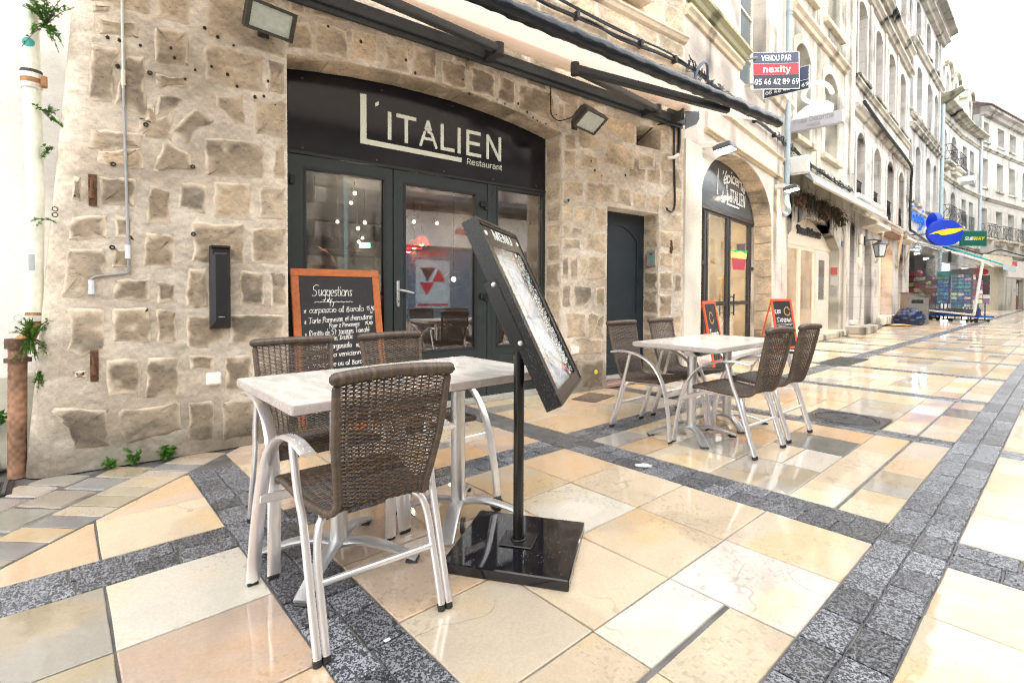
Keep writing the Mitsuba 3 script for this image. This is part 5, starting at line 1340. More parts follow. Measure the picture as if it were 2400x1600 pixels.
table(1.532, 2.125, .766, .628, .735, 'square grey table on a pedestal with castors, behind the black menu stand', .5, True)
table(3.806, 2.06, .757, .618, .725, 'far square grey table on a pedestal, the left one in front of the blue door', 0)
table(4.427, 2.06, .757, .618, .725, 'far square grey table on a pedestal, the right one towards the manhole', 0)

# ------------------------------------------------------------------ the menu stand
ms = thing('menu_stand', 'black outdoor menu display case tilted on a post with a square glossy foot', 'sign stand')
BLK = (.010, .0105, .012)
FMS = Frame(1.518, 1.645, -56.6)
sl = rbox(-.265, .265, -.26, .26, 0, .046, .005)
bk = add('foot', paint(FMS.put(sl), (.008, .008, .010), .055, 0, .08), ms)
add('plate', paint(FMS.put(cat([rbox(-.075, .075, -.07, .07, .046, .054, .004), trimesh.creation.torus(.030, .006).apply_translation((0, 0, .056))])), BLK, .2), bk)
add('post', paint(FMS.put(cyl((0, 0, .05), (0, 0, 1.0), .0235, 24)), BLK, .16, 0, .1, 40), ms)
PHI = math.radians(64.5)
def case(m):
    """From the case's own axes (l down its length, w across, n out of its face) into the stand's frame."""
    v = np.asarray(m.vertices); l = np.array([math.cos(PHI), 0, -math.sin(PHI)]); w = np.array([0, 1.0, 0]); n = np.array([math.sin(PHI), 0, math.cos(PHI)])
    m = m.copy(); m.vertices = np.array([.041, .0085, 1.076]) + v[:, :1] * l + v[:, 1:2] * w + v[:, 2:] * n
    return FMS.put(m)
CL, CA, CT = .40, .3125, .0325

ck = add('case', paint(case(cat([box(-CL, CL, -CA, CA, -CT, -CT + .012), box(-CL, CL, -CA, -CA + .012, -CT + .012, CT), box(-CL, CL, CA - .012, CA, -CT + .012, CT),
     box(-CL, -CL + .012, -CA + .012, CA - .012, -CT + .012, CT), box(CL - .012, CL, -CA + .012, CA - .012, -CT + .012, CT)])), BLK, .24, 0, .1), ms)
win = Polygon([(-.285, -.245), (-.285, .21), (-.25, .245), (.345, .245), (.345, -.245)])
bez = trimesh.creation.extrude_polygon(sbox(-CL + .012, -CA + .012, CL - .012, CA - .012).difference(win), .006, engine='earcut')
add('bezel', paint(case(mv(bez, 0, 0, CT - .010)), BLK, .24, 0, .1), ck)
add('slot', paint(case(rbox(-CL + .020, -CL + .030, -.28, .28, CT - .006, CT + .002, .002)), (.004, .004, .004), .6), ck)
add('backing', paint(case(box(-CL + .02, CL - .02, -CA + .02, CA - .02, -CT + .013, -CT + .015)), (.50, .60, .70), .6), ck)
pg = [rbox(-.27, .02, -.235, -.005, -.013, -.012, .0003), rbox(.035, .335, -.235, .0, -.013, -.012, .0003), rbox(-.26, .03, .015, .235, -.013, -.012, .0003), rbox(.045, .335, .015, .235, -.013, -.012, .0003)]
for i, m in enumerate(pg): add('page', paint(case(m), ((.88, .88, .88), (.88, .88, .88), (.70, .78, .85), (.62, .74, .84))[i], .6), ck)
lines = []
for i in range(17):
    for x0, x1, y0, y1 in ((-.25, .0, -.22, -.03), (.05, .32, -.22, -.03)):
        l = x0 + (x1 - x0) * i / 16; lines.append(box(l, l + .0035, y0 + CR.uniform(0, .03), y1 - CR.uniform(0, .07), -.0119, -.0112))
add('print', paint(case(cat(lines)), (.42, .42, .44), .7), ck, kind='stuff')
pane = trimesh.creation.extrude_polygon(win, .002); add('pane', ply(case(mv(pane, 0, 0, CT - .013)), 'm_water'), ck)
mt = meshkit.text_mesh('MENU', .047, .002, False); v = np.array(mt.vertices); v[:, 0] *= .30 / v[:, 0].max()
mt = trimesh.Trimesh(np.stack([-.315 - v[:, 1], v[:, 0] - .16, v[:, 2] + CT - .0042], 1), np.asarray(mt.faces), process=False)
add('lettering', paint(case(mt), (.72, .73, .75), .4, .2, 0), ck)
for y in (-.255, .255): add('screw', paint(case(mv(lathe([(0, .006), (.011, .003), (.012, 0), (0, 0)], 10), -.335, y, CT - .004)), (.75, .75, .75), .3, .8), ck)
pk = add('bracket', paint(case(cat([rbox(-.145, .145, -CA - .005, -CA, -CT - .02, .002, .002), rbox(-.145, .145, CA, CA + .005, -CT - .02, .002, .002), box(-.10, .14, -CA, CA, -CT - .022, -CT - .016)])), BLK, .24, 0, .1), ms)
for l in (-.125, .122): add('bolt', paint(case(mv(rot(lathe([(0, .008), (.008, .006), (.011, 0), (0, 0)], 10), 90, [1, 0, 0]), l, -CA - .005, -.014)), (.75, .76, .78), .25, .9), pk)
dp = [[CR.uniform(-CL, CL), -CA - .0005, CR.uniform(-CT, CT)] for _ in range(420)] + [[CR.uniform(-CL, CL), y, CT - .003] for _ in range(260) for y in (CR.choice([CR.uniform(-CA, -.25), CR.uniform(.25, CA)]),)] + [[-CL - .0005, CR.uniform(-CA, CA), CR.uniform(-CT, CT)] for _ in range(80)]
add('droplets', paint(case(droplets(dp, (.0014, .0032), flatz=.8)), (.07, .08, .095), .08, 0, 0), ck, kind='stuff')
dp = [[CR.uniform(-.28, .34), CR.uniform(-.24, .24), CT - .0105] for _ in range(1500)]
add('glass_drops', paint(case(droplets(dp, (.0016, .0040), flatz=.4)), (.72, .80, .88), .08, 0, 0), ck, kind='stuff')
dp = [[CR.uniform(-.25, .25), CR.uniform(-.25, .25), .0462] for _ in range(160)]
add('droplets', paint(FMS.put(droplets(dp, (.001, .002), flatz=.4)), (.3, .32, .36), .05, 0, 0), bk, kind='stuff')

# ------------------------------------------------------------------ chalkboards
def chalkboard(F, s0, s1, ztop, off_top, off_bot, zbot, fw, fc, lab, lines, stand=False, wear=.3, boardc=(.018, .019, .021)):
    """A framed blackboard leaning from (off_bot, zbot) up to (off_top, ztop)."""
    k = thing('chalkboard', lab, 'chalkboard')
    H = math.hypot(off_top - off_bot, ztop - zbot); up = np.array([0, off_top - off_bot, ztop - zbot]) / H
    out = np.array([0, up[2], -up[1]]) * -1
    def pl(m):    # board axes: a across, b up, c out of the face
        v = np.asarray(m.vertices); m = m.copy()
        m.vertices = np.array([s0, off_bot, zbot]) + v[:, :1] * [1, 0, 0] + v[:, 1:2] * up + v[:, 2:] * out
        return F.put(m)
    W = s1 - s0
    add('board', paint(pl(box(fw * .5, W - fw * .5, fw * .5, H - fw * .5, -.008, .004)), boardc, .55, 0, .25), k)
    for m in (rbox(0, W, H - fw, H, -.012, .014, .003), rbox(.001, fw, 0, H - fw - .001, -.012, .013, .003), rbox(W - fw, W - .001, 0, H - fw - .001, -.012, .013, .003), rbox(fw, W - fw, 0.12 if stand else 0.0, (.12 if stand else 0) + fw, -.012, .0135, .003)):
        add('frame_rail', paint(pl(m), fc, .45, 0, wear), k)
    for item in lines:
        st, w, c = item
        sh = unary_union([LineString(l).buffer(w / 2, quad_segs=2) for l in st if len(l) > 1])
        m = trimesh.util.concatenate([trimesh.creation.extrude_polygon(g, .0012, engine='earcut') for g in getattr(sh, 'geoms', [sh])])
        add('chalk_writing', paint(pl(mv(m, 0, 0, .0041)), c, .9, 0, 0), k)
    if stand:
        for a in (.02, W - .02):
            add('prop_leg', paint(F.put(tube([(s0 + a, off_top, ztop - .03), (s0 + a, off_top + (off_top - off_bot) * 1.2 + .05, 0.0)], .014, 6)), fc, .45, 0, wear), k)
    return k
WH = (.80, .80, .80)
def wr(word, x, y, width, xh, w=.0042, rise=.0): return (shift(script(word, xh, width, rise=rise), x, y), w, WH)
B = [wr('Suggestions', .165, 1.14, .335, .052, .0050),
     ([[(.18 + .02 * i, 1.085 + (.008 if i % 2 else 0)) for i in range(17)], [(.30, 1.115), (.285, 1.10), (.315, 1.08), (.30, 1.05)], [(.325, 1.115), (.31, 1.10), (.34, 1.08), (.325, 1.05)]], .0042, WH),
     wr('* carpaccio al Barolo', .085, .995, .51, .030, rise=.02), wr('15,90', .62, 1.015, .075, .026),
     ([[(.65, .995), (.675, 1.002)], [(.65, .983), (.675, .99)]], .004, WH),
     wr('* Tarte Parmesan et charcuterie', .085, .905, .58, .028, rise=.05), wr('Pour 2 Personnes', .285, .868, .26, .022, rise=.04), wr('15,00', .595, .885, .07, .022),
     wr('* Risotto de St Jacques Tomaté', .085, .80, .545, .028, rise=.04), wr('Séchée, Basilic', .215, .758, .265, .024, rise=.04), wr('17,80', .54, .775, .07, .022),
     wr('* Pasta al gorgonzola', .085, .685, .38, .026, rise=.03), wr('18,90', .50, .695, .07, .022),
     wr('* veau à la venicienne', .085, .615, .48, .026, rise=.03), wr('* cacciatore ou al Barolo', .085, .54, .50, .026, rise=.02)]
chalkboard(FR, 1.028, 1.782, 1.348, .215, -.06, .004, .062, (.50, .14, .035), 'wooden framed blackboard of chalked suggestions leaning beside the restaurant door', B)
RED = (.72, .10, .03)
FB1 = Frame(*F2(.66, -.12)[:2], 6.8)
Lb = [wr('Tiramisu', .08, .50, .36, .075, .013), (arc(.25, .80, .075, .085, 20, 340, 14) and [arc(.25, .80, .075, .085, 20, 340, 14)], .02, (.45, .27, .10)),
      ([[(.17, .30), (.23, .30), (.20, .22), (.20, .16)], [(.17, .16), (.23, .16)]], .008, (.6, .12, .1)), ([[(.29, .30), (.36, .30), (.325, .22), (.325, .16)], [(.29, .16), (.36, .16)]], .008, (.6, .12, .1))]
chalkboard(FB1, 0, .52, 1.04, .10, -.10, .0, .045, RED, 'red framed blackboard with a dessert name at the left of the grocery arch', Lb, True, .15)
c_ = F2(3.80, -.42)
FB2 = Frame(c_[0] - .2, c_[1] + .12, -24)
Lb = [wr('5,80', .05, .80, .15, .06, .010), ([arc(.36, .84, .07, .08, 20, 340, 14)], .02, (.45, .27, .10)), wr('SANDWI', .07, .63, .36, .05, .009), ([[(.05, .585), (.45, .60)], [(.10, .555), (.42, .575)]], .006, WH),
      wr('Pain Fran', .10, .46, .32, .05, .009), wr('Salade', .16, .34, .24, .05, .009)]
chalkboard(FB2, 0, .50, 1.06, .10, -.12, .0, .045, RED, 'red framed blackboard with a sandwich price at the right of the grocery arch', Lb, True, .15)
# ------------------------------------------------------------------ the awning over the restaurant
aw = thing('folding_awning', 'cream folding arm awning with a dark wrapped front bar above the restaurant', 'awning')
GREYM = (.055, .06, .068)
S0, S1 = -.3, 5.93
add('rail', paint(FR.put(cat([rbox(S0, 6.02, -.09, -.005, 3.44, 3.54, .008), rbox(S0, 6.02, -.05, -.005, 3.40, 3.44, .004)])), GREYM, .5, .2, .3), aw)
add('roller', ply(FR.put(cyl((S0, -.19, 3.60), (S1 - .06, -.19, 3.60), .062, 20)), 'm_canvas', smooth=50), aw)
ROLL, BAR = np.array([-.20, 3.655]), np.array([-1.36, 3.135])
V, F_ = [], []
NS, NT = 40, 14
for i in range(NS + 1):
    for j in range(NT + 1):
        t = j / NT; o = ROLL + (BAR - ROLL) * t; s = S0 + (S1 - S0) * i / NS
        sag = -.035 * 4 * t * (1 - t) * (1 - .3 * math.cos(s * 2.6)) + .006 * math.sin(s * 9 + t * 3) * t
        V.append((s, o[0], o[1] + sag))
for i in range(NS):
    for j in range(NT):
        a = i * (NT + 1) + j; F_ += [(a, a + 1, a + NT + 2), (a, a + NT + 2, a + NT + 1)]
add('canvas', ply(FR.put(trimesh.Trimesh(np.array(V), np.array(F_), process=False)), 'm_canvas', smooth=80), aw)
# the wrapped bar: a crumpled dark sleeve
ring = []
sx = np.linspace(S0, S1 + .03, 170); th = np.linspace(0, 2 * np.pi, 17)[:-1]
for s in sx:
    for a in th:
        r = .054 + .0035 * math.sin(s * 26 + 3 * math.sin(s * 3.1) + 2.2 * math.sin(a + s)) * (.2 + meshkit.noise(np.array([s * 4, a, 1.0]))) + .010 * (meshkit.fbm(np.array([s * 7 + 2.5 * math.sin(a), a * 1.1 + s * 3, 3.0])) - .5) + .008 * (meshkit.noise(np.array([s * 19, a * 2, 8.0])) - .5)
        ring.append((s, BAR[0] + r * math.cos(a), BAR[1] - .01 + r * 1.15 * math.sin(a)))
k_, n_ = len(sx), len(th)
i, j = np.meshgrid(np.arange(k_ - 1), np.arange(n_), indexing='ij')
q = np.stack([i * n_ + j, i * n_ + (j + 1) % n_, (i + 1) * n_ + (j + 1) % n_, (i + 1) * n_ + j], -1).reshape(-1, 4)
f = np.vstack([q[:, [0, 1, 2]], q[:, [0, 2, 3]], [[(k_ - 1) * n_, (k_ - 1) * n_ + a, (k_ - 1) * n_ + a + 1] for a in range(1, n_ - 1)]])
add('front_bar', paint(FR.put(trimesh.Trimesh(np.array(ring), f, process=False)), (.004, .009, .014), .16, 0, .1, 70), aw)
def arm(shoulder, elbow, tip):
    a, b, c = (np.array(p) for p in (shoulder, elbow, tip))
    u = add('upper_arm', paint(FR.put(sweep([a, b], [(-.03, -.034), (.03, -.034), (.036, -.02), (.036, .02), (.03, .034), (-.03, .034), (-.036, .02), (-.036, -.02)])), GREYM, .4, .3, .15), aw)
    scene[fresh(u + '__shoulder')] = paint(FR.put(cat([cyl(a + [0, 0, -.06], a + [0, 0, .05], .055, 18), rbox(a[0] - .05, a[0] + .05, a[1], -.02, a[2] - .05, a[2] + .05, .01)])), (.04, .042, .046), .4, .3, .15, 40)
    w = add('forearm', paint(FR.put(sweep([b, c], [(-.026, -.036), (.026, -.036), (.032, -.02), (.032, .02), (.026, .036), (-.026, .036), (-.032, .02), (-.032, -.02)])), (.035, .042, .052), .38, .3, .1), aw)
    scene[fresh(w + '__elbow')] = paint(FR.put(cyl(b + [0, 0, -.06], b + [0, 0, .055], .042, 18)), (.03, .032, .036), .4, .3, .1, 40)
arm((5.2, -.24, 3.43), (3.42, -.64, 3.31), (4.98, -1.31, 3.07))
arm((2.80, -.24, 3.47), (1.02, -.50, 3.42), (-.1, -1.31, 3.10))
add('end_flap', paint(FR.put(mv(ext(Polygon([(5.76, 3.29), (6.0, 3.40), (6.06, 3.48), (6.06, 3.58), (5.76, 3.52)]), .01), 0, -.27, 0)), (.035, .04, .048), .45, 0, .1), aw)
for s in (.4, 5.75): add('bracket', paint(FR.put(rbox(s - .03, s + .03, -.24, .0, 3.42, 3.62, .01)), (.045, .048, .052), .5, .2, .3), aw)

# ------------------------------------------------------------------ lamps on the restaurant wall
def floodlight(lab, s, z, off, yaw, tilt, w=.33, h=.20):
    k = thing('floodlight', lab, 'lamp', None)
    def pl(m): return FR.put(mv(rotz(rot(m, tilt, [1, 0, 0]), yaw), s, off, z))
    body = trimesh.convex.convex_hull(np.vstack([rbox(-w / 2, w / 2, -.06, 0, -h / 2, h / 2, .012).vertices, rbox(-w * .36, w * .36, .0, .085, -h * .30, h * .36, .02).vertices]))
    bk = add('housing', paint(pl(body), (.055, .05, .046), .55, .2, .5), k)
    g = h / 2 - .022; gw = w / 2 - .03
    fr = trimesh.creation.extrude_polygon(sbox(-w / 2, -h / 2, w / 2, h / 2).difference(sbox(-gw, -g, gw, g)), .016, engine='earcut')
    v = np.array(fr.vertices); fr.vertices = np.stack([v[:, 0], -v[:, 2] - .058, v[:, 1]], 1)
    add('front_frame', paint(pl(fr), (.075, .068, .062), .5, .2, .5), bk)
    add('glass', paint(pl(box(-gw, gw, -.064, -.060, -g, g)), (.56, .62, .58), .12, 0, .2), bk)
    add('fin', paint(pl(cat([box(-w * .3 + i * w * .085, -w * .3 + i * w * .085 + .006, .0, .075, h * .32, h * .42) for i in range(8)])), (.05, .046, .042), .55, .2, .4), bk)
    add('arm', paint(FR.put(cat([tube([(s, 0, z - .02), (s, off * .6, z - .02), (s, off + .03, z - .02)], .018, 8), rbox(s - .04, s + .04, -.015, .0, z - .07, z + .03, .004)])), (.06, .05, .045), .6, .2, .5), k)
    return k
floodlight('weathered grey floodlight high on the wall at the upper left of the restaurant front', .80, 3.135, -.17, 10, 28, .34, .20)
k = floodlight('weathered dark floodlight beside the right end of the fascia arch', 4.02, 3.08, -.22, 12, 52, .42, .24)
add('cord', paint(FR.put(tube(spline([(3.66, -.012, 3.45), (3.66, -.014, 3.2), (3.67, -.02, 3.1), (3.74, -.05, 3.04), (3.86, -.10, 3.08), (3.92, -.13, 3.12)], 5), .006, 6)), (.015, .015, .015), .5), k)

# ------------------------------------------------------------------ things fixed to the stone wall
ab = thing('ashtray_box', 'tall narrow black wall ashtray box on the pale stones left of the window', 'ashtray')
bx_ = trimesh.convex.convex_hull(np.array([(s, o, z) for s, o, z in ((.433, -.002, .885), (.562, -.002, .885), (.433, -.002, 1.48), (.562, -.002, 1.48), (.433, -.055, .90), (.562, -.055, .90), (.433, -.055, 1.48), (.562, -.055, 1.48), (.465, -.085, .95), (.535, -.085, .95), (.465, -.085, 1.42), (.535, -.085, 1.42))]))
add('body', paint(FR.put(bx_), (.014, .014, .016), .42, 0, .08), ab)
add('slot', paint(FR.put(cat([rbox(.448, .548, -.078, -.05, 1.418, 1.462, .004)])), (.003, .003, .003), .7), ab)
add('hood', paint(FR.put(rbox(.436, .559, -.084, -.0, 1.466, 1.484, .004)), (.016, .016, .018), .42), ab)
add('mark', paint(FR.put(cat([box(.482 + .0055 * i, .486 + .0055 * i, -.0862, -.085, .972, .977) for i in range(7)])), (.6, .62, .66), .5), ab)
def socket(lab, s, z):
    k = thing('wall_socket', lab, 'socket')
    add('plate', paint(FR.put(rbox(s - .046, s + .046, -.042, .01, z - .044, z + .044, .008)), (.84, .83, .79), .45, 0, .08), k)
    add('cover', paint(FR.put(rbox(s - .038, s + .038, -.052, -.04, z - .034, z + .038, .006)), (.86, .85, .81), .4, 0, .05), k)
socket('white wall socket low on the stone wall left of the front table', .455, .527)
socket('white wall socket low on the pier beside the menu stand', 4.045, .50)
def pintle(lab, s, z, h=.20, w=.042):
    k = thing('shutter_pintle', lab, 'hinge')
    add('plate', paint(FR.put(rbox(s - w / 2, s + w / 2, -.014, .005, z - h / 2, z + h / 2, .003)), (.13, .06, .035), .75, .2, .8), k)
    add('pin', paint(FR.put(cat([cyl((s - .004, -.026, z - .055), (s - .004, -.026, z - .0), .014, 10), cyl((s - .004, -.026, z), (s - .004, -.026, z + .055), .007, 8), rbox(s - .018, s + .01, -.03, -.01, z - .05, z - .01, .004)])), (.17, .085, .05), .7, .3, .8), k)
    for dz in (-.085, .085):
        for ds in (-.01, .012): add('bolt', paint(FR.put(mv(rot(lathe([(0, .004), (.005, .003), (.006, 0), (0, 0)], 8), 90, [1, 0, 0]), s + ds, -.014, z + dz)), (.10, .05, .03), .7, .3, .5), k)
pintle('rusty iron shutter pintle, the upper of two left of the conduit', -.205, 1.80)
pintle('rusty iron shutter pintle, the lower of two near the plinth', -.208, .675)
pintle('small rusty iron hinge stub right of the blue door', 5.84, 1.79, .17, .05)
ik = thing('iron_ring_hook', 'rusted wire eyelets on the far left edge of the stone wall', 'hook')
for z in (1.66, 1.625): add('ring', paint(FR.put(rot(mv(trimesh.creation.torus(.013, .003), -.385, -.008, z), 90, [1, 0, 0], (-.385, -.008, z))), (.10, .06, .045), .7, .3, .6), ik)
# eyelets and plugs in the wall
def plug(lab, s, z, r=.011):
    k = add('wall_eyelet', paint(FR.put(rot(mv(trimesh.creation.torus(r, r * .38), s, -.010, z), 90, [1, 0, 0], (s, -.010, z))), (.03, .03, .032), .5, .5, .3)); tag(k, lab, 'eyelet', 'small dark eyelets screwed into the stones')
for s, z, t in ((.075, 2.27, 'right of the conduit below the upper plug holes'), (.34, 2.03, 'left of the fascia edge at lettering height'), (-.11, 1.44, 'left of the conduit sleeve'),
                (.34, 1.56, 'just above and left of the ashtray box'), (-.10, 1.98, 'above the upper shutter pintle'), (.10, 2.62, 'highest, beside the conduit near the cluster of holes')):
    plug('small dark metal eyelet ' + t, s, z)
hl = []
HC = random.Random(9)
for s, z in [(-.12, 2.79), (-.06, 2.79), (.05, 2.79), (.22, 2.82), (.30, 2.63), (.24, 2.76), (-.07, 2.62), (.36, 2.71), (.42, 3.02), (.50, 2.98), (.60, 2.95), (.46, 2.76), (.56, 2.73), (.62, 2.66), (.74, 2.61), (.83, 2.75), (.80, 2.63), (.88, 2.58), (1.28, 3.30), (1.55, 3.26), (1.96, 3.22), (2.05, 3.13), (2.55, 3.20), (2.62, 3.08), (2.95, 3.10), (3.05, 3.08), (3.22, 3.12), (3.34, 3.06), (3.42, 3.02), (3.48, 3.0), (3.6, 2.99), (3.75, 3.12), (4.3, 2.70), (4.36, 2.60), (4.48, 2.55), (4.9, 2.62)]:
    m = mv(trimesh.creation.icosphere(1, HC.uniform(.008, .014)), 0, 0, 0); m.vertices = m.vertices * [1, .5, 1.2] + [s, -.006, z]; hl.append(m)
k = add('anchor_hole', paint(FR.put(cat(hl)), (.03, .025, .022), .9), wall, kind='stuff')
st = thing('pipe_stub', 'short grey pipe end sticking out of the pier beside the fascia', 'pipe')
add('tube', paint(FR.put(cat([cyl((3.90, .02, 2.19), (3.90, -.05, 2.19), .024, 14)])), (.45, .43, .40), .6, .2, .4), st); add('bore', paint(FR.put(cyl((3.90, -.049, 2.19), (3.90, -.052, 2.19), .016, 12)), (.03, .03, .03), .8), st)
yl = thing('yellow_marker', 'round yellow marker disc low on the pier left of the blue door', 'sign')
add('disc', paint(FR.put(mv(rot(cyl((0, 0, 0), (0, 0, .006), .028, 20), 90, [1, 0, 0]), 4.40, -.004, .22)), (.78, .58, .04), .5, 0, .3), yl); add('boss', paint(FR.put(mv(rot(lathe([(0, .006), (.008, .004), (.009, 0), (0, 0)], 10), 90, [1, 0, 0]), 4.40, -.010, .22)), (.5, .38, .05), .5), yl)
cd = thing('wall_conduit', 'thin grey conduit running down the stone wall left of the ashtray box', 'pipe')
add('upper_run', paint(FR.put(cyl((-.05, -.014, 8), (-.042, -.014, 2.48), .0085, 8)), (.60, .66, .62), .4, 0, .1), cd)
add('coupling', paint(FR.put(cyl((-.042, -.014, 2.60), (-.042, -.014, 2.50), .012, 8)), (.80, .80, .68), .4, 0, .1), cd)
add('lower_run', paint(FR.put(cyl((-.042, -.014, 2.5), (-.028, -.014, 1.46), .0085, 8)), (.36, .39, .40), .4, 0, .2), cd)
add('elbow_run', paint(FR.put(tube(spline([(-.028, -.014, 1.37), (-.026, -.014, 1.30), (-.04, -.014, 1.275), (-.12, -.014, 1.262), (-.19, -.014, 1.25), (-.213, -.014, 1.235), (-.216, -.014, 1.22)], 4), .008, 8)), (.30, .30, .30), .4, 0, .2), cd)
for s, z in ((-.03, 1.415), (-.217, 1.18)): add('sleeve', paint(FR.put(cyl((s, -.014, z + .045), (s, -.014, z - .045), .0155, 10)), (.72, .76, .82), .35, 0, .1), cd)
# drain pipe on the corner
dp_ = thing('corner_drainpipe', 'cream drainpipe with rusty cast iron foot at the left corner', 'pipe')
PO = .12
def pr(s): return (s, PO)
add('pipe', paint(FR.put(tube([(-.505, PO, 8), (-.500, PO, 2.7), (-.487, PO, 1.72), (-.505, PO, 1.02)], .044, 18)), (.84, .86, .76), .35, 0, .2, 50), dp_)
ck2 = add('collar', paint(FR.put(cat([cyl((-.497, PO, 2.50), (-.497, PO, 2.47), .055, 18), cyl((-.496, PO, 2.44), (-.496, PO, 2.41), .054, 18)])), (.74, .75, .68), .4, 0, .4), dp_)
scene[fresh(ck2 + '__clip')] = paint(FR.put(cat([cyl((-.496, PO, 2.47), (-.496, PO, 2.44), .052, 18), rbox(-.45, -.42, PO - .05, PO - .02, 2.42, 2.49, .004)])), (.42, .22, .10), .7, .2, .7)
scene[fresh(ck2 + '__gasket')] = paint(FR.put(cyl((-.497, PO, 2.52), (-.497, PO, 2.50), .053, 18)), (.05, .05, .05), .6)
add('clamp', paint(FR.put(cat([cyl((-.505, PO, 1.0), (-.505, PO, .965), .052, 18), rot(mv(trimesh.creation.torus(.018, .005), -.575, PO - .01, .99), 90, [1, 0, 0], (-.575, PO - .01, .99))])), (.72, .72, .70), .4, .3, .2), dp_)
add('joint', paint(FR.put(tube([(-.505, PO, 1.04), (-.505, PO, .93), (-.53, PO, .87), (-.575, PO, .82)], [.040, .040, .04, .045], 14)), (.42, .22, .10), .75, .1, .9, 50), dp_)
add('cast_iron_foot', paint(FR.put(tube([(-.578, PO, .84), (-.585, PO, .40), (-.592, PO, .0)], .045, 16)), (.30, .17, .11), .75, .1, 1, 50), dp_)
add('socket_flange', paint(FR.put(cat([cyl((-.577, PO, .86), (-.577, PO, .80), .062, 18), cyl((-.579, PO, .74), (-.579, PO, .715), .064, 18)])), (.14, .085, .065), .75, .2, .8), dp_)
sk = thing('round_sticker', 'oval green and white sticker on the cream drainpipe', 'sticker')
def stick(s0, w, z, h, c, nm):
    a = np.linspace(-1, 1, 12); pts = []
    V = []
    for x in a:
        hh = h * math.sqrt(max(0, 1 - x * x)) if nm != 'sheet' else h
        th_ = math.radians(-90 + s0 + x * w)
        for q_ in (-hh, hh): V.append((-.499 + .0452 * math.cos(th_), PO + .0452 * math.sin(th_), z + q_))
    f = [(2 * i_, 2 * i_ + 2, 2 * i_ + 3) for i_ in range(11)] + [(2 * i_, 2 * i_ + 3, 2 * i_ + 1) for i_ in range(11)]
    return paint(FR.put(trimesh.Trimesh(np.array(V), np.array(f), process=False)), c, .4, 0, .1)
add('face', stick(-10, 45, 2.68, .028, (.05, .36, .38), 'oval'), sk)
s2_ = thing('torn_sticker', 'torn grey printed sticker low on the cream drainpipe', 'sticker')
_old = stick(-8, 20, 1.33, .05, (.42, .46, .48), 'sheet'); v_ = None
add('face', _old, s2_)

# ------------------------------------------------------------------ cables, conduits and pipes of the street
cb = thing('cable_bundle', 'tangled bundle of black cables strung along the facades above the awning', 'cable')
KR = random.Random(31)
def along(seq):
    return [np.array(F(s, o, z)) for F, s, o, z in seq]
LOW = along([(FR, -.2, -.05, 4.45), (FR, 1.5, -.05, 4.36), (FR, 3.0, -.06, 4.27), (FR, 3.68, -.06, 4.23), (FR, 4.3, -.06, 4.25), (FR, 4.73, -.06, 4.23), (FR, 5.58, -.06, 4.26), (FR, 6.1, -.07, 4.25), (F2, .4, -.07, 4.30), (F2, 1.17, -.07, 4.24), (F2, 2.4, -.07, 4.28), (F2, 3.56, -.07, 4.34), (F2, 4.96, -.08, 4.35), (F2, 5.65, -.12, 4.36)])
UP = along([(FR, -.2, -.05, 4.62), (FR, 1.5, -.05, 4.50), (FR, 3.0, -.06, 4.38), (FR, 3.68, -.06, 4.35), (FR, 4.73, -.06, 4.32), (FR, 5.58, -.06, 4.32), (FR, 6.1, -.07, 4.27), (F2, 1.17, -.07, 4.30), (F2, 2.4, -.07, 4.30), (F2, 3.56, -.07, 4.36), (F2, 4.96, -.08, 4.37), (F2, 5.65, -.12, 4.38)])
END = along([(F2, 5.65, -.12, 4.36), (F3, .9, -.08, 4.28), (F3, 2.4, -.08, 4.22), (F3, 4.0, -.08, 4.18), (F3, 5.3, -.10, 4.2)])
for path, cnt, spread, r in ((LOW, 7, .022, .0085), (UP, 3, .014, .0075), (END, 8, .035, .010)):
    for c in range(cnt):
        p = [q + [0, KR.uniform(-spread, spread) * .6, KR.uniform(-spread, spread)] for q in path]
        add('cable', paint(tube(spline(p, 5), r * KR.uniform(.7, 1.3), 6), (.012, .013, .016), .35, 0, .1, 60), cb)
tang = []
for F, s0, s1, z, n in ((F2, -.1, 1.9, 4.27, 26), (F2, 4.6, 5.8, 4.36, 22), (F3, .4, 5.3, 4.22, 40)):
    for _ in range(n):
        s = KR.uniform(s0, s1); pts = [F(s + KR.uniform(-.16, .16), -.08 + KR.uniform(-.05, .03), z + KR.uniform(-.10, .09)) for _ in range(5)]
        tang.append(tube(spline(pts, 4), .006, 5))
add('loose_cable', paint(cat(tang), (.014, .014, .016), .4), cb, kind='stuff')
for F, s, z in ((FR, 2.4, 4.33), (FR, 3.1, 4.28), (FR, 4.0, 4.26), (FR, 5.1, 4.27), (FR, 5.8, 4.27), (F2, .8, 4.28), (F2, 3.0, 4.31), (F2, 4.3, 4.35)):
    add('tie', paint(F.put(rbox(s - .022, s + .022, -.10, -.02, z - .05, z + .045, .008)), (.01, .01, .012), .5), cb)
add('clamp_arch', paint(tube(spline(along([(F2, .12, -.06, 3.95), (F2, .12, -.12, 4.22), (F2, .25, -.16, 4.38), (F2, .45, -.14, 4.40), (F2, .62, -.08, 4.28)]), 5), .02, 8), (.08, .11, .18), .35, 0, .1, 60), cb)
cc = thing('black_conduit', 'black cable conduit with white bend under the end of the awning', 'pipe')
add('conduit', paint(FR.put(tube(spline([(5.865, -.02, 3.48), (5.87, -.02, 3.0), (5.89, -.02, 2.6), (5.895, -.02, 2.38), (5.87, -.02, 2.29), (5.80, -.025, 2.255), (5.72, -.03, 2.27), (5.69, -.04, 2.29)], 5), .013, 8)), (.014, .014, .016), .4, 0, .1, 60), cc)
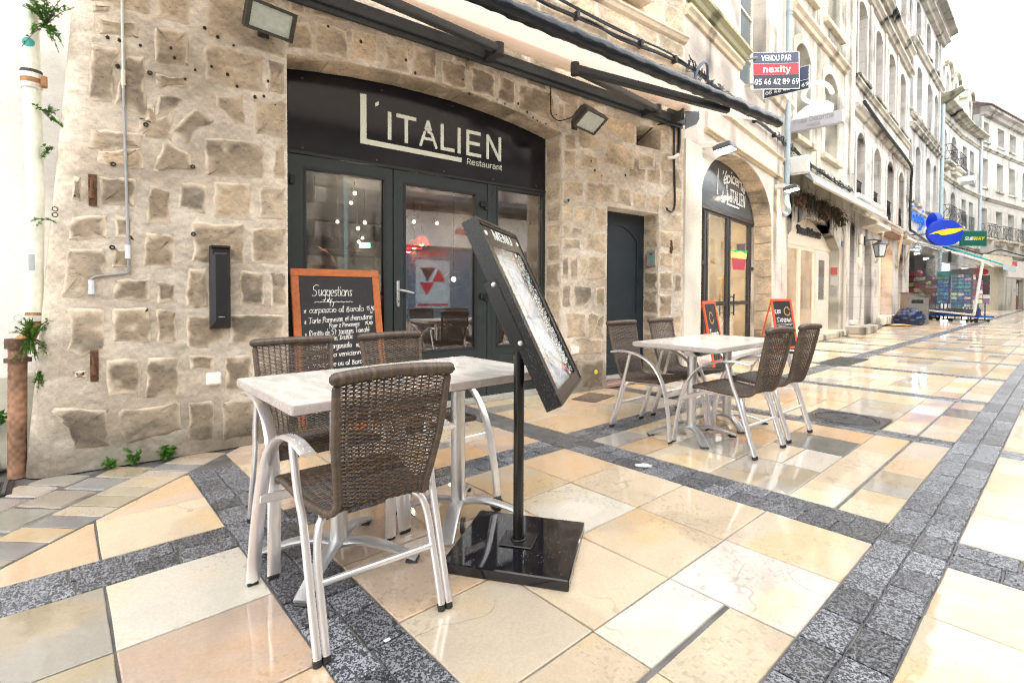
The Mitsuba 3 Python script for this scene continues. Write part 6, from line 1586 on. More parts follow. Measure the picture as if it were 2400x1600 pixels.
add('conduit', paint(FR.put(tube(spline([(5.97, -.025, 3.48), (5.975, -.025, 3.25), (5.965, -.025, 3.1), (5.93, -.03, 3.04)], 5), .021, 10)), (.014, .014, .016), .4, 0, .1, 60), cc)
add('white_bend', paint(FR.put(tube(spline([(5.93, -.03, 3.04), (5.87, -.035, 3.0), (5.79, -.03, 2.97), (5.72, -.02, 2.96)], 5), .024, 10)), (.80, .79, .75), .4, 0, .1, 60), cc)
add('branch', paint(FR.put(tube(spline([(5.86, -.02, 3.36), (5.78, -.02, 3.40), (5.65, -.02, 3.40), (5.48, .02, 3.34), (5.36, .12, 3.20), (5.30, .25, 3.10)], 5), .010, 7)), (.014, .014, .016), .4, 0, .1, 60), cc)
def downpipe(F, s, off, r, z0, z1, c, lab, collars, kick=None):
    k = thing('downpipe', lab, 'pipe')
    pts = [(s, off, z1), (s, off, z0 + .35)] if kick else [(s, off, z1), (s, off, z0)]
    if kick: pts = [(s, off, z1)] + list(map(tuple, spline([(s, off, z0 + .45), (s, off, z0 + .3), (s + kick * .4, off - .02, z0 + .15), (s + kick, off, z0 + .06), (s + kick * .6, off + .06, z0)], 4)))
    add('pipe', paint(F.put(tube(pts, r, 14)), c, .4, .1, .15, 60), k)
    for z in collars: add('collar', paint(F.put(cat([cyl((s, off, z), (s, off, z + .035), r * 1.22, 14), cyl((s, off, z + .07), (s, off, z + .10), r * 1.18, 14)])), c, .4, .1, .15), k)
    return k
downpipe(F2, 5.14, -.11, .058, 2.86, 9.4, (.34, .43, .47), 'blue grey zinc downpipe between the grocery and the linen shop', (7.05, 3.92, 3.28), .14)
downpipe(F3, 5.16, -.10, .055, 4.7, 12.4, (.80, .77, .66), 'cream downpipe on the white corner right of the linen shop house', (8.9, 6.6), None)
downpipe(F3, 4.66, -.08, .045, .05, 3.2, (.66, .61, .52), 'stained cream lower downpipe right of the linen shop arch', (2.0, 1.1), None)
downpipe(F5, 8.3, -.14, .085, .3, 11.6, (.42, .54, .60), 'long blue grey downpipe where the balcony house begins', (7.6, 4.0), None)
downpipe(F8, -.15, -.10, .08, 4.2, 13.3, (.52, .60, .68), 'pale blue downpipe at the bend before the far end house', (11, 7.6), None)
cv = thing('facade_cable_duct', 'black cable running up the joint between the ornate house and the souvenir shop house', 'cable')
add('cable', paint(tube(spline(along([(F4, .3, -.26, 6.9), (F4, 3.5, -.26, 6.75), (F4, 7.0, -.26, 6.66), (F4, 9.6, -.2, 6.6), (F4, 10.25, -.12, 6.2), (F4, 10.3, -.1, 5.2), (F4, 10.3, -.1, 4.1), (F5, .5, -.16, 3.95), (F5, 4, -.2, 3.75), (F5, 8.2, -.2, 3.7), (F6, 3, -.2, 4.0), (F6, 6.2, -.2, 4.05)]), 6), .05, 7), (.015, .016, .02), .5, 0, .1, 60), cv)
cv2 = thing('far_cable', 'black cable sagging below the balconies of the far end house', 'cable')
add('cable', paint(tube(spline(along([(F7, 0, -.3, 4.0), (F7, 4.2, -.3, 3.95), (F8, 2.0, -.55, 4.3), (F8, 5.0, -.55, 4.2), (F8, 8.0, -.55, 4.1), (F8, 11, -.55, 4.3)]), 6), .05, 6), (.015, .016, .02), .5, 0, .1, 60), cv2)

# ------------------------------------------------------------------ signs
NAVY, NAVY2, RDS, WHT = (.055, .075, .13), (.025, .035, .065), (.80, .03, .05), (.84, .85, .86)
def board_sign(lab, L, ang, w, h, z0, rows, tilt=0):
    """A flat agent's board; L = where its left edge stands, reading left to right for the viewer."""
    k = thing('agent_board', lab, 'sign')
    F = Frame(L[0], L[1], ang)
    def pl(m): return F.put(rot(m, tilt, [0, 1, 0], (0, 0, z0)))
    add('panel', paint(pl(rbox(0, w, .0, .02, z0, z0 + h, .004)), WHT, .4, 0, .05), k)
    for (a, b, c, t, th_, tw) in rows:
        add('band', paint(pl(box(.03 if t else .0, w - .015, -.003, -.0005, z0 + h * a, z0 + h * b)), c, .35, 0, .05), k)
        if t:
            m = mv(text(t, th_ * h, .002, True, tw * w), (w - tw * w) / 2 + .01, -.0035, z0 + h * ((a + b) / 2) - th_ * h / 2)
            add('lettering', paint(pl(m), WHT, .4, 0, 0), k)
    return k
s_, z_ = ray_at(F2, 1763, 124, -.12); Lp = F2(s_, -.12)
s2__, z2_ = ray_at(F2, 1757, 206, -.12)
ROWS_ = [(.70, .985, NAVY, 'VENDU PAR', .15, .62), (.395, .69, RDS, 'nexity', .17, .58), (.02, .39, NAVY2, '05 46 42 89 69', .15, .92)]
k = board_sign('navy and red estate agent board on the grocery house facade, the front one', Lp, -41.9, .84, z_ - z2_, z2_, ROWS_, -1.5)
add('bracket', paint(cat([cyl(F2(s_, 0, z_ - .1), F2(s_, -.2, z_ - .1), .02, 8), cyl(F2(s_, 0, z2_ + .1), F2(s_, -.2, z2_ + .1), .02, 8)]), (.5, .5, .5), .4, .6), k)
s_, z_ = ray_at(F2, 1787, 233, -.05); Lq = F2(s_, -.05)
board_sign('dark estate agent board hanging lower behind the front one', Lq, -83.2, .78, .42, z_, [(.02, .40, NAVY2, '05 46 42 89 69', .15, .92), (.42, .98, NAVY, None, 0, 0)])
sw = thing('swan_sign', 'white swan emblem on a grey projecting shop bar', 'sign')
s_, z_ = ray_at(F3, 1852, 283, -.05); Ls = F3(s_, -.05)
_, zb = ray_at(F3, 1852, 311, -.05)
FSW = Frame(Ls[0], Ls[1], -87.7)
add('bar', paint(FSW.put(rbox(0, 1.0, 0, .14, zb, z_, .01)), (.50, .51, .54), .35, .3, .05), sw)
for t, x, hh, zz, w in (('Yves Delorme', .06, .11, .15, .78), ('PARIS', .34, .055, .045, .24)):
    add('lettering', paint(FSW.put(mv(text(t, hh, .012, False, w), x, -.002, zb + zz)), (.36, .36, .39), .4, .2, 0), sw)
bd_ = Polygon([(.02, 0), (.10, .10), (.28, .22), (.50, .27), (.70, .25), (.80, .16), (.78, .04), (.70, 0)]).buffer(.02)
nk = LineString(spline([(.62, .25), (.35, .34), (.24, .46), (.27, .60), (.42, .70), (.58, .68), (.72, .56), (.78, .42)], 5)).buffer(.045)
add('swan', paint(FSW.put(mv(ext(affinity.translate(unary_union([bd_, nk]), .0, z_), .05), 0, .04, 0)), (.84, .84, .84), .4, 0, .03), sw)

# ------------------------------------------------------------------ linen shop awning and dry garland
la = thing('linen_shop_awning', 'grey cloth awning half rolled out above the linen shop and the arched windows', 'awning')
FAB = (.27, .285, .29)
pf = [(0, 4.08), (-.25, 3.96), (-.50, 3.74), (-.58, 3.56), (-.56, 3.555), (-.48, 3.72), (-.24, 3.93), (0, 4.04)]
A_ = np.array([F3(-.25, o, z) for o, z in pf]); B_ = np.array([F3(7.3, o, z) for o, z in pf])
def loft(A, B):
    n = len(A); v = np.vstack([A, B]); f = []
    for i_ in range(n):
        j_ = (i_ + 1) % n; f += [(i_, j_, n + j_), (i_, n + j_, n + i_)]
    f += [(0, i_ + 1, i_) for i_ in range(1, n - 1)] + [(n, n + i_, n + i_ + 1) for i_ in range(1, n - 1)]
    return trimesh.Trimesh(v, np.array(f), process=False)
add('cloth', paint(loft(A_, B_), FAB, .7, 0, .15), la)
add('front_bar', paint(F3.put(rbox(-.25, 7.3, -.64, -.56, 3.50, 3.60, .015)), (.70, .68, .62), .45, .1, .2), la)
add('end_cap', paint(F3.put(rbox(-.36, -.26, -.52, .0, 3.72, 4.12, .05)), (.72, .71, .68), .5, 0, .2), la)
add('roller_case', paint(cyl(F3(5.7, -.14, 4.14), F3(9.6, -.14, 4.14), .075, 14), (.82, .82, .80), .4, 0, .1), la)
gl = thing('dry_garland', 'garland of dry twigs and clumps hanging over the linen shop arch', 'garland')
TR = random.Random(17); tw = []
for _ in range(230):
    s = TR.uniform(.2, 4.1); p = np.array([s, TR.uniform(-.20, -.04), 3.42 + TR.uniform(-.14, .12) - .02 * s]); d = np.array([TR.uniform(-1, 1), TR.uniform(-.6, .1), TR.uniform(-1, .5)]); pts = [p]
    for _ in range(5):
        d = d * .75 + np.array([TR.uniform(-.7, .7), TR.uniform(-.3, .3), TR.uniform(-.8, .45)]); p = p + d / np.linalg.norm(d) * TR.uniform(.06, .13); p[1] = min(p[1], -.02); pts.append(p)
    tw.append(tube(spline(pts, 3), np.linspace(.006, .002, (len(pts) - 1) * 3 + 1), 4))
add('twigs', ply(F3.put(cat(tw)), 'm_twig'), gl, kind='stuff')
for s, z, r in ((.35, 3.26, .16), (1.05, 3.36, .17), (1.5, 3.30, .13), (2.15, 3.32, .17), (2.35, 3.14, .15), (3.0, 3.34, .15), (3.5, 3.30, .13), (3.95, 3.16, .15)):
    cl = []
    for _ in range(110):
        q_ = np.array([TR.gauss(0, 1), TR.gauss(0, .6), TR.gauss(0, 1)]); q_ = q_ / np.linalg.norm(q_) * r * TR.uniform(.5, 1)
        t_ = trimesh.creation.icosphere(0, TR.uniform(.014, .03)); t_.vertices = t_.vertices * [1, .6, 1.3] + q_ + [s, -.14, z]; cl.append(t_)
    add('clump', paint(F3.put(cat(cl)), (.075 * TR.uniform(.7, 1.3), .055, .03), .9, 0, .5), gl)
cbx = thing('window_canopies', 'row of shallow cream boxed canopies above the arched windows of the ornate house', 'awning')
for s0, s1, c in ((1.5, 4.0, (.72, .66, .55)), (4.15, 7.4, (.30, .20, .14)), (7.6, 10.0, (.74, .66, .54))):
    m = trimesh.convex.convex_hull(np.array([F4(s, o, z) for s in (s0, s1) for o, z in ((0, 3.68), (0, 3.3), (-.40, 3.38), (-.40, 3.48))]))
    add('canopy', paint(m, c, .6, 0, .3), cbx)
for (bx, by), (tx, ty) in (((1050, 430), (1140, -40)), ((1370, 520), (1440, 0)), ((1470, 540), (1598, 80))):
    s_, z_ = ray_at(F4, 1900 + bx / 6.72, 550 + by / 6.72, -.05); a_, b_ = ray_at(F4, 1900 + tx / 6.72, 550 + ty / 6.72, -.5)
    add('prop', paint(cyl(F4(s_, -.03, z_), F4(a_, -.5, b_), .035, 8), (.74, .67, .55), .5, 0, .1), cbx)
ln = thing('wall_lantern', 'small grey four sided lantern on a bracket between the arched windows', 'lamp')
s_, z_ = ray_at(F4, 2062, 580, -.35)
add('bracket', paint(F4.put(cat([rbox(s_ - .5, s_ - .36, -.04, 0, z_ + .05, z_ + .35, .01), tube([(s_ - .43, -.02, z_ + .22), (s_ - .2, -.2, z_ + .26), (s_, -.35, z_ + .22)], .025, 6)])), (.05, .055, .06), .5), ln)
add('cage', paint(F4.put(cat([mv(trimesh.creation.cone(.26, .14, sections=4), s_, -.35, z_ + .10), cyl((s_, -.35, z_ - .32), (s_, -.35, z_ - .28), .13, 4)] + [cyl((s_ + .12 * c, -.35 + .12 * d, z_ - .30), (s_ + .19 * c, -.35 + .19 * d, z_ + .10), .012, 4) for c, d in ((1, 0), (-1, 0), (0, 1), (0, -1))])), (.06, .07, .08), .4), ln)
add('glass', paint(F4.put(mv(lathe([(0, -.28), (.115, -.28), (.18, .09), (0, .09)], 4), s_, -.35, z_)), (.66, .70, .74), .15), ln)
em = thing('carved_emblem', 'carved cream crest hanging on the ornate house wall', 'emblem')
s_, z_ = ray_at(F4, 1900 + 760 / 6.72, 550 + 300 / 6.72, 0)
add('plaque', paint(F4.put(cat([rbox(s_ - .16, s_ + .22, -.07, .0, z_ + .32, z_ + .62, .02), mv(rot(lathe([(0, .08), (.16, .06), (.24, .0), (0, 0)], 16), 90, [1, 0, 0]), s_, 0, z_ - .30), rbox(s_ - .12, s_ + .12, -.06, 0, z_ - .2, z_ + .3, .05)])), (.74, .68, .55), .8, 0, .4), em)

# blue lettering, the blue oval and the green sandwich sign
bl = thing('blue_script_sign', 'blue handwritten shop lettering with a blue roundel on the souvenir shop house', 'sign')
sa, za = ray_at(F5, 2134, 514, -.06); sb_, zb_ = ray_at(F5, 2171, 529, -.06)
add('lettering', paint(F5.put(mv(strokes(shift(script('Bougies', .42, sb_ - sa, rise=(zb_ - za) / (sb_ - sa)), sa, za), .10, .05), 0, -.05, 0)), (.02, .18, .85), .4), bl)
s_, z_ = ray_at(F5, 2177, 522, -.3)
rd = mv(rot(lathe([(0, .12), (.75, .12), (.75, -.12), (0, -.12)], 26), 90, [1, 0, 0]), 0, 0, 0); rd.vertices = rd.vertices * [.55, 1, .62]
add('roundel', paint(F5.put(mv(rotz(rd, 38), s_, -.5, z_)), (.01, .06, .75), .35), bl)
ar = rot(lathe([(.0, .14), (.22, .14), (.22, .121), (0, .121)], 20), 90, [1, 0, 0])
add('face', paint(F5.put(mv(rotz(ar, 38), s_, -.5, z_)), (.80, .72, .62), .35), bl)
def facing(F, s, off, z, deg):
    p = F(s, off); return Frame(p[0], p[1], deg)
OVS = .62
ov = thing('blue_oval_sign', 'big blue oval projecting sign with a yellow swoosh', 'sign')
s_, z_ = ray_at(F5, 2212.5, 546, -1.2); FO2 = facing(F5, s_, -1.2, 0, -48)
th = np.linspace(0, 2 * np.pi, 41)[:-1]
add('oval', paint(FO2.put(mv(ext(Polygon(np.stack([OVS * 1.15 * np.cos(th), z_ + OVS * .90 * np.sin(th)], 1)), .14), 0, -.07, 0)), (.008, .04, .50), .3, 0, .03), ov)
swp = spline([(-.98, -.12), (-.55, .10), (.1, .26), (1.04, .30), (.65, .02), (.1, -.14), (-.25, -.16), (-.45, -.03)], 5)
add('swoosh', paint(FO2.put(mv(ext(Polygon([(OVS * a * 1.10, z_ + OVS * b) for a, b in swp]).buffer(0), .012), 0, -.085, 0)), (.85, .60, .02), .4, 0, 0), ov)
add('arm', paint(cyl(F5(s_, 0, z_), F5(s_, -1.0, z_), .03, 6), (.1, .1, .12), .5), ov)
gs = thing('green_sandwich_sign', 'green rectangular projecting sign with white and yellow lettering', 'sign')
s_, z_ = ray_at(F6, 2282, 558.5, -1.3); FG = facing(F6, s_, -1.3, 0, -46)
add('panel', paint(FG.put(rbox(-.68, .68, 0, .12, z_ - .42, z_ + .42, .01)), (.008, .115, .085), .35, 0, .03), gs)
for t, x, c, w in (('SUB', -.50, WHT, .42), ('WAY', -.07, (.85, .62, .02), .58)):
    m = text(t, .19, .01, True, w); v = np.array(m.vertices); v[:, 0] += .25 * v[:, 2]; m.vertices = v
    add('lettering', paint(FG.put(mv(m, x, -.003, z_ - .11)), c, .4, 0, 0), gs)
add('arm', paint(cat([cyl(F6(s_, 0, z_ + .3), F6(s_, -.9, z_ + .3), .03, 6), cyl(F6(s_, 0, z_ - .3), F6(s_, -.9, z_ - .3), .03, 6)]), (.75, .75, .76), .4, .3), gs)
fl_ = thing('facade_floodlight', 'long grey floodlight arm below the far balconies', 'lamp')
s_, z_ = ray_at(F7, 2263, 423, -.7)
add('head', paint(rot(mv(box(-.35, .35, -.3, .3, -.12, .12), *F7(s_, -.8, z_)), -35, [0, 1, 0], F7(s_, -.8, z_)), (.70, .69, .66), .4, .2), fl_); add('arm', paint(cyl(F7(s_, 0, z_ - .4), F7(s_, -.8, z_ - .2), .05, 6), (.5, .5, .5), .4, .3), fl_)
gg = thing('stone_gargoyle', 'dark mossy stone water spout jutting from the eave of the souvenir shop house', 'gargoyle')
s_, z_ = ray_at(F5, 2200, 231, -.3)
add('spout', facade(tube([F5(8.4, 0, 11.9), F5(8.4, -.5, 12.05), F5(8.4, -.95, 12.3)], [.38, .24, .15], 7), (.22, .22, .17), 0, 1), gg)

# ------------------------------------------------------------------ the souvenir stall
SA, SB = np.array([29.3, 4.80]), np.array([27.9, 2.80])
FST = Frame(SA[0], SA[1], math.degrees(math.atan2(*(SB - SA)[::-1]))); LST = float(np.linalg.norm(SB - SA))
def stz(px, py, off=0.0): return ray_at(FST, px, py, off)
q_ = [stz(2137, 563), stz(2303, 612), stz(2282, 738), stz(2149, 725)]
ps = thing('plastic_side_curtain', 'clear plastic side curtain of the souvenir shop awning with a white hem', 'curtain')
pg_ = Polygon(q_)
add('sheet', ply(FST.put(flat(pg_, 0)), 'm_sheet'), ps)
for a, b, r in ((q_[0], q_[1], .05), (q_[1], q_[2], .05), (q_[2], q_[3], .04)):
    add('hem', paint(FST.put(cyl((a[0], 0, a[1]), (b[0], 0, b[1]), r, 8)), (.82, .82, .80), .5), ps)
mx = np.array(q_[0]) * .42 + np.array(q_[1]) * .58
add('strap', paint(FST.put(box(mx[0] - .06, mx[0] + .06, -.05, -.03, mx[1] - .45, mx[1] + .02)), (.02, .02, .02), .5), ps)
sa_ = thing('souvenir_awning', 'white awning roof above the souvenir stall', 'awning')
m = trimesh.convex.convex_hull(np.array([FST(q_[0][0], 0, q_[0][1]), FST(q_[0][0], 0, q_[0][1] - .05), FST(q_[1][0], 0, q_[1][1]), FST(q_[1][0], 0, q_[1][1] - .05)] + [p + np.array([5.5, .1, 0]) for p in (FST(q_[0][0], 0, q_[0][1]), FST(q_[0][0], 0, q_[0][1] - .05), FST(q_[1][0], 0, q_[1][1]), FST(q_[1][0], 0, q_[1][1] - .05))]))
add('cloth', paint(m, (.80, .79, .76), .7, 0, .05), sa_)
ta = thing('teal_awning', 'teal striped awning of the next shop behind the souvenir stall', 'awning')
p1, p2 = F6(.6, 0, 4.0), F6(.6, -2.6, 2.75)
m = trimesh.convex.convex_hull(np.array([p1, p1 - [0, 0, .06], p2, p2 - [0, 0, .06]] + [p + F6.d * 4.8 for p in (p1, p1 - [0, 0, .06], p2, p2 - [0, 0, .06])]))
add('cloth', paint(m, (.02, .36, .36), .6, 0, .1), ta)
add('valance', paint(F6.put(box(.6, 5.4, -2.62, -2.58, 2.5, 2.76)), (.55, .72, .80), .6), ta)
CC = [(.10, .30, .62), (.75, .12, .12), (.15, .50, .75), (.80, .72, .50), (.85, .84, .80), (.55, .25, .15), (.2, .45, .3), (.9, .6, .2), (.35, .15, .3)]
def card_rack(lab, x, y, deg, w, z0, z1, cols, rows_, head, palette, wheels=False):
    k = thing('postcard_rack', lab, 'rack', 'postcard racks of the souvenir shop')
    F = Frame(x, y, deg)
    add('panel', paint(F.put(box(-w / 2, w / 2, .02, .10, z0, z1)), (.10, .10, .11), .6), k)
    if head: add('header', paint(F.put(rbox(-w / 2, w / 2, -.02, .12, z1, z1 + .22, .01)), head, .4), k)
    for i_ in range(cols):
        for j_ in range(rows_):
            a0 = -w / 2 + w * i_ / cols + .012; b0 = z0 + (z1 - z0) * j_ / rows_ + .015
            c = palette[TR.randrange(len(palette))]
            cw, chh = w / cols - .024, (z1 - z0) / rows_ - .03
            add('card', paint(F.put(cat([rot(box(a0, a0 + cw, -.006, 0, b0, b0 + chh), -8, [1, 0, 0], (0, 0, b0))])), tuple(q * TR.uniform(.7, 1.2) for q in c), .35), k)
    add('post', paint(F.put(cat([cyl((s, .06, .05), (s, .06, z0), .022, 6) for s in (-w / 3, 0, w / 3)] + [cyl((-w / 2, .06, .09), (w / 2, .06, .09), .025, 6)])), (.06, .06, .07), .5), k)
    for s in (-w / 2, w / 2): add('wheel', paint(F.put(rot(mv(trimesh.creation.cylinder(.06, .04, sections=12), s, .06, .06), 90, [0, 1, 0], (s, .06, .06))), (.03, .03, .03), .5), k)
def rk(px, off): 
    s, z = stz(px, 640, off); p = FST(s, off); return p[0], p[1]
FD = math.degrees(math.atan2(*(SB - SA)[::-1]))
for px, off, w, z0, z1, cc_, rr, hd, lab, pal in ((2141, .9, .75, .75, 2.05, 2, 5, (.55, .12, .15), 'postcard rack with a red header behind the plastic curtain, nearest the wall', [CC[1], CC[3], CC[4], CC[7]]),
      (2176, .9, .95, .70, 2.0, 3, 7, None, 'postcard rack of mixed red and cream cards behind the plastic curtain', [CC[1], CC[3], CC[4], CC[5], CC[8]]),
      (2210, .6, .55, .75, 2.0, 2, 7, (.05, .50, .52), 'narrow postcard rack with a turquoise header behind the plastic curtain', [CC[0], CC[2], CC[2], CC[6]]),
      (2252, .5, .85, .62, 2.05, 3, 9, (.10, .10, .12), 'wide rack of blue postcards behind the plastic curtain, outermost', [CC[0], CC[2], CC[2], CC[0], CC[4]])):
    x, y = rk(px, off); card_rack(lab, x, y, FD, w, z0, z1, cc_, rr, hd, pal)
card_rack('standing postcard rack with a dark red oval header outside the plastic curtain', 29.1, 2.72, -48, .82, .78, 1.98, 3, 6, None, [CC[3], CC[4], CC[8], (.08, .06, .06)])
FQ = Frame(29.1, 2.72, -48)
hk2 = 'postcard_rack_004'
add('header', paint(FQ.put(mv(ext(Polygon(np.stack([.36 * np.cos(th), 2.14 + .15 * np.sin(th)], 1)), .04), -.02, .0, 0)), (.28, .02, .03), .4), hk2)
tr = thing('blue_trolley', 'low blue metal trolley under the plastic curtain', 'trolley')
s0_, s1_ = q_[3][0] + .15, q_[2][0] - .1
add('rail', paint(FST.put(cat([box(s0_, s1_, .35, .41, .22, .28), box(s0_, s1_, 1.0, 1.06, .22, .28), box(s0_, s0_ + .05, .35, 1.06, .22, .28), box(s1_ - .05, s1_, .35, 1.06, .22, .28)])), (.015, .08, .42), .4, 0, .1), tr)
for s in np.linspace(s0_, s1_ - .05, 5): add('upright', paint(FST.put(box(s, s + .045, .35, .40, .28, .62)), (.015, .08, .42), .4), tr)
add('boxes', paint(FST.put(cat([box(s, s + .32, .45, .95, .29, .29 + TR.uniform(.18, .3)) for s in np.arange(s0_ + .06, s1_ - .4, .37)])), (.09, .07, .07), .6, 0, .4), tr)
for s in (s0_ + .15, s1_ - .15): add('wheel', paint(FST.put(rot(mv(trimesh.creation.cylinder(.09, .05, sections=14), s, .38, .10), 90, [1, 0, 0], (s, .38, .10))), (.03, .03, .035), .5), tr)
for px, py in ((2150, 594), (2171, 606)):
    s, z = stz(px, py, 1.0)
    k = add('strip_lamp', {**ply(FST.put(box(s - .12, s + .12, .95, 1.0, z - .04, z + .04)), 'm_all', (pack((.9, .9, .9)), 0)), 'emitter': {'type': 'area', 'radiance': {'type': 'rgb', 'value': [9, 10, 11]}}}, sa_)

# ------------------------------------------------------------------ street furniture and litter
bn = thing('litter_bin', 'grey louvred litter bin with a sloping lid beside the souvenir stall', 'bin')
FB = Frame(24.65, 4.02, -48)
add('body', paint(FB.put(trimesh.convex.convex_hull(np.array([(a, o, z) for a in (-.36, .36) for o in (0, .5) for z in (.02,)] + [(-.36, 0, 1.20), (-.36, .5, 1.20), (.36, 0, 1.04), (.36, .5, 1.04)]))), (.20, .20, .19), .5, .2, .15), bn)
add('lid', paint(FB.put(trimesh.convex.convex_hull(np.array([(-.39, -.03, 1.205), (-.39, .53, 1.205), (.39, -.03, 1.045), (.39, .53, 1.045), (-.39, -.03, 1.245), (-.39, .53, 1.245), (.39, -.03, 1.085), (.39, .53, 1.085)]))), (.16, .16, .155), .45, .3, .1), bn)
add('mouth', paint(FB.put(rbox(-.26, .16, -.008, .01, .82, .96, .004)), (.015, .015, .015), .6), bn)
for i in range(11): add('louvre', paint(FB.put(rbox(-.31, .31, -.014, .004, .10 + .055 * i, .125 + .055 * i, .003)), (.24, .24, .23), .5, .2, .1), bn)
bg = thing('bin_bag', 'full blue plastic bin bag lying in front of the litter bin', 'bag')
m = trimesh.creation.icosphere(4, 1.0); v = np.array(m.vertices)
nn = np.array([meshkit.fbm(p * 2.2 + 4) for p in v]); v = v * (.8 + .55 * nn[:, None]) * [.50, .36, .34]; v[:, 2] = np.maximum(v[:, 2] + .24, .0)
add('sack', paint(mv(rotz(trimesh.Trimesh(v, m.faces, process=False), -40), 24.1, 4.2, 0), (.006, .022, .075), .22, 0, .1, 70), bg)
bg2 = thing('cardboard_sheet', 'flattened brown cardboard on the wet paving beside the bin bag', 'cardboard')
xs = np.linspace(-.5, .5, 12); ys = np.linspace(-.3, .3, 6)
V = [(a, b, .02 + .05 * meshkit.fbm(np.array([a * 4, b * 4, 2]))) for a in xs for b in ys]; f = [(i_ * 6 + j_, (i_ + 1) * 6 + j_, (i_ + 1) * 6 + j_ + 1) for i_ in range(11) for j_ in range(5)] + [(i_ * 6 + j_, (i_ + 1) * 6 + j_ + 1, i_ * 6 + j_ + 1) for i_ in range(11) for j_ in range(5)]
add('sheet', paint(mv(rotz(trimesh.Trimesh(np.array(V), np.array(f), process=False), -35), 23.2, 4.32, 0), (.50, .33, .20), .7, 0, .3), bg2)
pp = thing('paper_scrap', 'crumpled white paper scrap on the dark granite band', 'litter')
m = trimesh.creation.icosphere(2, 1); v = np.array(m.vertices); nn = np.array([meshkit.fbm(p * 2.5) for p in v]); v = v * (.6 + .8 * nn[:, None]) * [.055, .022, .012] + [0, 0, .008]
add('scrap', paint(mv(rotz(trimesh.Trimesh(v, m.faces, process=False), -50), 2.885, 1.90, 0), (.82, .82, .80), .7, 0, .05), pp)
pp = thing('small_paper_bit', 'tiny white scrap on the granite band below the front chair', 'litter')
add('scrap', paint(mv(rbox(-.010, .010, -.006, .006, .0, .004, .001), .795, 1.50, .001), (.82, .82, .80), .7), pp)
# manhole cover: square frame, ribs, round studded lid
mh = thing('manhole_cover', 'square cast iron manhole cover with a round studded lid near the far table', 'manhole cover')
IRON = (.022, .023, .027)
add('frame', paint(box(5.105, 5.715, 1.095, 1.715, -.02, -.003), IRON, .35, .5, .3), mh)
rb = []
ctr = np.array([5.41, 1.405])
for x in np.arange(5.13, 5.71, .034):
    for y0, y1 in ((1.10, 1.71),):
        l = LineString([(x, y0), (x, y1)]).difference(sbox(0, 0, 0, 0)).difference(LineString([ctr, ctr + 1e-6]).buffer(.265))
        for g in getattr(l, 'geoms', [l]):
            if g.length > .02: a, b = g.coords[0], g.coords[-1]; rb.append(box(a[0] - .009, a[0] + .009, a[1], b[1], -.004, .004))
add('ribs', paint(cat(rb), (.15, .155, .17), .25, .3, .2), mh, kind='stuff')
lid = add('lid', paint(cat([mv(lathe([(0, .001), (.235, .001), (.240, -.006), (0, -.006)], 40), *ctr, 0), mv(lathe([(.243, .004), (.258, .004), (.258, -.006), (.243, -.006)], 40), *ctr, 0)]), (.05, .052, .06), .25, .3, .3), mh)
sdd = []
for x in np.arange(-.22, .23, .03):
    for y in np.arange(-.22, .23, .03):
        if .035 < math.hypot(x, y) < .222: sdd.append(rotz(box(x - .009, x + .009, y - .009, y + .009, .001, .005), 0))
add('studs', paint(cat([mv(rotz(cat(sdd), 45), *ctr, 0)]), (.17, .175, .19), .25, .3, .2), mh, kind='stuff')
add('keyhole', paint(mv(rbox(-.04, .04, -.012, .012, .0, .0025, .001), *ctr, 0), (.01, .01, .01), .7), mh)
g2 = thing('steel_grating', 'steel access plate with a fine grid further along the wet street', 'grating')
add('plate', paint(box(9.31, 10.74, 2.43, 2.89, -.02, .001), (.13, .135, .145), .3, .6, .3), g2)
add('grid', paint(cat([box(x, x + .012, 2.44, 2.88, .001, .005) for x in np.arange(9.33, 10.73, .05)] + [box(9.32, 10.73, y, y + .012, .001, .0045) for y in np.arange(2.45, 2.88, .05)]), (.17, .175, .185), .3, .6, .2), g2, kind='stuff')
g3 = thing('iron_grate', 'small iron drain grate under the far table', 'grating')
add('plate', paint(box(5.0, 5.32, 2.95, 3.25, -.02, .003), (.03, .03, .033), .4, .4, .2), g3)
add('bars', paint(cat([box(x, x + .02, 2.97, 3.23, .003, .010) for x in np.arange(5.02, 5.3, .04)]), (.11, .11, .12), .35, .5, .2), g3, kind='stuff')
g4 = thing('doormat_grid', 'brown rusty metal grid mat on the paving by the pier', 'grating')
mt_ = [np.array((4.127, 3.63)), np.array((4.56, 3.73)), np.array((4.635, 3.44)), np.array((4.19, 3.36))]
add('plate', paint(mv(trimesh.creation.extrude_polygon(Polygon(mt_), .006, engine='earcut'), 0, 0, .0), (.12, .085, .07), .6, .3, .5), g4)
gb = []
for i_ in range(14):
    for (a, b), (c, d) in (((mt_[0], mt_[1]), (mt_[3], mt_[2])), ((mt_[0], mt_[3]), (mt_[1], mt_[2]))):
        t = (i_ + .5) / 14; p, q2 = a + (b - a) * t, c + (d - c) * t; gb.append(tube([(*p, .008), (*q2, .008)], .004, 4))
add('grid', paint(cat(gb), (.20, .14, .11), .55, .3, .4), g4, kind='stuff')
g5 = thing('gutter_grate', 'dark iron gutter grate at the foot of the corner drainpipe', 'grating')
add('plate', paint(box(-.62, -.215, 4.02, 4.30, -.02, .004), (.035, .036, .04), .4, .4, .3), g5)
add('bars', paint(cat([box(x, x + .016, 4.03, 4.29, .004, .012) for x in np.arange(-.61, -.23, .032)]), (.13, .13, .14), .35, .5, .2), g5, kind='stuff')

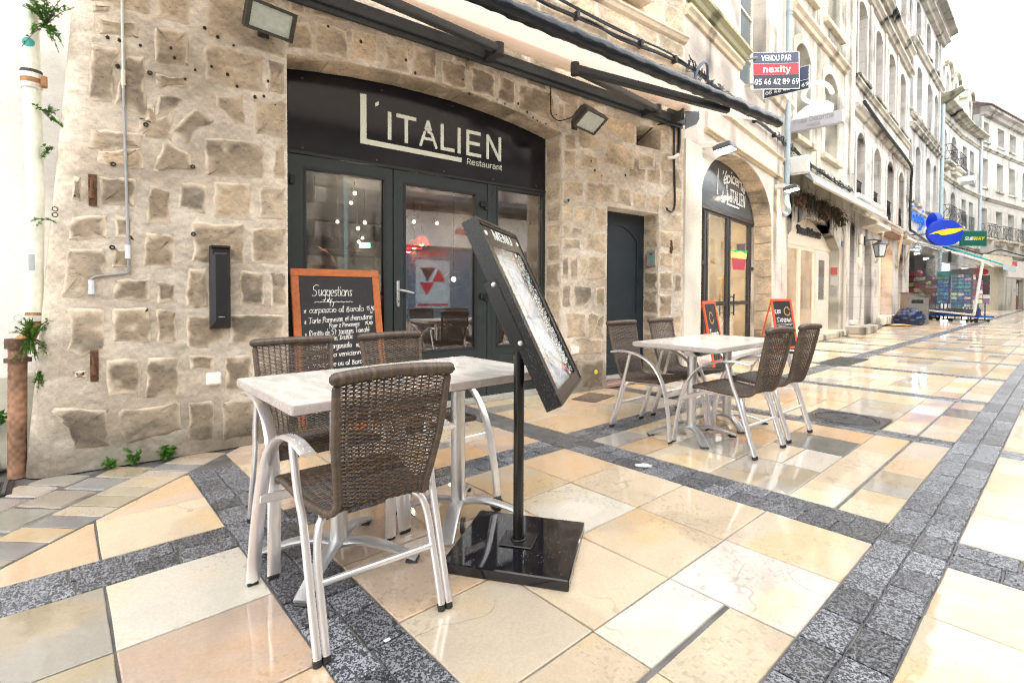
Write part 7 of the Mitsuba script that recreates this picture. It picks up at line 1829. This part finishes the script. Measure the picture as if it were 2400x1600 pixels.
# ------------------------------------------------------------------ standing water
def puddle(lab, c, rx, ry, seed, clip=None):
    th_ = np.linspace(0, 2 * np.pi, 421)[:-1]
    r = np.array([.62 + .95 * (meshkit.fbm(np.array([1.6 * math.cos(a) + seed, 1.6 * math.sin(a), seed * 2.0]), 5) - .25) + .26 * (meshkit.noise(np.array([9 * math.cos(a) + seed, 9 * math.sin(a), 3.0])) - .5) + .20 * (meshkit.noise(np.array([31 * math.cos(a) + seed, 31 * math.sin(a), 3.0])) - .5) for a in th_])
    g = Polygon(np.stack([c[0] + rx * r * np.cos(th_), c[1] + ry * r * np.sin(th_)], 1)).buffer(0)
    if clip is not None: g = g.intersection(clip)
    if g.geom_type != 'Polygon': g = max(g.geoms, key=lambda q: q.area)
    k = add('puddle', ply(mv(trimesh.creation.extrude_polygon(g, .0006, engine='earcut'), 0, 0, .0024), 'm_water'))
    tag(k, lab, 'puddle', 'thin puddles on the slabs')
RIGHT = sbox(1.2, -3, 9, .34)
puddle('thin puddle mirroring the sky on the slabs at the bottom right', (2.55, -.12), 0.42, .22, 4.2, RIGHT)
puddle('thin puddle mirroring the sky beside the granite cross band on the right', (3.75, .0), .45, .22, 8.4, RIGHT)

# ------------------------------------------------------------------ plants
LR = random.Random(41)
def leaf(p, d, up, L, w):
    d = d / (np.linalg.norm(d) + 1e-9); s = np.cross(d, up); s /= np.linalg.norm(s) + 1e-9; n = np.cross(s, d)
    v = [p, p + d * L * .45 + s * w / 2 + n * L * .05, p + d * L, p + d * L * .45 - s * w / 2 + n * L * .05]
    return np.array(v), np.array([(0, 1, 2), (0, 2, 3)])
def plant(lab, c, r, h, n, L, category='plant', droop=0.0, cling=False, group=None):
    k = thing('wall_weed', lab, category, group)
    V, F, m = [], [], 0; stems = []
    for _ in range(max(4, n // 14)):
        a = LR.uniform(0, 2 * math.pi); rr = r * LR.uniform(.2, 1)
        e = np.array([rr * math.cos(a), (-abs(rr * math.sin(a)) if cling else rr * math.sin(a)), h * LR.uniform(.3, 1) * (-1 if droop and LR.random() < droop else 1)])
        pts = spline([np.zeros(3), e * .5 + [0, 0, abs(h) * .12], e], 3); stems.append(tube(pts + c, .0016 + .004 * r, 4))
        for _ in range(14):
            t = LR.uniform(.25, 1); q = pts[int(t * (len(pts) - 1))] + c
            d = np.array([LR.gauss(0, 1), LR.gauss(-.3 if cling else 0, .8), LR.gauss(.1, .6)])
            v, f = leaf(q, d, np.array([0, 0, 1.0]) + .4 * np.array([LR.gauss(0, 1), LR.gauss(0, 1), 0]), L * LR.uniform(.6, 1.2), L * .62)
            V.append(v); F.append(f + m); m += 4
    fr = FR.put
    add('leaves', ply(fr(trimesh.Trimesh(np.vstack(V), np.vstack(F), process=False)), 'm_leaf'), k, kind='stuff')
    add('stems', paint(fr(cat(stems)), (.10, .12, .04), .8), k, kind='stuff')
plant('small green weed at the foot of the stone wall, left of three', np.array([-.14, -.05, .0]), .07, .10, 60, .036)
plant('small green weed at the foot of the stone wall, middle of three', np.array([.0, -.035, .0]), .06, .13, 60, .034)
plant('small green weed at the foot of the stone wall, right and fullest of three', np.array([.165, -.04, .0]), .08, .11, 110, .045)
plant('bushy green plant growing from the top of the corner drainpipe', np.array([-.42, .06, 2.80]), .14, .17, 520, .024, cling=True, droop=.5)
plant('small fern tuft on the drainpipe below the bushy plant', np.array([-.42, .07, 2.24]), .09, .08, 130, .022, cling=True, droop=.4)
plant('tiny green tuft beside the drainpipe under the fern', np.array([-.425, .08, 2.02]), .05, .05, 70, .022, cling=True, droop=.4)
plant('sparse dry sprig across the cream drainpipe', np.array([-.44, .06, 1.60]), .12, .06, 50, .018, cling=True, droop=.5)
plant('leafy green plant around the rusty drainpipe socket', np.array([-.51, .04, .86]), .12, .14, 620, .022, cling=True, droop=.45)
plant('green fern hanging beside the cast iron drainpipe foot', np.array([-.47, .05, .66]), .06, .14, 150, .024, cling=True, droop=.9)
for i_, (s, z, h) in enumerate(((-.78, .0, .22), (-.95, .0, .16), (-.72, .30, .12))):
    plant(['grass tuft against the plinth left of the drainpipe', 'second grass tuft by the plinth at the left edge', 'green weed on the plinth behind the drainpipe'][i_], np.array([s, .22, z]), .10, h, 130, .05)
